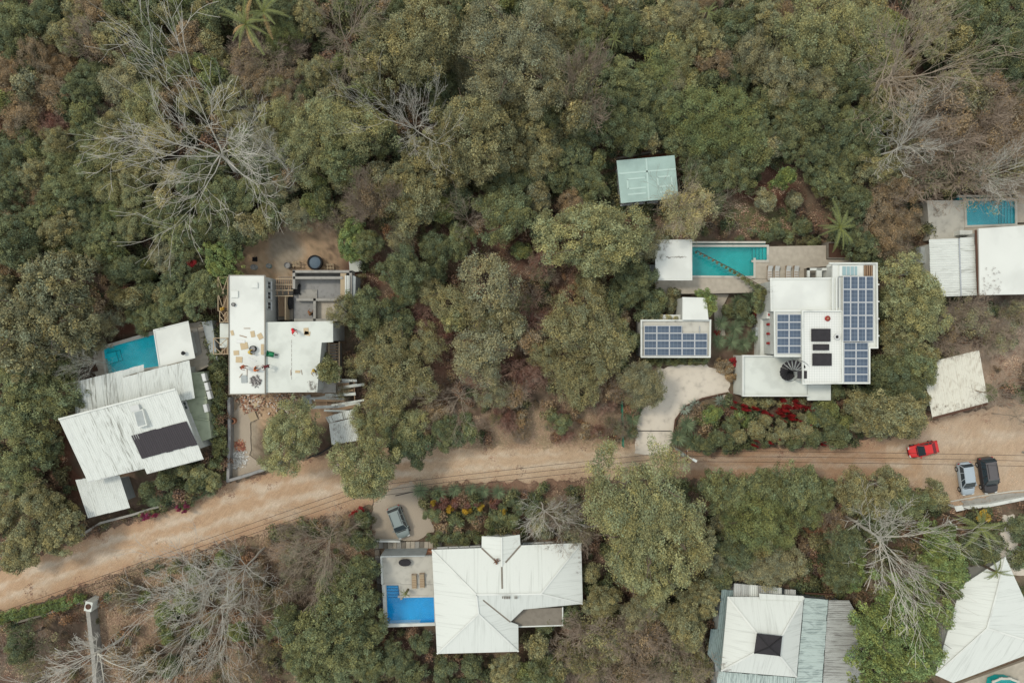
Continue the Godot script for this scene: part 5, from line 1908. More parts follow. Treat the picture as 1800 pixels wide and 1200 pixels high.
func nets(mb: MB, bones: Array, cell: float):
	var lo := Vector3.INF
	var hi := -Vector3.INF
	for b in bones:
		for q in [0, 1]:
			lo = lo.min(b[q] - Vector3.ONE * 0.22)
			hi = hi.max(b[q] + Vector3.ONE * 0.22)
	var nx := int((hi.x - lo.x) / cell) + 2
	var ny := int((hi.y - lo.y) / cell) + 2
	var nzz := int((hi.z - lo.z) / cell) + 2
	var f := PackedFloat32Array()
	f.resize(nx * ny * nzz)
	f.fill(1.0)
	# each bone writes only into the cells near it; smooth union in bone order
	for b in bones:
		var ra: float = b[2]
		var rb: float = b[3]
		var pad := Vector3.ONE * (maxf(ra, rb) + 0.10)
		var c0: Vector3 = ((b[0].min(b[1]) - pad - lo) / cell).floor()
		var c1: Vector3 = ((b[0].max(b[1]) + pad - lo) / cell).ceil()
		var ab: Vector3 = b[1] - b[0]
		var l2 := maxf(ab.length_squared(), 1e-6)
		for z in range(maxi(0, int(c0.z)), mini(nzz, int(c1.z))):
			for y in range(maxi(0, int(c0.y)), mini(ny, int(c1.y))):
				for x in range(maxi(0, int(c0.x)), mini(nx, int(c1.x))):
					var p := lo + Vector3(x, y, z) * cell
					var t := clampf((p - b[0]).dot(ab) / l2, 0, 1)
					var d: float = (p - b[0] - ab * t).length() - lerpf(ra, rb, t)
					var i := (z * ny + y) * nx + x
					var h := clampf(0.5 + 0.5 * (f[i] - d) / 0.03, 0, 1)
					f[i] = lerpf(f[i], d, h) - 0.03 * h * (1 - h)
	var at := {}
	var pos := []
	var nor := []
	var col := []
	var offs := [0, 1, nx, nx + 1, nx * ny, nx * ny + 1, nx * ny + nx, nx * ny + nx + 1]
	for z in nzz - 1:
		for y in ny - 1:
			for x in nx - 1:
				var i := (z * ny + y) * nx + x
				var neg := 0
				for o in offs:
					if f[i + o] < 0:
						neg += 1
				if neg == 0 or neg == 8:
					continue
				var s := Vector3.ZERO
				var k := 0
				for e in [[0, 1], [2, 3], [4, 5], [6, 7], [0, 2], [1, 3], [4, 6], [5, 7], [0, 4], [1, 5], [2, 6], [3, 7]]:
					var fa := f[i + offs[e[0]]]
					var fb := f[i + offs[e[1]]]
					if (fa < 0) != (fb < 0):
						var t := fa / (fa - fb)
						var pa := Vector3(e[0] & 1, (e[0] >> 1) & 1, e[0] >> 2)
						var pb := Vector3(e[1] & 1, (e[1] >> 1) & 1, e[1] >> 2)
						s += pa.lerp(pb, t)
						k += 1
				var p := lo + (Vector3(x, y, z) + s / k) * cell
				at[i] = pos.size()
				pos.append(p)
				nor.append(Vector3(f[i + 1] - f[i], f[i + nx] - f[i], f[i + nx * ny] - f[i]).normalized())
				var best := 9.0
				var bc := Color.WHITE
				for b in bones:
					var ab: Vector3 = b[1] - b[0]
					var t := clampf((p - b[0]).dot(ab) / maxf(ab.length_squared(), 1e-6), 0, 1)
					var d: float = (p - b[0] - ab * t).length() - lerpf(b[2], b[3], t)
					if d < best:
						best = d
						bc = b[4]
				col.append(bc)
	for z in range(1, nzz - 1):
		for y in range(1, ny - 1):
			for x in range(1, nx - 1):
				var i := (z * ny + y) * nx + x
				for q in [[1, nx, nx * ny], [nx, nx * ny, 1], [nx * ny, 1, nx]]:
					if (f[i] < 0) == (f[i + q[0]] < 0):
						continue
					var ids := [i, i - q[1], i - q[1] - q[2], i - q[2]]
					if not (at.has(ids[0]) and at.has(ids[1]) and at.has(ids[2]) and at.has(ids[3])):
						continue
					for t in [[0, 1, 2], [0, 2, 3]]:
						var a: int = at[ids[t[0]]]
						var b: int = at[ids[t[1]]]
						var d: int = at[ids[t[2]]]
						if (pos[b] - pos[a]).cross(pos[d] - pos[a]).dot(nor[a]) > 0:
							var w := b
							b = d
							d = w
						for e in [a, b, d]:
							mb.v.append(pos[e])
							mb.n.append(nor[e])
							mb.t.append(Vector2.ZERO)
							mb.c.append(col[e])


# ------------------------------------------------------------------ houses
func box_part(th, called, u0, v0, u1, v1, h, y0, y1, m):
	var a := P(u0, v0, h)
	var b := P(u1, v1, h)
	var mb := MB.new()
	mb.box(Vector3((a.x + b.x) / 2, (y0 + y1) / 2, (a.z + b.z) / 2), Vector3(absf(b.x - a.x), y1 - y0, absf(b.z - a.z)))
	return part(th, called, mb, m)


func strip_wall(called, label, pts, height, width, m, category := "wall", y0 := -0.2, cap: Material = null):
	var at := P(pts[0][0], pts[0][1], height)
	at.y = 0
	var th := thing(called, label, category, at)
	for i in pts.size() - 1:
		var a := P(pts[i][0], pts[i][1], height)
		var b := P(pts[i + 1][0], pts[i + 1][1], height)
		var d := b - a
		var yaw := atan2(-d.z, d.x)
		var mid := (a + b) / 2
		mid.y = (height + y0) / 2
		var mb := MB.new()
		mb.box(mid, Vector3(d.length() + width * 0.9, height - y0, width - 0.004 * (i % 2)), yaw)
		part(th, "wall_section", mb, m)
		var cp := MB.new()
		mid.y = height + 0.03 + 0.003 * (i % 2)
		cp.box(mid, Vector3(d.length() + width, 0.06, width + 0.06), yaw)
		part(th, "wall_cap", cp, cap if cap else m)
	return th


func flat_item(called, label, category, u, v, w, l, yaw, h, thick, m, group := ""):
	var at := P(u, v, h)
	at.y = h
	var th := thing(called, label, category, at, group)
	var mb := MB.new()
	mb.box(at + Vector3.UP * (thick / 2 + 0.004), Vector3(w, thick, l), yaw)
	part(th, "sheet", mb, m)
	return th


func barrel(u, v, h, r, ht, m, label, group := ""):
	var at := P(u, v, h + ht)
	at.y = h
	var th := thing("barrel", label, "barrel", at, group)
	var mb := MB.new()
	mb.lathe(at, [Vector2(0.01, 0), Vector2(r * 0.94, 0), Vector2(r, ht * 0.1), Vector2(r, ht * 0.33), Vector2(r * 1.04, ht * 0.35), Vector2(r, ht * 0.37), Vector2(r, ht * 0.66), Vector2(r * 1.04, ht * 0.68), Vector2(r, ht * 0.7), Vector2(r, ht), Vector2(r * 0.92, ht), Vector2(r * 0.9, ht * 0.8)], 16)
	part(th, "drum", mb, m)
	var f := MB.new()
	f.lathe(at, [Vector2(r * 0.9, ht * 0.8), Vector2(0.001, ht * 0.8)], 16)
	part(th, "contents", f, M.concrete_dark)


func house_a():
	var th := thing("tilted_roof_house", "house with streaky white metal roof, black mat and sage terrace beside the building site", "house", P(230, 760))
	var tl := [102.7, 736.7, 6.3]
	var sp := [204.0, 710.5, 6.3]
	var tr := [308.3, 683.3, 6.3]
	var pts1 = PP([tl, sp, [255, 822, 5.1], [154, 846.7, 5.1]], 5)
	var pts2 = PP([sp, tr, [356.7, 806, 5.0], [257.5, 832, 5.0]], 5)
	sheets(th, pts1[0], pts1[1], pts1[2], pts1[3], 9, [M.sheet_clean, M.sheet_clean, M.sheet_light, M.sheet_clean, M.sheet_mid, M.sheet_light, M.sheet_mid, M.sheet_heavy, M.sheet_mid])
	sheets(th, pts2[0], pts2[1], pts2[2], pts2[3], 9, [M.sheet_mid, M.sheet_light, M.sheet_clean, M.sheet_light, M.sheet_clean, M.sheet_clean, M.sheet_light, M.sheet_clean, M.sheet_clean])
	walls(th, [[106, 738], [307, 686], [352, 800], [158, 842]], 6.3, 0.7, -0.1, 4.85, M.wall_white)
	var rd := MB.new()
	rd.beam(pts1[0] + Vector3.UP * 0.06, pts2[1] + Vector3.UP * 0.06, 0.22, 0.10)
	part(th, "ridge_cap", rd, M.white)
	var gt := MB.new()
	gt.beam(pts1[3] + Vector3.DOWN * 0.12, pts1[2] + Vector3.DOWN * 0.12, 0.16, 0.14)
	gt.beam(pts2[3] + Vector3.DOWN * 0.12, pts2[2] + Vector3.DOWN * 0.12, 0.16, 0.14)
	part(th, "gutter", gt, M.frame)
	# the black corrugated mat
	var q = PP([[230, 765, 5.75], [327, 740.7, 5.82], [346.5, 781, 5.42], [249, 806, 5.38]], 5)
	sheets(th, q[0], q[1], q[2], q[3], 9, [M.black_roof], 0.24, 0.035, "black_mat")
	# skylight box
	var c := P(246.5, 735, 6.3)
	var sk := MB.new()
	sk.box(Vector3(c.x, 6.15, c.z), Vector3(1.25, 0.6, 2.1), 0.26)
	var kerb := part(th, "skylight", sk, M.white)
	var sg := MB.new()
	sg.box(Vector3(c.x, 6.46, c.z), Vector3(0.95, 0.03, 1.8), 0.26)
	part(kerb, "pane", sg, M.wall_grey)
	var un := MB.new()
	var c2 := P(237, 717, 6.4)
	un.box(Vector3(c2.x, 6.35, c2.z), Vector3(1.1, 0.35, 0.7), 0.26)
	part(th, "roof_unit", un, M.frame)
	# middle roofs
	var m1 = PP([[129, 671.7, 4.6], [215, 650.5, 4.6], [222, 712, 4.3], [133, 732, 4.3]], 4)
	sheets(th, m1[0], m1[1], m1[2], m1[3], 7, [M.sheet_heavy, M.sheet_mid, M.sheet_heavy, M.sheet_clean, M.sheet_heavy, M.sheet_heavy, M.sheet_clean], 0.2, 0.028)
	var m1b = PP([[215, 650.5, 4.6], [251.7, 640, 4.6], [252.7, 651.7, 4.5], [216, 662, 4.5]], 4)
	sheets(th, m1b[0], m1b[1], m1b[2], m1b[3], 3, [M.sheet_clean], 0.2, 0.028)
	var m2 = PP([[215, 663, 4.9], [331.7, 632.7, 4.9], [341.5, 699, 4.5], [222, 730, 4.5]], 4)
	sheets(th, m2[0], m2[1], m2[2], m2[3], 9, [M.sheet_clean, M.sheet_clean, M.sheet_mid, M.sheet_clean, M.sheet_light, M.sheet_clean, M.sheet_mid, M.sheet_mid, M.sheet_clean], 0.2, 0.022)
	walls(th, [[133, 676], [329, 637], [338, 700], [138, 730]], 4.5, 0.5, -0.1, 4.25, M.wall_white)
	# carport roof
	var cr = PP([[131.7, 842.7, 3.4], [209, 835, 3.4], [227.7, 891.7, 3.1], [154, 911, 3.1]], 3)
	sheets(th, cr[0], cr[1], cr[2], cr[3], 6, [M.sheet_clean, M.sheet_light, M.sheet_clean], 0.24, 0.03)
	walls(th, [[134, 845], [205, 838], [222, 888], [156, 905]], 3.2, 0.5, -0.1, 2.95, M.wall_grey)
	# sage green terrace
	plate_part(th, "terrace", [[332, 655], [358, 653], [361, 690], [366, 725], [371, 770], [347, 778], [318, 700]], 3.2, 0.2, M.sage, -0.1)
	for s in [[[338, 679], [361, 679]], [[326, 703], [364, 698]], [[340, 734], [367, 738]]]:
		parapet(th, s, 3.2, 0.12, 3.2, 3.42, M.sage, false, "terrace_wall")
	window_row(th, [320, 700], [346, 770], 4.9, 0.5, 3.9, 3, 1.0, 0.8)
	var i := 0
	for a in [[359, 663], [364, 679], [368, 694], [362, 717], [370, 773]]:
		ac_unit(a[0], a[1], 3.2 if i < 4 else 0.0, 0.25, "white air conditioner box on the edge of the sage green terrace", "air conditioners on the sage terrace")
		i += 1
	# pavilion over the pool's end
	var pv := thing("pool_pavilion", "flat white roofed pavilion at the end of the turquoise pool", "pavilion", P(305, 605))
	plate_part(pv, "roof", [[270, 580], [330, 565], [341.7, 628.3], [280, 644]], 4.2, 0.22, M.white_roof, null, -0.25)
	walls(pv, [[286, 588], [326, 578], [336, 624], [290, 635]], 4.2, 0.35, 1.2, 3.95, M.wall_white)
	parapet(pv, [[270, 580], [330, 565], [341.7, 628.3], [280, 644]], 4.2, 0.14, 4.2, 4.27, M.white, true, "roof_edge")
	var vp := P(322, 620.5, 4.5)
	var vm := MB.new()
	vm.lathe(Vector3(vp.x, 4.2, vp.z), [Vector2(0.12, 0), Vector2(0.12, 0.4), Vector2(0.26, 0.42), Vector2(0.2, 0.55), Vector2(0.001, 0.6)], 12)
	part(pv, "vent_pipe", vm, M.black)
	# terrace with the pool
	var te := thing("pool_terrace", "paved terrace round the turquoise pool of the tilted roof house", "terrace", P(250, 620))
	plate_part(te, "paving", [[158, 621], [181, 614], [190, 657], [168, 664]], 1.6, 0.2, M.deck, -0.1)
	plate_part(te, "paving", [[276, 590], [332, 568], [352, 566], [372, 640], [342, 655], [300, 650], [284, 646]], 1.55, 0.2, M.deck, -0.1)
	plate_part(te, "lower_wall", [[181, 607], [270, 581], [270, 586], [182, 612]], 1.8, 0.2, M.deck_pale, -0.1)
	plate_part(te, "paving", [[186, 657], [280, 646], [284, 660], [190, 672]], 1.52, 0.2, M.deck, -0.1)
	plate_part(te, "grey_slab", [[335, 578], [346, 576], [354, 620], [344, 627]], 1.65, 0.3, M.concrete, -0.1)
	for k in 7:
		var st := MB.new()
		var p := P(351 + k * 2.6, 569 + k * 9.5, 1.75)
		st.box(Vector3(p.x, 1.64, p.z), Vector3(0.9, 0.12, 0.62), 0.26)
		part(te, "stair_tread", st, M.deck)
	plate_part(te, "screen_wall", [[354, 566], [372, 563], [382, 634], [370, 625]], 2.4, 0.25, M.wall_grey, -0.1)
	for k in 2:
		var fe := MB.new()
		fe.beam(P(154 + 4 * k, 622, 2.0), P(164 + 4 * k, 652, 2.0), 0.12, 0.9)
		part(te, "timber_screen", fe, M.wood_dark)
	pool("turquoise_pool", "turquoise pool with corner steps under the tilted roof house's pavilion", [[182, 613], [271, 588], [280, 643], [188, 656]], 1.6, "a", [[[[184, 622], [203, 617], [208, 635], [188, 641]], 0.45], [[[203, 617], [210, 615], [215, 633], [208, 635]], 0.7]])
	# garden wall by the road
	strip_wall("garden_wall", "low pale wall along the road in front of the tilted roof house", [[140, 941], [176, 919], [230, 905], [292, 886]], 1.0, 0.22, M.concrete)


func house_b():
	var th := thing("unfinished_house", "unfinished flat roofed white house with building gear on its roof", "house", P(490, 590))
	plate_part(th, "roof_slab", [[402, 483.5], [465, 483.5], [466, 692], [402.5, 693]], 6.6, 0.3, M.white_roof)
	plate_part(th, "roof_slab", [[467, 566], [585, 564], [585, 601], [565, 602], [557, 689], [467, 690]], 6.35, 0.3, M.white_worn)
	walls(th, [[403, 485], [464.5, 485], [465, 691], [404, 691]], 6.6, 0.05, -0.1, 6.29, M.wall_white)
	walls(th, [[467, 567], [584, 565], [584, 600], [564, 601], [556, 688], [467, 689]], 6.35, 0.1, -0.1, 6.04, M.wall_white)
	parapet(th, [[402, 483.5], [465, 483.5], [466, 692], [402.5, 693]], 6.6, 0.1, 6.6, 6.68, M.concrete_brown, true, "roof_edge")
	var jn := MB.new()
	for k in 9:
		var p := P(512, 600 + k * 8.0, 6.4)
		jn.box(Vector3(p.x, 6.365, p.z), Vector3(0.05, 0.02, 0.42))
	part(th, "slab_joint", jn, M.concrete)
	# roof hatches
	for a in [[412, 517, 0.85, 0.8], [447, 501, 0.8, 0.7]]:
		var c := P(a[0], a[1], 6.7)
		var mb := MB.new()
		mb.box(Vector3(c.x, 6.68, c.z), Vector3(a[2], 0.16, a[3]))
		part(th, "roof_hatch", mb, M.white)
	window_row(th, [465, 490], [465, 545], 6.6, 0.05, 5.0, 3, 0.9, 1.2)
	# canopy on the west side
	plate_part(th, "side_canopy", [[386, 568], [401, 568], [401, 611], [386, 611]], 4.6, 0.15, M.white_worn)
	for s in [[388, 570], [388, 609]]:
		var c := P(s[0], s[1], 4.6)
		var mb := MB.new()
		mb.box(Vector3(c.x, 2.2, c.z), Vector3(0.12, 4.5, 0.12))
		part(th, "post", mb, M.wood)
	# open upper storey: bare slab between new walls
	var op := thing("open_storey", "roofless grey concrete rooms of the unfinished house with low new walls", "building shell", P(565, 520))
	plate_part(op, "floor_slab", [[488, 486], [515, 486], [515, 562], [488, 562]], 2.6, 0.25, M.concrete_brown, -0.1)
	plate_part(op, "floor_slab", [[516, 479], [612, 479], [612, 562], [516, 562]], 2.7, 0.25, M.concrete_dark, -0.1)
	plate_part(op, "pale_slab", [[525, 509], [557, 509], [557, 525], [525, 525]], 2.86, 0.15, M.concrete)
	plate_part(op, "pale_slab", [[552, 527], [588, 527], [588, 560], [552, 560]], 2.78, 0.07, M.deck)
	for s in [[[516, 477], [616, 477]], [[517, 488], [600, 488]], [[616, 478], [616, 525]], [[516, 478], [516, 505]], [[550, 526], [550, 562]], [[520, 526], [588, 526]], [[516, 562], [588, 562]]]:
		parapet(op, s, 4.2, 0.32, 2.6, 4.2 if s[0][1] < 500 else 3.6, M.concrete, false, "new_wall")
	plate_part(op, "outer_wall", [[616, 482], [625, 486], [624, 526], [616, 526]], 4.0, 0.3, M.wall_grey, -0.1)
	plate_part(op, "timber_ledge", [[598, 480], [608, 480], [608, 525], [598, 525]], 4.1, 0.25, M.wood_pale)
	for k in 3:
		box_part(op, "white_beam", 606 + k * 3, 484, 608 + k * 3, 526, 4.4, 4.15, 4.4, M.white)
	for k in 9:
		var b := MB.new()
		var p := P(486 + 3.4 * k, 487, 4.0)
		var q := P(487 + 3.3 * k, 518 - (k % 3) * 6, 4.0)
		b.beam(p, q, 0.10, 0.12)
		part(op, "formwork_beam", b, M.wood)
	for k in 4:
		var b := MB.new()
		b.beam(P(484, 490 + 10 * k, 4.12), P(515, 490 + 10 * k, 4.12), 0.10, 0.12)
		part(op, "formwork_beam", b, M.wood_pale)
	for k in 6:
		var b := MB.new()
		b.beam(P(489 + 2.4 * k, 520, 3.0), P(491 + 2 * k, 556, 3.0), 0.12, 0.1)
		part(op, "plank", b, M.wood)
	box_part(op, "post", 500, 519, 502, 562, 4.0, 2.6, 4.0, M.wood_pale)
	# east terrace
	var ea := thing("timber_stair", "timber pergola and grey terrace on the east side of the unfinished house", "pergola", P(580, 640))
	plate_part(ea, "terrace", [[565, 603], [590, 603], [590, 690], [557, 690]], 3.0, 0.2, M.concrete, -0.1)
	for k in 7:
		var b := MB.new()
		b.beam(P(574, 604 + 5 * k, 3.4), P(594, 604 + 5 * k, 3.4), 0.12, 0.1)
		part(ea, "rafter", b, M.wood)
	for k in 2:
		var b := MB.new()
		b.beam(P(578 + 18 * k, 600, 3.5), P(578 + 18 * k, 672, 3.5), 0.14, 0.14)
		part(ea, "beam", b, M.wood_pale)
		for e in [602, 670]:
			var pp := P(578 + 18 * k, e, 3.4)
			var pm := MB.new()
			pm.box(Vector3(pp.x, 1.6, pp.z), Vector3(0.14, 3.5, 0.14))
			part(ea, "post", pm, M.wood)
	# scaffolding frames against the west wall
	var sn := 0
	for a in [[383, 487, 400, 546], [375, 594, 400, 622], [386, 546, 400, 566]]:
		var sc := thing("scaffold", ["tall timber scaffold with crossed braces on the unfinished house's west wall", "short timber scaffold below the side canopy of the unfinished house", "narrow timber scaffold above the side canopy of the unfinished house"][sn], "scaffold", P(a[0], a[1]))
		sn += 1
		for c in [[0, 1], [0, 3], [2, 1], [2, 3]]:
			var mb := MB.new()
			var t := P(a[c[0]], a[c[1]], 5.2)
			mb.beam(Vector3(t.x, -0.1, t.z), t, 0.10, 0.10)
			part(sc, "pole", mb, M.wood_pale)
		for e in [[0, 1, 2, 1], [0, 3, 2, 3], [0, 1, 0, 3], [2, 1, 2, 3]]:
			var mb := MB.new()
			mb.beam(P(a[e[0]], a[e[1]], 5.1), P(a[e[2]], a[e[3]], 5.1), 0.09, 0.12)
			part(sc, "rail", mb, M.wood_pale)
		for e in [0.0, 0.5]:
			for d in [[0, 2], [2, 0]]:
				var mb := MB.new()
				mb.beam(P(a[d[0]], lerpf(a[1], a[3], e), 5.2), P(lerpf(a[d[0]], a[d[1]], 0.6), lerpf(a[1], a[3], e + 0.5), 5.2), 0.07, 0.07)
				part(sc, "brace", mb, M.wood_pale)
		for k in 3:
			var mb := MB.new()
			var p0 := P(lerpf(a[0], a[2], 0.62 + 0.16 * k), a[1], 4.2)
			var p1 := P(lerpf(a[0], a[2], 0.62 + 0.16 * k), a[3], 4.2)
			mb.beam(p0, p1, 0.16, 0.04)
			part(sc, "plank", mb, M.wood)
	# gear on the roof
	var i := 0
	for a in [[444, 587, 0.5, 0.75, 0.2], [457, 591, 0.6, 0.7, 0.5], [429, 608, 0.9, 0.8, 0.2], [420, 632, 0.8, 0.7, -0.05], [415, 620, 0.65, 0.55, 0.05], [461, 614, 0.35, 1.3, 0.0], [538, 582, 0.6, 0.8, 0.1], [540, 586, 0.7, 0.5, -0.2], [523, 653, 0.6, 0.3, 0.0], [408, 585, 0.35, 0.6, 0.3]]:
		flat_item("plywood_sheet", "square of tan plywood lying on the unfinished house's white roof", "plywood", a[0], a[1], a[2], a[3], a[4], 6.6 if a[0] < 466 else 6.35, 0.05, M.ply, "plywood on the roof")
		i += 1
	for a in [[434, 577, 0.06, 0.8, 1.57], [427, 591, 0.09, 0.9, 1.3], [443, 632, 0.16, 1.0, 1.2], [423, 600, 0.35, 1.0, 1.5], [511, 655, 0.05, 0.7, 0.0], [530, 654, 0.05, 0.6, 0.2], [434, 655, 0.05, 0.9, 0.0], [423, 660, 0.06, 0.6, -0.6]]:
		flat_item("timber_plank", "grey timber plank lying on the unfinished house's white roof", "plank", a[0], a[1], a[2], a[3], a[4], 6.6 if a[0] < 466 else 6.35, 0.06, M.wood if a[2] < 0.1 else M.metal, "planks on the roof")
	flat_item("gypsum_sheet", "stack of thin white panels on the unfinished house's white roof", "panel", 429, 666, 0.7, 0.9, 0.05, 6.6, 0.12, M.wall_grey)
	barrel(443, 613, 6.6, 0.38, 0.55, M.black, "black tub among plywood on the unfinished house's roof")
	barrel(409, 535, 6.6, 0.22, 0.3, M.black, "small black bucket on the unfinished house's roof")
	wheelbarrow(P(475, 622, 6.8), 1.4)
	heap("rubble_heap", "heap of grey mortar rubble on the unfinished house's white roof", P(449, 670, 6.6), 6.6, 0.9, 0.16, 130, [Color(0.3, 0.29, 0.28), Color(0.12, 0.11, 0.11), Color(0.45, 0.44, 0.42)])
	# workers
	var W := [["red", 514.5, 580, 6.35, "bend", Color(0.55, 0.03, 0.04), Color(0.04, 0.04, 0.05), Color(0.5, 0.05, 0.05), "bending worker in a bright red shirt on the white roof", 0.6],
		["orange", 446, 650, 6.6, "crouch", Color(0.62, 0.16, 0.04), Color(0.10, 0.06, 0.05), Color(0.06, 0.04, 0.03), "crouching worker in an orange shirt on the white roof", 2.2],
		["rust", 426.5, 645, 6.6, "stand", Color(0.45, 0.12, 0.06), Color(0.35, 0.10, 0.06), Color(0.10, 0.06, 0.05), "standing worker in rust coloured clothes on the white roof", 1.2],
		["maroon", 469, 643.5, 6.6, "bend", Color(0.12, 0.025, 0.03), Color(0.03, 0.03, 0.035), Color(0.05, 0.03, 0.03), "bending worker in a dark maroon shirt on the roof's middle seam", -1.2],
		["yellow", 549, 652, 6.35, "crouch", Color(0.45, 0.32, 0.08), Color(0.03, 0.03, 0.04), Color(0.45, 0.45, 0.45), "crouching worker in a mustard shirt near the roof's east edge", 0.3],
		["mustard", 436, 619, 6.6, "crouch", Color(0.55, 0.40, 0.08), Color(0.03, 0.03, 0.04), Color(0.55, 0.4, 0.1), "crouching worker with a yellow hat beside the black tub", 1.6],
		["scaffold", 392, 543, 4.25, "stand", Color(0.60, 0.35, 0.06), Color(0.05, 0.06, 0.08), Color(0.6, 0.4, 0.1), "worker in an orange vest standing on the tall scaffold", 0.9],
		["dark", 543, 551, 2.75, "crouch", Color(0.30, 0.16, 0.08), Color(0.04, 0.04, 0.05), Color(0.3, 0.12, 0.06), "crouching worker in the roofless concrete room", 2.9]]
	for w in W:
		var p := P(w[1], w[2], w[3] + 0.9)
		p.y = w[3] - 0.01
		person(p, w[9], w[4], w[5], w[6], w[7], w[8])
	for a in [[520, 508, 0.9, 1.3, 0.3, "black tarpaulin bundled on the new wall of the concrete room"], [507, 532, 1.0, 1.5, 0.1, "black tarpaulin heaped beside the post of the concrete room"]]:
		tarp(a[0], a[1], 3.0, a[2], a[3], a[5])
	# back yard
	var tk := thing("round_tank", "round black tank with a mottled blue cover in the cleared back yard", "tank", P(552, 461))
	var tp := P(552.5, 461, 1.0)
	tp.y = -0.1
	var tm := MB.new()
	tm.lathe(tp, [Vector2(0.75, 0), Vector2(0.98, 0.5), Vector2(0.98, 1.05), Vector2(0.78, 1.1), Vector2(0.76, 0.95)], 28)
	part(tk, "shell", tm, M.black)
	var tc := MB.new()
	tc.lathe(tp, [Vector2(0.77, 0.95), Vector2(0.4, 1.02), Vector2(0.001, 1.04)], 28)
	part(tk, "cover", tc, mat(lin(0.14, 0.20, 0.26), 0.5, M.fine, 0.7))
	barrel(444.5, 469, 0.0, 0.36, 0.8, M.wall_grey, "grey green barrel in the cleared back yard, beside a dark bundle")
	barrel(471, 467, 0.0, 0.3, 0.7, mat(lin(0.25, 0.34, 0.34), 0.6), "teal barrel alone in the cleared back yard")
	barrel(504, 466, 0.0, 0.4, 0.8, M.concrete_dark, "dark grey barrel beside the timber trestle in the back yard")
	tarp(446, 455, 0.0, 0.7, 0.6, "dark bundle of cloth on the cleared orange soil")
	for a in [[520, 464, "timber trestle beside the round tank in the back yard"], [580, 468, "low timber trestle between the round tank and the white board"]]:
		var tr := thing("trestle", a[2], "trestle", P(a[0], a[1]))
		for k in 3:
			var b := MB.new()
			b.beam(P(a[0] - 5 + 5 * k, a[1] - 5, 0.6), P(a[0] - 4 + 5 * k, a[1] + 6, 0.6), 0.10, 0.10)
			part(tr, "bearer", b, M.wood_pale)
		for k in 2:
			var b := MB.new()
			b.beam(P(a[0] - 7, a[1] - 3 + 6 * k, 0.7), P(a[0] + 7, a[1] - 3 + 6 * k, 0.7), 0.10, 0.10)
			part(tr, "rail", b, M.wood_pale)
		for s in [[-5, -4], [5, -4], [-5, 5], [5, 5]]:
			var q := P(a[0] + s[0], a[1] + s[1], 0.5)
			var lg := MB.new()
			lg.box(Vector3(q.x, 0.25, q.z), Vector3(0.1, 0.7, 0.1))
			part(tr, "leg", lg, M.wood)
	flat_item("white_board", "large pale board lying by the concrete shell under a bush", "board", 625, 468, 1.7, 1.4, 0.08, 0.6, 0.08, M.white_worn).get_node("sheet").mesh = _board_mesh(P(625, 468, 0.7))
	# front yard: shed, sheets, rings, walls
	var sh := thing("site_shed", "small shed with white sheet roof at the front of the building site", "shed", P(605, 750))
	var q = PP([[578, 744, 2.7], [624, 733, 2.7], [631, 774, 2.5], [583, 782, 2.5]], 2)
	sheets(sh, q[0], q[1], q[2], q[3], 4, [M.sheet_clean, M.sheet_light])
	walls(sh, [[580, 746], [623, 736], [629, 772], [584, 779]], 2.6, 0.15, -0.1, 2.45, M.wood_dark)
	var q2 = PP([[572, 733, 2.9], [622, 718, 2.9], [624, 732, 2.85], [577, 743, 2.85]], 2)
	sheets(sh, q2[0], q2[1], q2[2], q2[3], 4, [M.sheet_heavy, M.sheet_mid])
	var n := 0
	for k in 16:
		var u := 590 + rng.randf_range(-16, 24)
		var v := 668 + k * 3.6
		flat_item("roofing_strip", "long pale roofing strip in the loose layers above the site shed", "roofing strip", u, v, rng.randf_range(3.0, 4.6), rng.randf_range(0.22, 0.4), rng.randf_range(-0.04, 0.22), 2.2 + 0.03 * (k % 4), 0.03, [M.white_worn, M.wall_grey, M.wood, M.white_worn][k % 4], "loose roofing strips")
	var fr := thing("drying_rack", "timber rack that carries the loose roofing strips above the site shed", "rack", P(595, 700))
	for a in [[572, 672], [622, 668], [574, 722], [624, 716]]:
		var t := P(a[0], a[1], 2.15)
		var mb := MB.new()
		mb.box(Vector3(t.x, 1.0, t.z), Vector3(0.12, 2.3, 0.12))
		part(fr, "post", mb, M.wood)
	for a in [[[572, 672], [574, 722]], [[622, 668], [624, 716]], [[597, 670], [599, 719]]]:
		var mb := MB.new()
		mb.beam(P(a[0][0], a[0][1], 2.12), P(a[1][0], a[1][1], 2.12), 0.12, 0.12)
		part(fr, "beam", mb, M.wood)
	for a in [[408, 740], [402, 749.6]]:
		var at := P(a[0], a[1], 0.6)
		at.y = 0.0
		var rg := thing("concrete_ring", "square-rimmed terracotta ring at the edge of the front yard", "pipe ring", at, "terracotta rings")
		var mb := MB.new()
		mb.lathe(at, [Vector2(0.26, 0), Vector2(0.42, 0), Vector2(0.42, 0.7), Vector2(0.26, 0.72), Vector2(0.22, 0.1)], 8)
		part(rg, "ring", mb, M.brick)
	strip_wall("site_wall", "dark grey retaining wall round the building site's front yard", [[402, 700], [403, 770], [400, 845], [440, 833], [492, 815]], 1.1, 0.3, M.concrete_dark)
	strip_wall("site_fence", "black fence at the site shed beside the road", [[540, 805], [562, 797], [582, 784]], 1.8, 0.10, M.black, "fence")
	flat_item("timber_pallet", "square tan timber pallet in the front yard of the building site", "pallet", 450, 706, 1.2, 1.0, 0.6, 0.05, 0.12, M.ply)
	flat_item("plywood_sheet", "grey plywood sheet leaning at the edge of the pale yard", "plywood", 444, 732, 1.0, 1.1, 0.4, 0.08, 0.05, M.wood_pale)
	flat_item("gypsum_sheet", "pale panel lying below the unfinished house's roof edge", "panel", 538, 703, 1.2, 1.2, 0.2, 0.3, 0.05, M.wall_grey).position.y -= 0.3
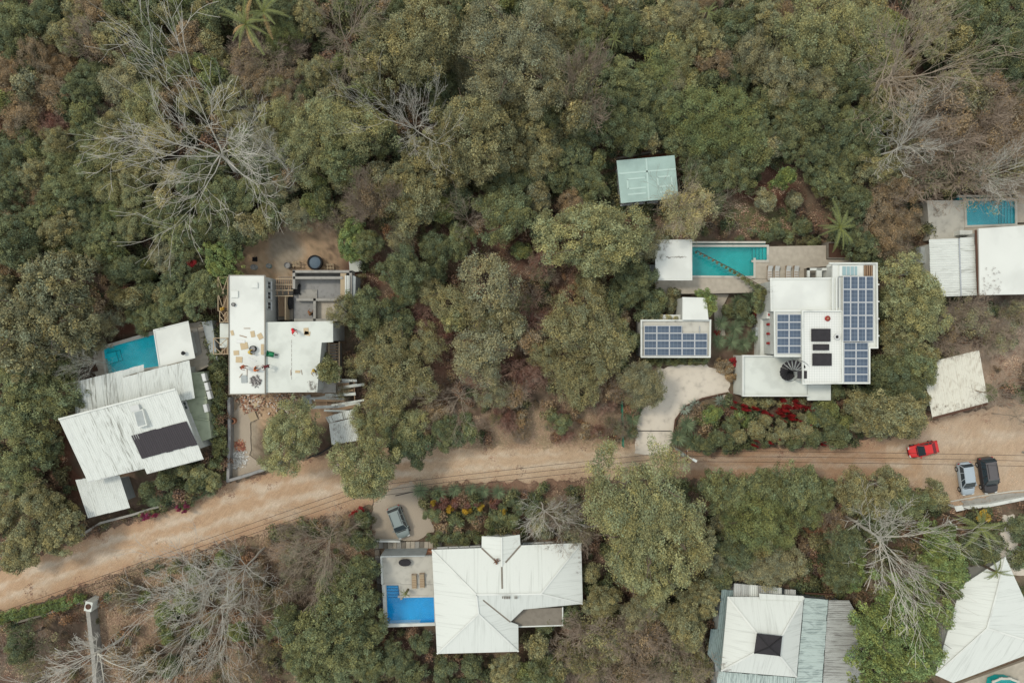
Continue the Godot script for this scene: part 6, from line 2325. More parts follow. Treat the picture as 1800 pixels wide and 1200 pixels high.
	for k in 2:
		flat_item("red_beam", "long dark red steel beam lying in the front yard", "beam", 491 + 3 * k, 720, 0.12, 2.2, 0.0, 0.02, 0.12, M.wood_dark, "steel beams in the yard")
	heap("brick_heap", "heap of broken orange bricks in the front yard", P(421, 783), 0.0, 1.1, 0.15, 160, [Color(0.45, 0.2, 0.12), Color(0.5, 0.28, 0.18), Color(0.3, 0.1, 0.07)])
	heap("plaster_heap", "heap of white plaster rubble inside the yard's dark wall", P(417, 805), 0.0, 1.7, 0.13, 420, [Color(0.7, 0.7, 0.67), Color(0.6, 0.6, 0.57), Color(0.4, 0.38, 0.35)])
	heap("scrap_heap", "heap of brown timber scraps below the unfinished house's front edge", P(440, 700), 0.0, 2.6, 0.2, 420, [Color(0.42, 0.25, 0.16), Color(0.5, 0.38, 0.28), Color(0.25, 0.12, 0.08), Color(0.55, 0.5, 0.45)])
	heap("scrap_heap", "scattered tan timber scraps in front of the unfinished house's seam", P(500, 706), 0.0, 3.2, 0.16, 380, [Color(0.42, 0.25, 0.16), Color(0.55, 0.38, 0.25), Color(0.55, 0.5, 0.45)])
	heap("scrap_heap", "jumble of scraps under the tree in the front yard", P(520, 760), 0.0, 2.6, 0.18, 380, [Color(0.5, 0.42, 0.36), Color(0.6, 0.57, 0.52), Color(0.25, 0.2, 0.18)])


func _board_mesh(at: Vector3) -> ArrayMesh:
	var mb := MB.new()
	mb.box(Vector3(at.x, 0.35, at.z), Vector3(1.7, 0.7, 1.4), 0.08)
	return mb.mesh()


func heap(called, label, at: Vector3, h: float, r: float, size: float, count: int, cols: Array):
	var bm := BoxMesh.new()
	bm.size = Vector3(1, 0.35, 0.5)
	var mm := MultiMesh.new()
	mm.transform_format = MultiMesh.TRANSFORM_3D
	mm.use_colors = true
	mm.mesh = bm
	mm.instance_count = count
	for i in count:
		var a := rng.randf() * TAU
		var d := r * sqrt(rng.randf()) * rng.randf_range(0.4, 1.0)
		var s := size * rng.randf_range(0.6, 2.0)
		var b := Basis.from_euler(Vector3(rng.randf_range(-0.4, 0.4), rng.randf() * TAU, rng.randf_range(-0.4, 0.4))).scaled(Vector3(s, s, s))
		mm.set_instance_transform(i, Transform3D(b, Vector3(at.x + cos(a) * d, h + size * 0.2 + rng.randf() * maxf(0.0, 0.22 - d / r * 0.2), at.z + sin(a) * d)))
		var c: Color = cols[rng.randi() % cols.size()]
		mm.set_instance_color(i, c * rng.randf_range(0.7, 1.1))
	var o := MultiMeshInstance3D.new()
	o.name = numbered(called)
	o.multimesh = mm
	o.material_override = M.person
	add_child(o)
	o.set_meta("label", label)
	o.set_meta("category", "rubble")
	o.set_meta("kind", "stuff")


func tarp(u, v, h, w, l, label):
	var at := P(u, v, h + 0.3)
	var mb := MB.new()
	var n := 10
	var g := []
	for j in n + 1:
		for i in n + 1:
			var x := (float(i) / n - 0.5)
			var z := (float(j) / n - 0.5)
			var e := 1.0 - pow(2.0 * Vector2(x, z).length(), 2)
			g.append(Vector3(at.x + x * w * (1.0 + 0.3 * nz2.get_noise_2d(z * 300, u)), h + maxf(0.0, e) * 0.35 + 0.10 * nz2.get_noise_2d(x * 500 + u, z * 500) * clampf(e + 0.4, 0, 1), at.z + z * l * (1.0 + 0.3 * nz2.get_noise_2d(x * 300, v))))
	for j in n:
		for i in n:
			var a: Vector3 = g[j * (n + 1) + i]
			var b: Vector3 = g[j * (n + 1) + i + 1]
			var c: Vector3 = g[(j + 1) * (n + 1) + i + 1]
			var d: Vector3 = g[(j + 1) * (n + 1) + i]
			var nn := (d - a).cross(b - a).normalized()
			mb.quad(a, b, c, d, nn if nn.y > 0 else -nn)
	lone("tarpaulin", mb, M.black, label, "tarpaulin")


func wheelbarrow(at: Vector3, yaw: float):
	at.y = 6.35
	var th := thing("wheelbarrow", "green wheelbarrow beside the seam of the unfinished house's roof", "wheelbarrow", at)
	var b := Basis(Vector3.UP, yaw)
	var green := mat(lin(0.01, 0.19, 0.08), 0.5)
	var tr := MB.new()
	var q := [Vector3(-0.36, 0.62, -0.45), Vector3(0.36, 0.62, -0.45), Vector3(0.30, 0.66, 0.5), Vector3(-0.30, 0.66, 0.5)]
	var f := [Vector3(-0.2, 0.36, -0.25), Vector3(0.2, 0.36, -0.25), Vector3(0.17, 0.36, 0.25), Vector3(-0.17, 0.36, 0.25)]
	for i in 4:
		var j := (i + 1) % 4
		tr.quad(at + b * f[i], at + b * f[j], at + b * q[j], at + b * q[i], b * ((f[i] + f[j]) * Vector3(1, 0, 1)).normalized())
	tr.quad(at + b * f[0], at + b * f[1], at + b * f[2], at + b * f[3], Vector3.UP)
	part(th, "tray", tr, green)
	for s in [-1, 1]:
		var h := MB.new()
		h.tube([at + b * Vector3(0.08 * s, 0.2, 0.62), at + b * Vector3(0.2 * s, 0.34, 0.0), at + b * Vector3(0.28 * s, 0.55, -0.95)], [0.022, 0.022, 0.022], 6)
		part(th, "handle", h, M.metal)
		var l := MB.new()
		l.tube([at + b * Vector3(0.22 * s, 0.36, -0.25), at + b * Vector3(0.22 * s, 0.0, -0.35)], [0.02, 0.02], 6)
		part(th, "leg", l, M.metal)
	var w := MB.new()
	w.tube([at + b * Vector3(-0.05, 0.2, 0.62), at + b * Vector3(0.05, 0.2, 0.62)], [0.2, 0.2], 14)
	part(th, "wheel", w, M.black)


func house_d():
	var th := thing("hip_roof_villa", "large villa with crossing white hip roofs above the blue corner pool", "house", P(880, 1050))
	var e := 4.0
	var r := 6.0
	var A := {"NW": [759, 966, e], "SW": [768, 1149, e], "SE": [911.4, 1145, e], "R1": [841, 1079, r], "R2": [837, 1045, r], "R3": [951, 1043.5, r], "RM": [883, 1044, r], "VN": [882, 996, 4.95], "N1": [846.5, 963, e], "N2": [915, 958.5, e], "NE": [1021.7, 954, e], "EE": [1024.5, 1061, e], "S1": [920, 1071, e + 0.35], "V2": [897, 1093, e], "V3": [911, 1098, e], "G1": [846.8, 942.3, e], "G2": [881.5, 944, 4.75], "G3": [913.6, 939.6, e]}
	var faces := [["NW", "R2", "R1", "SW", "w"], ["SW", "R1", "SE", "s"], ["R1", "R2", "V2", "V3", "SE", "w"], ["NW", "N1", "VN", "RM", "R2", "s"], ["VN", "N2", "NE", "R3", "RM", "s"], ["NE", "EE", "R3", "w"], ["R2", "RM", "R3", "EE", "S1", "V2", "s"], ["G1", "G2", "VN", "N1", "w"], ["G2", "G3", "N2", "VN", "w"]]
	for f in faces:
		var pts := []
		for k in f.size() - 1:
			var a = A[f[k]]
			pts.append(P(a[0], a[1], a[2]))
		var mb := MB.new()
		mb.plate(pts, 0.12, null, 0.0 if f[-1] == "s" else PI / 2)
		part(th, "roof_slope", mb, M.hip)
	for l in [["R1", "R2"], ["R2", "R3"], ["NW", "R2"], ["SW", "R1"], ["SE", "R1"], ["R3", "NE"], ["R3", "EE"], ["G2", "VN"]]:
		var a = A[l[0]]
		var b = A[l[1]]
		var mb := MB.new()
		mb.beam(P(a[0], a[1], a[2] + 0.05), P(b[0], b[1], b[2] + 0.05), 0.20, 0.07)
		part(th, "ridge_cap", mb, M.white)
	for l in [["N1", "VN"], ["N2", "VN"], ["VN", "RM"], ["V2", "R2"]]:
		var a = A[l[0]]
		var b = A[l[1]]
		var mb := MB.new()
		mb.beam(P(a[0], a[1], a[2] + 0.03), P(lerpf(a[0], b[0], 0.8), lerpf(a[1], b[1], 0.8), lerpf(a[2], b[2], 0.8) + 0.03), 0.20, 0.04)
		part(th, "valley", mb, M.concrete_brown)
	var lt := [Color(0.20, 0.10, 0.06), Color(0.12, 0.07, 0.05)]
	heap("leaf_litter", "dry leaves caught in the valley of the villa's white roof", P(873, 986, 5.0), 4.98, 0.5, 0.09, 50, lt)
	walls(th, [[763, 970], [915, 962], [1018, 958], [1020, 1057], [918, 1069], [899, 1092], [908, 1100], [908, 1141], [772, 1144]], e, 0.55, -0.1, e - 0.1, M.wall_white)
	walls(th, [[849, 945], [912, 943], [912, 962], [849, 966]], e, 0.4, -0.1, e - 0.1, M.wall_white, "gable_wall")
	window_row(th, [765, 967], [842, 964], e, 0.55, 2.2, 4, 1.3, 1.4)
	window_row(th, [920, 959], [1016, 955], e, 0.55, 2.2, 5, 1.3, 1.4)
	plate_part(th, "flat_roof", [[913, 1070], [989, 1068], [989, 1098.5], [912, 1101], [898, 1093]], 3.2, 0.25, M.concrete_brown, 2.9)
	parapet(th, [[989, 1068], [989, 1098.5], [912, 1101]], 3.2, 0.15, 2.9, 3.28, M.white, false, "flat_roof_edge")
	for a in [[985, 1095], [950, 1096], [916, 1097]]:
		var p := P(a[0], a[1], 3.0)
		var mb := MB.new()
		mb.box(Vector3(p.x, 1.4, p.z), Vector3(0.25, 3.0, 0.25))
		part(th, "column", mb, M.wall_white)
	for k in 8:
		var mb := MB.new()
		var p := P(883.5 + k * 3 + (4 if k > 4 else 0), 1051, 5.9)
		mb.box(Vector3(p.x, 5.77, p.z), Vector3(0.13, 0.02, 0.5), 0.0, Color.WHITE, Basis(Vector3.RIGHT, 0.6))
		if k != 5:
			part(th, "ridge_vent", mb, M.concrete_brown)
	# terrace
	var te := thing("villa_terrace", "pale stone terrace round the villa's blue corner pool", "terrace", P(715, 1000))
	plate_part(te, "paving", [[669, 977], [761, 976], [762, 1027], [700.5, 1027], [678.5, 1027], [671, 1027]], 1.6, 0.2, M.deck_pale, -0.1)
	plate_part(te, "paving", [[702.5, 1027.5], [762, 1027.5], [762.4, 1047], [704, 1048.5]], 1.6, 0.2, M.deck_pale, -0.1)
	plate_part(te, "outer_wall", [[671, 1027.5], [677, 1027.5], [680, 1099], [675, 1099]], 1.75, 0.2, M.white, -0.1)
	plate_part(te, "outer_wall", [[675, 1097], [764, 1094.5], [765, 1099.5], [676, 1102.5]], 1.78, 0.2, M.white, -0.1)
	plate_part(te, "north_wall", [[669, 977], [747, 976], [747, 978], [669, 979.5]], 3.2, 0.2, M.wall_grey, -0.1)
	plate_part(te, "west_wall", [[668, 978], [671, 978], [673, 1027], [670, 1027]], 2.2, 0.2, M.white, -0.1)
	plate_part(te, "door_step", [[748, 968], [760, 968], [760, 975], [748, 975]], 1.2, 0.2, M.brick, -0.1)
	pool("corner_pool", "bright blue corner pool with a stepped entry beside the villa", [[679, 1028], [700.5, 1028], [703, 1050], [762.4, 1049], [763.8, 1093], [681.5, 1096]], 1.55, "d", [[[[679.5, 1029], [700, 1029], [700, 1034], [680, 1034]], 0.3], [[[680, 1034], [700, 1034], [701, 1039], [680, 1039]], 0.5], [[[680, 1039], [701, 1039], [701, 1045], [680, 1045]], 0.72], [[[680, 1045], [701, 1045], [702, 1050], [680.5, 1050]], 0.92]])
	lounger(728, 1021.5, 1.6, 0.03, M.wood_pale, "wooden sun lounger on the villa's pool terrace", "wooden loungers by the corner pool")
	lounger(741.8, 1020, 1.6, 0.03, M.wood_pale, "wooden sun lounger on the villa's pool terrace", "wooden loungers by the corner pool")
	var ta := P(711.5, 988.5, 2.1)
	ta.y = 1.6
	var tb := thing("fire_bowl", "dark grey oval covered table on the villa's terrace", "table", ta)
	var mb := MB.new()
	mb.lathe(Vector3.ZERO, [Vector2(0.45, 0), Vector2(0.62, 0.3), Vector2(0.74, 0.55), Vector2(0.70, 0.62), Vector2(0.001, 0.66)], 14)
	var bo = local_part(tb, "cover", mb, M.black_mat)
	bo.scale = Vector3(1.1, 1, 0.66)
	palm(713, 1043, 12, 3.0, "small potted palm at the inner corner of the blue pool", 11)
	# walkways
	var wk := thing("slab_walkway", "walkway of weathered slabs along the villa's terrace", "walkway", P(700, 960))
	for k in 15:
		plate_part(wk, "slab", [[657.5 + k * 8, 952], [664.8 + k * 8, 952], [664.8 + k * 8, 964], [657.5 + k * 8, 964]], 0.12 + 0.004 * (k % 3), 0.2, [M.deck, M.concrete, M.concrete_brown, M.deck][k % 4])
	for k in 11:
		plate_part(wk, "slab", [[658 + k * 0.9, 965 + k * 12.4], [666.5 + k * 0.9, 965 + k * 12.4], [667 + k * 0.9, 976.5 + k * 12.4], [658.8 + k * 0.9, 976.5 + k * 12.4]], 0.13 + 0.004 * (k % 3), 0.2, [M.concrete_brown, M.concrete, M.concrete_brown][k % 3])
	strip_wall("gate_wall", "low white wall behind the parked grey green car", [[656, 951], [702, 951.5]], 0.9, 0.15, M.white)


func house_e():
	var th := thing("solar_villa", "tall white flat roofed villa carrying blue solar panels and black mats", "house", P(1430, 590))
	plate_part(th, "roof_slab", [[1355, 490], [1463, 489], [1463, 545.5], [1356, 545.5]], 6.3, 0.25, M.white_roof)
	parapet(th, [[1355, 490], [1463, 489], [1463, 545.5], [1356, 545.5]], 6.3, 0.2, 6.3, 6.42, M.white)
	plate_part(th, "roof_terrace", [[1410, 546.5], [1480, 546.5], [1480.5, 672], [1410.7, 674]], 6.6, 0.25, M.tile)
	parapet(th, [[1410, 546.5], [1480, 546.5], [1480.5, 673], [1410.7, 674]], 6.6, 0.18, 6.6, 6.85, M.white)
	plate_part(th, "roof_slab", [[1361, 546.5], [1408.5, 546.5], [1408.5, 626], [1362, 626]], 6.35, 0.25, M.white_roof)
	parapet(th, [[1361, 546.5], [1408.5, 546.5], [1408.5, 626], [1362, 626]], 6.35, 0.16, 6.35, 6.5, M.white)
	plate_part(th, "roof_slab", [[1464, 463], [1540, 463], [1541, 611], [1527, 611], [1527, 673], [1482, 673], [1482, 546], [1464, 546]], 6.55, 0.25, M.white_roof)
	parapet(th, [[1458, 463], [1540, 463], [1541, 611], [1527, 611], [1527, 673], [1483, 673]], 6.55, 0.18, 6.55, 6.85, M.white, false)
	walls(th, [[1357, 492], [1462, 491], [1462, 548], [1478, 548], [1478, 672], [1412, 672], [1406, 625], [1363, 624], [1362, 548], [1357, 548]], 6.3, 0.1, -0.1, 6.04, M.wall_white)
	walls(th, [[1465, 465], [1539, 465], [1539, 610], [1525, 610], [1525, 671], [1480, 671], [1480, 520], [1465, 520]], 6.5, 0.1, -0.1, 6.29, M.wall_white)
	# raised ledge and service channel between the slabs
	for k in 3:
		box_part(th, "channel_wall", 1464 + k * 6, 488, 1466 + k * 6, 545, 6.8, 6.55, 6.75 + 0.03 * k, M.white)
	box_part(th, "duct", 1475, 486, 1478, 540, 6.8, 6.55, 6.7, M.metal)
	# north porch with openings
	for s in [[1420, 471, 1457, 475], [1420, 471, 1424, 487], [1436, 471, 1445, 487], [1455, 465, 1463, 487]]:
		box_part(th, "porch_frame", s[0], s[1], s[2], s[3], 4.6, 4.3 + 0.003 * s[0] * 0.01, 4.62, M.white)
	box_part(th, "porch_floor", 1422, 470, 1458, 487, 3.0, -0.1, 3.0, M.concrete_brown)
	# glass canopy
	box_part(th, "skylight_kerb", 1477, 466, 1511, 485, 6.9, 6.55, 6.78, M.white)
	var gl = box_part(th, "skylight", 1482, 468, 1508, 483.5, 6.9, 6.785, 6.83, M.teal_glass)
	for k in 3:
		box_part(gl, "glazing_bar", 1488 + k * 7, 468, 1489 + k * 7, 483.5, 6.9, 6.832, 6.86, M.frame)
	for s in gl.get_children():
		s.position = Vector3.ZERO
	var pg = box_part(th, "timber_opening", 1519, 466, 1535, 485, 6.6, 6.56, 6.6, M.wood_dark)
	for k in 4:
		var sl = box_part(pg, "slat", 1520 + k * 4, 466, 1522 + k * 4, 485, 6.7, 6.61, 6.72, M.wood)
		sl.position = Vector3.ZERO
	# west wall: ledges and red slits
	for k in 4:
		var a := P(1361, 552 + k * 17.0, 6.35)
		var mb := MB.new()
		mb.box(Vector3(a.x + 0.06, 4.2, a.z), Vector3(0.12, 0.8, 0.28))
		part(th, "red_window", mb, M.red)
	box_part(th, "ledge", 1337, 547, 1360, 626, 2.2, -0.1, 2.2, M.white)
	box_part(th, "ledge", 1346, 547, 1361, 560, 4.0, -0.1, 4.4, M.white)
	box_part(th, "planter_box", 1329, 575, 1338, 590, 1.4, -0.1, 1.4, M.wall_grey)
	# south-west terrace
	plate_part(th, "lower_terrace", [[1305, 625], [1410, 627], [1419, 640], [1419, 695], [1305, 695]], 3.4, 0.25, M.white_worn, -0.1)
	parapet(th, [[1409, 626], [1305, 625], [1305, 695], [1419, 695]], 3.4, 0.18, 3.4, 3.75, M.white, false)
	plate_part(th, "porch_roof", [[1419.5, 676], [1461, 676], [1461, 703.5], [1420, 703.5]], 3.2, 0.22, M.white_worn)
	walls(th, [[1424, 676], [1456, 676], [1456, 699], [1424, 699]], 3.2, 0.05, -0.1, 2.95, M.wall_white)
	# railing posts and small pipes along the east edge
	for k in 4:
		var p := P(1542, 500 + k * 30, 6.6)
		var mb := MB.new()
		mb.box(Vector3(p.x + 0.05, 6.5, p.z), Vector3(0.35, 0.5, 0.18))
		part(th, "overflow_spout", mb, M.white)
	# things on the roof
	solar_array("four-column array of blue solar panels along the solar villa's east roof", [[1481, 485.5, 1534.5, 600, 4, 5]], 6.9)
	solar_array("two-column array of blue solar panels at the solar villa's south-east corner", [[1482.5, 601.5, 1525.5, 671.5, 2, 5]], 6.62)
	solar_array("two-column array of blue solar panels inside the west parapet of the solar villa", [[1365, 552, 1408, 621.5, 2, 5]], 6.4)
	for a in [[1428, 577.5, 1462, 600, "square black mat beside the red vent on the tiled roof terrace"], [1430.7, 604.8, 1459.5, 615.5, "narrow black mat between two square ones on the tiled roof terrace"], [1430, 620.8, 1464, 642.7, "square black mat beside the spiral stair end of the tiled roof terrace"]]:
		var p := P((a[0] + a[2]) / 2, (a[1] + a[3]) / 2, 7.0)
		p.y = 6.6
		var it := thing("black_mat", a[4], "roof mat", p)
		var sz := P(a[2], a[3], 7.0) - P(a[0], a[1], 7.0)
		var mb := MB.new()
		mb.box(p + Vector3.UP * 0.17, Vector3(sz.x, 0.06, sz.z))
		mb.box(p + Vector3.UP * 0.21, Vector3(sz.x - 0.35, 0.05, sz.z - 0.3))
		part(it, "cover", mb, M.black_mat)
		for s in [-1, 1]:
			var l := MB.new()
			l.box(p + Vector3(s * sz.x * 0.4, 0.07, 0), Vector3(0.12, 0.14, sz.z * 0.9))
			part(it, "batten", l, M.metal)
	var rp := P(1456.5, 559.5, 6.9)
	rp.y = 6.6
	var rv := thing("round_vent", "round dark red roof vent on the tiled roof terrace", "vent", rp)
	var rm := MB.new()
	rm.lathe(rp, [Vector2(0.30, 0), Vector2(0.34, 0.16), Vector2(0.22, 0.3), Vector2(0.2, 0.22)], 16)
	part(rv, "collar", rm, M.red)
	var rc := MB.new()
	rc.lathe(rp, [Vector2(0.21, 0.2), Vector2(0.1, 0.3), Vector2(0.001, 0.32)], 16)
	part(rv, "cap", rc, M.brick)
	var wp := P(1472.8, 592, 6.9)
	wp.y = 6.6
	var wv := thing("white_fan", "white ring fan beside the black mats on the tiled roof terrace", "fan", wp)
	var wm := MB.new()
	wm.lathe(wp, [Vector2(0.26, 0), Vector2(0.36, 0.1), Vector2(0.34, 0.28), Vector2(0.22, 0.28), Vector2(0.18, 0.12)], 16)
	part(wv, "ring", wm, M.frame)
	var wc := MB.new()
	wc.lathe(wp, [Vector2(0.19, 0.12), Vector2(0.001, 0.13)], 12)
	part(wv, "hub", wc, M.black)
	# spiral stair
	var sp := P(1386.7, 650.5, 4.5)
	sp.y = 3.4
	var ss := thing("spiral_stair", "dark metal spiral stair rising from the white lower terrace", "stair", sp)
	var pole := MB.new()
	pole.tube([sp, sp + Vector3.UP * 3.5], [0.09, 0.09], 10)
	part(ss, "pole", pole, M.black_mat)
	for k in 16:
		var a0 := 0.25 + k * 0.36
		var a1 := a0 + 0.34
		var y := 0.2 * (k + 1)
		var mb := MB.new()
		var t := [sp + Vector3(cos(a0) * 0.08, y, sin(a0) * 0.08), sp + Vector3(cos(a0) * 1.3, y, sin(a0) * 1.3), sp + Vector3(cos((a0 + a1) / 2) * 1.33, y, sin((a0 + a1) / 2) * 1.33), sp + Vector3(cos(a1) * 1.3, y, sin(a1) * 1.3)]
		mb.plate(t, 0.05)
		part(ss, "tread", mb, M.black_mat)
		var nose := MB.new()
		nose.beam(t[0] + Vector3.UP * 0.02, t[1] + Vector3.UP * 0.02, 0.035, 0.03)
		part(ss, "nosing", nose, M.metal if k >= 10 else M.black)
	var rail := []
	var rr := []
	for k in 30:
		var a := 0.25 + k * 0.19
		rail.append(sp + Vector3(cos(a) * 1.34, 0.11 * k + 1.0, sin(a) * 1.34))
		rr.append(0.025)
	var rl := MB.new()
	rl.tube(rail, rr, 6)
	part(ss, "handrail", rl, M.black)
	var lp := MB.new()
	lp.box(sp + Vector3(0.78, 3.25, 0.45), Vector3(1.15, 0.06, 0.95))
	part(ss, "landing", lp, M.black_mat)
	# pool deck, pool, pavilion
	var dk := thing("pool_deck", "beige stone deck between the teal pool and the solar villa", "deck", P(1290, 500))
	plate_part(dk, "paving", [[1152, 488], [1322, 488], [1322, 490], [1356, 490], [1356, 505], [1335, 514], [1152, 517]], 1.6, 0.2, M.deck, -0.1)
	plate_part(dk, "paving", [[1326, 460], [1352, 460], [1352, 489.5], [1326, 489.5]], 1.604, 0.2, M.deck, -0.1)
	plate_part(dk, "paving", [[1352, 433], [1456, 431], [1496, 455], [1496, 466], [1420, 470], [1420, 489], [1352.3, 489.6]], 1.6, 0.2, M.deck, -0.1)
	plate_part(dk, "paving", [[1258, 517.5], [1282, 517], [1268, 545], [1276, 590], [1258, 590], [1256, 550]], 0.15, 0.2, M.deck, -0.1)
	box_part(dk, "overflow_wall", 1217, 424, 1346, 427.5, 1.7, -0.1, 1.75, M.deck_pale)
	box_part(dk, "overflow_channel", 1217, 427.6, 1346, 432, 1.2, -0.1, 1.1, M.basin_e)
	pool("teal_pool", "teal pool with end steps beside the white pavilion", [[1216.6, 434], [1348, 434], [1348, 457], [1324.5, 457], [1324.5, 485], [1216.6, 484]], 1.6, "e", [[[[1341, 434.5], [1347.5, 434.5], [1347.5, 456.5], [1341, 456.5]], 0.3], [[[1335, 434.5], [1341, 434.5], [1341, 456.5], [1335, 456.5]], 0.5], [[[1329, 434.5], [1335, 434.5], [1335, 456.5], [1329, 456.5]], 0.7], [[[1323, 434.5], [1329, 434.5], [1329, 456.5], [1323, 456.5]], 0.9]], 1.3)
	var pv := thing("white_pavilion", "square white flat roofed pavilion at the west end of the teal pool", "pavilion", P(1185, 457))
	plate_part(pv, "roof", [[1153, 422.7], [1215.7, 421.7], [1216, 491.7], [1153, 491.7]], 4.4, 0.25, M.white_roof)
	parapet(pv, [[1153, 422.7], [1215.7, 421.7], [1216, 491.7], [1153, 491.7]], 4.4, 0.14, 4.4, 4.46, M.white, true, "roof_edge")
	walls(pv, [[1156, 426], [1200, 426], [1200, 488], [1156, 488]], 4.4, 0.2, -0.1, 4.14, M.wall_white)
	box_part(pv, "ledge", 1142, 465, 1153, 492, 2.0, -0.1, 2.0, M.wall_grey)
	var bp := P(1166, 452, 4.7)
	var bm := MB.new()
	bm.lathe(Vector3(bp.x, 4.4, bp.z), [Vector2(0.2, 0), Vector2(0.35, 0.2), Vector2(0.35, 0.35), Vector2(0.2, 0.5), Vector2(0.001, 0.55)], 16)
	part(pv, "ball_vent", bm, M.white)
	var dm := MB.new()
	for k in 14:
		var p := P(1172 + k * 2.6, 452 + rng.randf_range(-1.2, 1.2), 4.4)
		dm.box(Vector3(p.x, 4.41, p.z), Vector3(rng.randf_range(0.1, 0.35), 0.015, rng.randf_range(0.05, 0.16)), rng.randf() * 0.4)
	part(pv, "litter_streak", dm, M.concrete)
	var i := 0
	for x in [1353.5, 1366, 1386, 1400]:
		lounger(x, 479.5, 1.6, 0.0, M.frame, "pale grey sun lounger against the solar villa's north wall", "pale loungers by the teal pool")
		i += 1
	var pl := thing("square_planter", "square brown planter bed at the foot of the tall palm", "planter", P(1474, 440))
	box_part(pl, "soil", 1457, 427, 1491, 452.5, 1.9, -0.1, 1.85, M.wood_dark)
	parapet(pl, [[1456, 426], [1492, 426], [1492, 453.5], [1456, 453.5]], 2.0, 0.16, 0.0, 2.0, M.concrete_brown, true, "rim")
	# small solar house
	var sm := thing("solar_garage", "small white garage with solar panels filling its parapet roof", "garage", P(1187, 595))
	plate_part(sm, "roof", [[1127, 563], [1248, 563], [1247, 627], [1127, 627]], 3.8, 0.25, M.deck_pale)
	parapet(sm, [[1127, 563], [1248, 563], [1247, 627], [1127, 627]], 3.8, 0.2, 3.8, 4.1, M.white)
	walls(sm, [[1127, 563], [1248, 563], [1247, 627], [1127, 627]], 3.8, 0.05, -0.1, 3.54, M.wall_white)
	plate_part(sm, "upper_roof", [[1200, 522], [1242, 523], [1246, 562], [1200, 562]], 4.6, 0.25, M.white_roof)
	walls(sm, [[1200, 522], [1242, 523], [1246, 562], [1200, 562]], 4.6, 0.05, -0.1, 4.34, M.wall_white)
	box_part(sm, "north_ledge", 1128, 553, 1199, 562, 3.2, -0.1, 3.3, M.white)
	solar_array("array of blue solar panels on the small white garage, one corner left empty", [[1132, 572, 1243, 625, 5, 4, [[3, 0], [4, 0]]]], 3.86, 0.06)
	# low walls of the garden
	strip_wall("hedge_wall", "curved dark kerb of the planted bed by the concrete driveway", [[1184, 770], [1188, 738], [1205, 714], [1236, 700], [1280, 690]], 0.3, 0.15, M.wood_dark)
	for a in [[1275, 697], [1284, 706]]:
		var p := P(a[0], a[1], 0.3)
		p.y = 0
		var st := thing("stone_ball", "pale round boulder at the corner of the red flowering bed", "boulder", p, "boulders at the flower bed")
		var mb := MB.new()
		var prof := []
		for k in 9:
			var t := PI * k / 8.0
			prof.append(Vector2(maxf(0.001, sin(t) * 0.32), 0.28 - cos(t) * 0.30))
		mb.lathe(p, prof, 12)
		part(st, "stone", mb, M.deck)


func house_h():
	var th := thing("aqua_roof_building", "building with pale aqua translucent roof at the edge of the forest", "building", P(1138, 315))
	plate_part(th, "roof", [[1084, 282], [1186, 272.7], [1193, 347.7], [1091.7, 357]], 4.2, 0.12, M.polycarb, null, -0.1)
	walls(th, [[1086, 284], [1184, 275], [1191, 346], [1093, 355]], 4.2, 0.25, -0.1, 4.0, M.wall_grey)
	var pale := mat(lin(0.43, 0.56, 0.525), 0.4)
	for l in [[[1136, 278], [1141, 352]], [[1089, 305], [1188, 297]], [[1103, 315], [1134, 312]], [[1104, 332], [1136, 329]], [[1103, 315], [1104, 332]], [[1156, 311], [1180, 309]], [[1157, 328], [1182, 326]], [[1156, 311], [1157, 328]], [[1180, 309], [1182, 326]], [[1104, 342], [1136, 339]], [[1160, 338], [1190, 335]]]:
		var mb := MB.new()
		mb.beam(P(l[0][0], l[0][1], 4.225), P(l[1][0], l[1][1], 4.225), 0.22, 0.03)
		part(th, "roof_strip", mb, pale)
	window_row(th, [1094, 357], [1190, 348], 4.2, 0.25, 2.4, 4, 1.2, 1.0)
	strip_wall("stone_wall", "low brown wall behind the aqua roofed building", [[1080, 279], [1140, 268], [1190, 262]], 0.8, 0.2, M.concrete_brown)


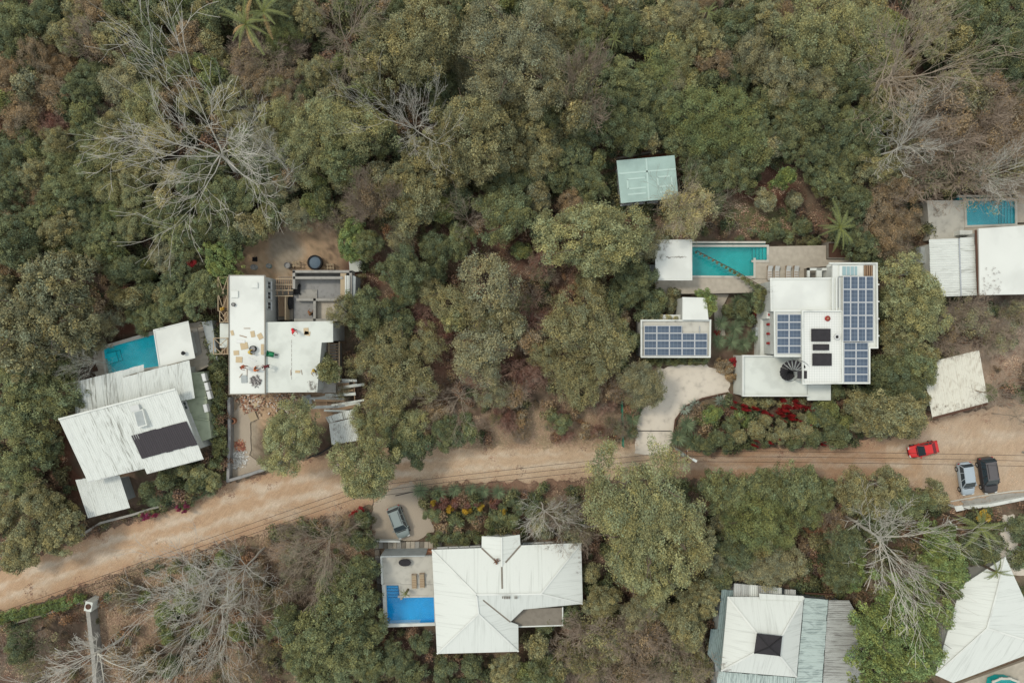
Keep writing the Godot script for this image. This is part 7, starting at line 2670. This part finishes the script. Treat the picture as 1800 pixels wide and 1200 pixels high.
func house_i():
	var te := thing("east_pool_deck", "pale concrete deck of the house with the ribbed pool steps", "deck", P(1670, 380))
	plate_part(te, "paving", [[1630, 352], [1697, 352], [1698.5, 397], [1690, 418], [1636, 421]], 1.6, 0.2, M.deck_pale, -0.1)
	plate_part(te, "paving", [[1698, 397.5], [1790, 394], [1850, 392], [1850, 402], [1690, 412]], 1.6, 0.2, M.deck, -0.1)
	plate_part(te, "paving", [[1786, 334], [1850, 334], [1850, 391], [1786, 391]], 1.6, 0.2, M.deck, -0.1)
	box_part(te, "overflow_wall", 1683, 343, 1762, 346, 1.6, -0.1, 1.7, M.deck_pale)
	box_part(te, "overflow_channel", 1685, 346, 1762, 351, 1.1, -0.1, 1.0, M.basin_i)
	var st := []
	for k in 5:
		st.append([[[1756 + k * 5.4, 353.5], [1761.4 + k * 5.4, 353.5], [1761.4 + k * 5.4, 393], [1756 + k * 5.4, 393]], 0.95 - 0.15 * k])
	pool("ribbed_step_pool", "blue pool with ribbed full-width steps at its east end", [[1698.5, 353.5], [1784, 352], [1784.5, 393], [1700, 396]], 1.6, "i", st)
	var th := thing("east_house", "white house with slatted side roofs below the ribbed step pool", "house", P(1750, 460))
	plate_part(th, "main_roof", [[1721, 401.5], [1860, 392], [1860, 516], [1723, 518.5]], 5.0, 0.25, M.white_roof)
	walls(th, [[1723, 404], [1860, 395], [1860, 513], [1725, 516]], 5.0, 0.2, -0.1, 4.74, M.wall_white)
	var a = PP([[1633.5, 421, 4.3], [1685, 419, 4.3], [1689, 520, 4.3], [1637, 521, 4.3]], 4)
	sheets(th, a[0], a[3], a[2], a[1], 8, [M.sheet_clean, M.sheet_light, M.sheet_clean], 0.26, 0.035)
	var b = PP([[1688, 418, 4.35], [1713.5, 417, 4.35], [1718.5, 518.5, 4.35], [1691, 519.5, 4.35]], 4)
	sheets(th, b[0], b[3], b[2], b[1], 8, [M.sheet_clean, M.sheet_mid, M.sheet_clean], 0.26, 0.035)
	walls(th, [[1637, 424], [1714, 421], [1716, 515], [1640, 517]], 4.3, 0.25, -0.1, 4.15, M.wall_white)
	var gt := MB.new()
	gt.beam(P(1716, 404, 4.75), P(1720.5, 518, 4.75), 0.24, 0.12)
	part(th, "gutter", gt, M.wood_dark)
	var fl := MB.new()
	fl.beam(P(1686.5, 419, 4.35), P(1690, 520, 4.35), 0.16, 0.1)
	part(th, "flashing", fl, M.metal)
	box_part(th, "step_wall", 1690, 404, 1712, 412, 3.0, -0.1, 2.8, M.white)
	box_part(th, "side_wall", 1619, 434, 1632, 462, 2.6, -0.1, 2.6, M.wall_grey)
	var fr := thing("white_gate_frame", "white L-shaped gate frame in the undergrowth beside the solar villa", "gate", P(1585, 465))
	var g1 := MB.new()
	g1.beam(P(1569, 456.5, 2.6), P(1595.5, 456.5, 2.6), 0.2, 0.2)
	part(fr, "lintel", g1, M.white)
	var g2 := MB.new()
	g2.beam(P(1594.5, 457, 2.6), P(1595.5, 482, 2.6), 0.2, 0.2)
	part(fr, "side_beam", g2, M.white)
	for q in [[1569, 456.5], [1594.5, 458], [1595.5, 481]]:
		var p := P(q[0], q[1], 2.6)
		var pm := MB.new()
		pm.box(Vector3(p.x, 1.2, p.z), Vector3(0.18, 2.6, 0.18))
		part(fr, "post", pm, M.white)
	# shed among the trees
	var sh := thing("rusty_edge_shed", "shed with white sheet roof and rusty eave under trees by the road", "shed", P(1685, 680))
	var c = PP([[1622, 640, 3.4], [1721.5, 615, 3.4], [1738, 709, 2.9], [1640, 735, 2.9]], 3)
	sheets(sh, c[0], c[1], c[2], c[3], 9, [M.cream], 0.24, 0.012)
	walls(sh, [[1626, 644], [1718, 619], [1733, 704], [1643, 729]], 3.2, 0.3, -0.1, 2.75, M.concrete_brown)
	var rb := MB.new()
	rb.beam(c[3] + Vector3.UP * 0.04, c[2] + Vector3.UP * 0.04, 0.30, 0.05)
	part(sh, "rusty_eave", rb, M.wood_dark)


func house_k():
	var th := thing("south_east_house", "white hip roofed house beside the palm at the lane", "house", P(1740, 1100))
	var A := {"N": [1768, 979, 4.0], "NW": [1690, 1030, 4.0], "W": [1645, 1186, 4.0], "S": [1676, 1200, 4.0], "SE": [1860, 1130, 4.0], "E": [1840, 1110, 4.2], "R1": [1752, 1045, 5.6], "R2": [1736, 1104, 5.6], "R3": [1815, 1128, 5.4], "EE": [1812, 1075, 4.0]}
	for f in [["N", "R1", "R2", "W", "NW", PI / 2], ["N", "EE", "E", "R3", "R2", "R1", PI / 2], ["R2", "R3", "SE", "S", "W", 0.4], ["E", "SE", "R3", 0.0]]:
		var pts := []
		for k in f.size() - 1:
			var a = A[f[k]]
			pts.append(P(a[0], a[1], a[2]))
		var mb := MB.new()
		mb.plate(pts, 0.12, null, f[-1])
		part(th, "roof_slope", mb, M.hip)
	for l in [["N", "R1"], ["R1", "R2"], ["R2", "R3"], ["R2", "W"]]:
		var a = A[l[0]]
		var b = A[l[1]]
		var mb := MB.new()
		mb.beam(P(a[0], a[1], a[2] + 0.05), P(b[0], b[1], b[2] + 0.05), 0.2, 0.07)
		part(th, "ridge_cap", mb, M.white)
	walls(th, [[1766, 988], [1806, 1075], [1836, 1110], [1850, 1130], [1678, 1194], [1652, 1182], [1695, 1035]], 4.0, 0.4, -0.1, 3.9, M.wall_white)
	plate_part(th, "porch", [[1680, 1205], [1800, 1162], [1850, 1145], [1850, 1260], [1690, 1260]], 0.3, 0.2, M.deck, -0.1)
	pool("round_end_pool", "dark teal pool edge at the foot of the south east house", [[1748, 1199], [1760, 1194], [1775, 1194], [1788, 1199], [1790, 1215], [1745, 1215]], 1.5, "e", [], 1.1)
	strip_wall("parking_kerb", "white kerb wall behind the two parked dark cars", [[1690, 893], [1740, 888], [1830, 870]], 0.7, 0.35, M.white)
	strip_wall("parking_line", "thin pale concrete edge in front of the two parked cars", [[1672, 881], [1720, 872], [1780, 863], [1830, 860]], 0.06, 0.10, M.deck_pale, "kerb", -0.08)
	sheet("parking_strip", [[1690, 880], [1745, 870], [1830, 862], [1830, 870], [1745, 885], [1694, 891]], 0.05, M.concrete)
	var gh := thing("gate_house", "small white gate roof with brown boards under the big palm", "gate", P(1685, 905))
	plate_part(gh, "roof", [[1678, 890], [1692, 888], [1696, 896], [1682, 899]], 2.6, 0.1, M.white)
	plate_part(gh, "roof", [[1668, 913], [1680, 925], [1686, 930], [1674, 926]], 2.6, 0.1, M.white)
	plate_part(gh, "board_floor", [[1676, 905], [1694, 899], [1700, 920], [1686, 926]], 0.3, 0.2, M.wood, -0.1)
	for q in [[1680, 892], [1694, 895], [1682, 925]]:
		var p := P(q[0], q[1], 2.5)
		var pm := MB.new()
		pm.box(Vector3(p.x, 1.2, p.z), Vector3(0.15, 2.6, 0.15))
		part(gh, "post", pm, M.white)


func house_l():
	var th := thing("pyramid_roof_house", "house with white pyramid roof and dark vent between teal tin roofs", "house", P(1360, 1120))
	var e := 4.6
	var A := {"NW": [1279.6, 1048.8, e], "NE": [1413.5, 1049.5, e], "SE": [1400.6, 1190, e], "SW": [1268, 1179, e], "a": [1332, 1115, 6.5], "b": [1374, 1119, 6.5], "c": [1371, 1152, 6.5], "d": [1327, 1147, 6.5]}
	for f in [["NW", "NE", "b", "a", 0.0], ["NE", "SE", "c", "b", PI / 2], ["SE", "SW", "d", "c", 0.0], ["SW", "NW", "a", "d", PI / 2]]:
		var pts := []
		for k in f.size() - 1:
			var a = A[f[k]]
			pts.append(P(a[0], a[1], a[2]))
		var mb := MB.new()
		mb.plate(pts, 0.12, null, f[-1])
		part(th, "roof_slope", mb, M.hip)
	for l in [["NW", "a"], ["NE", "b"], ["SE", "c"], ["SW", "d"]]:
		var a = A[l[0]]
		var b = A[l[1]]
		var mb := MB.new()
		mb.beam(P(a[0], a[1], a[2] + 0.05), P(b[0], b[1], b[2] + 0.05), 0.24, 0.08)
		part(th, "ridge_cap", mb, M.white)
	plate_part(th, "dormer_roof", [[1335, 1043, 4.75], [1413, 1047.5, 4.75], [1410, 1056, 4.95], [1336, 1053, 4.95]], 4.8, 0.12, M.hip)
	walls(th, [[1283, 1052], [1410, 1053], [1398, 1186], [1272, 1176]], e, 0.4, -0.1, e - 0.05, M.wall_white)
	# roof vent
	walls(th, [[1334, 1118], [1372, 1121], [1369, 1150], [1329, 1146]], 6.6, 0.15, 6.0, 7.0, M.wood_dark, "vent_wall")
	var ap := P(1352.5, 1137, 7.7)
	var V = PP([[1331, 1113], [1375.5, 1118], [1372, 1153], [1326, 1148]], 7.1)
	for k in 4:
		var mb := MB.new()
		mb.plate([V[k], V[(k + 1) % 4], ap], 0.06)
		part(th, "vent_roof", mb, M.black_mat)
		var rb := MB.new()
		rb.beam(V[k] + Vector3.UP * 0.04, ap + Vector3.UP * 0.04, 0.12, 0.06)
		part(th, "vent_rib", rb, M.black)
	# teal tin roofs
	var q = PP([[1414.5, 1051, 4.3], [1456, 1054.5, 4.1], [1444, 1215, 4.1], [1399, 1215, 4.3]], 4)
	sheets(th, q[0], q[3], q[2], q[1], 13, [M.sheet_teal], 0.26, 0.03)
	var r = PP([[1457, 1054, 4.0], [1493, 1057, 3.9], [1517, 1099, 3.8], [1512, 1220, 3.8], [1445.5, 1220, 4.0]], 4)
	var g1 := [r[0], r[1]]
	for k in 12:
		var t0 := k / 12.0
		var t1 := (k + 1) / 12.0
		var v0 := lerpf(1055, 1220, t0)
		var v1 := lerpf(1055, 1220, t1)
		var ra := 1493 + minf(24.0, (v0 - 1055) * 0.57) - maxf(0.0, (v0 - 1099) * 0.04)
		var rb := 1493 + minf(24.0, (v1 - 1055) * 0.57) - maxf(0.0, (v1 - 1099) * 0.04)
		var la := lerpf(1457, 1445.5, t0)
		var lb := lerpf(1457, 1445.5, t1)
		sheets(th, P(la, v0, 4.0), P(lb, v1, 4.0), P(rb, v1, 3.8), P(ra, v0, 3.8), 1, [M.sheet_grey], 0.26, 0.045)
	var s = PP([[1264, 1180, 4.0], [1400, 1191, 4.0], [1400, 1240, 3.7], [1255, 1240, 3.7]], 4)
	sheets(th, s[0], s[1], s[2], s[3], 10, [M.sheet_teal], 0.26, 0.03)
	var w1 = PP([[1269, 1036, 3.6], [1292, 1038, 3.6], [1280, 1105, 3.8], [1262, 1105, 3.5]], 4)
	sheets(th, w1[0], w1[1], w1[2], w1[3], 3, [M.sheet_teal_dark], 0.26, 0.03)
	var w2 = PP([[1250, 1105, 3.3], [1278, 1107, 3.5], [1268, 1180, 3.5], [1244, 1150, 3.3]], 4)
	sheets(th, w2[0], w2[1], w2[2], w2[3], 3, [M.sheet_teal_dark], 0.26, 0.03)
	var n1 = PP([[1290.6, 1025, 3.7], [1374, 1033, 3.7], [1374, 1055, 3.9], [1290, 1051, 3.9]], 4)
	sheets(th, n1[0], n1[1], n1[2], n1[3], 6, [M.sheet_grey, M.sheet_grey, M.sheet_clean], 0.26, 0.035)
	var n2 = PP([[1380, 1035, 3.6], [1399, 1037, 3.6], [1399, 1052, 3.8], [1380, 1050, 3.8]], 4)
	sheets(th, n2[0], n2[1], n2[2], n2[3], 2, [M.sheet_grey], 0.26, 0.035)
	walls(th, [[1294, 1032], [1372, 1038], [1410, 1052], [1456, 1058], [1490, 1061], [1512, 1100], [1508, 1240], [1262, 1240], [1252, 1150], [1268, 1050]], 3.6, 0.3, -0.1, 3.3, M.wall_grey, "lower_wall")
	var bm := MB.new()
	bm.beam(P(1415, 1042, 2.4), P(1467, 1045, 2.4), 0.15, 0.2)
	part(th, "porch_beam", bm, M.wood_dark)
	# south-west corner: hedge wall with pillar
	strip_wall("boundary_wall", "long pale boundary wall running south from its round-topped pillar", [[153, 1064], [158, 1110], [164, 1160], [168, 1230]], 1.6, 0.45, M.concrete)
	strip_wall("road_wall", "low brown wall behind the clipped hedge by the road", [[-40, 1112], [60, 1085], [150, 1056]], 1.3, 0.2, M.concrete_brown)
	var pp := P(154.5, 1066, 2.0)
	pp.y = 0
	var pi := thing("gate_pillar", "square white pillar with a round dark cap plate at the wall's end", "pillar", pp)
	var pm := MB.new()
	pm.box(pp + Vector3.UP * 0.95, Vector3(0.95, 2.1, 1.25), -0.2)
	part(pi, "shaft", pm, M.white_worn)
	var pc := MB.new()
	pc.lathe(pp, [Vector2(0.36, 2.0), Vector2(0.36, 2.06), Vector2(0.22, 2.06), Vector2(0.22, 2.03), Vector2(0.001, 2.03)], 18)
	part(pi, "cap_plate", pc, M.wood_dark)
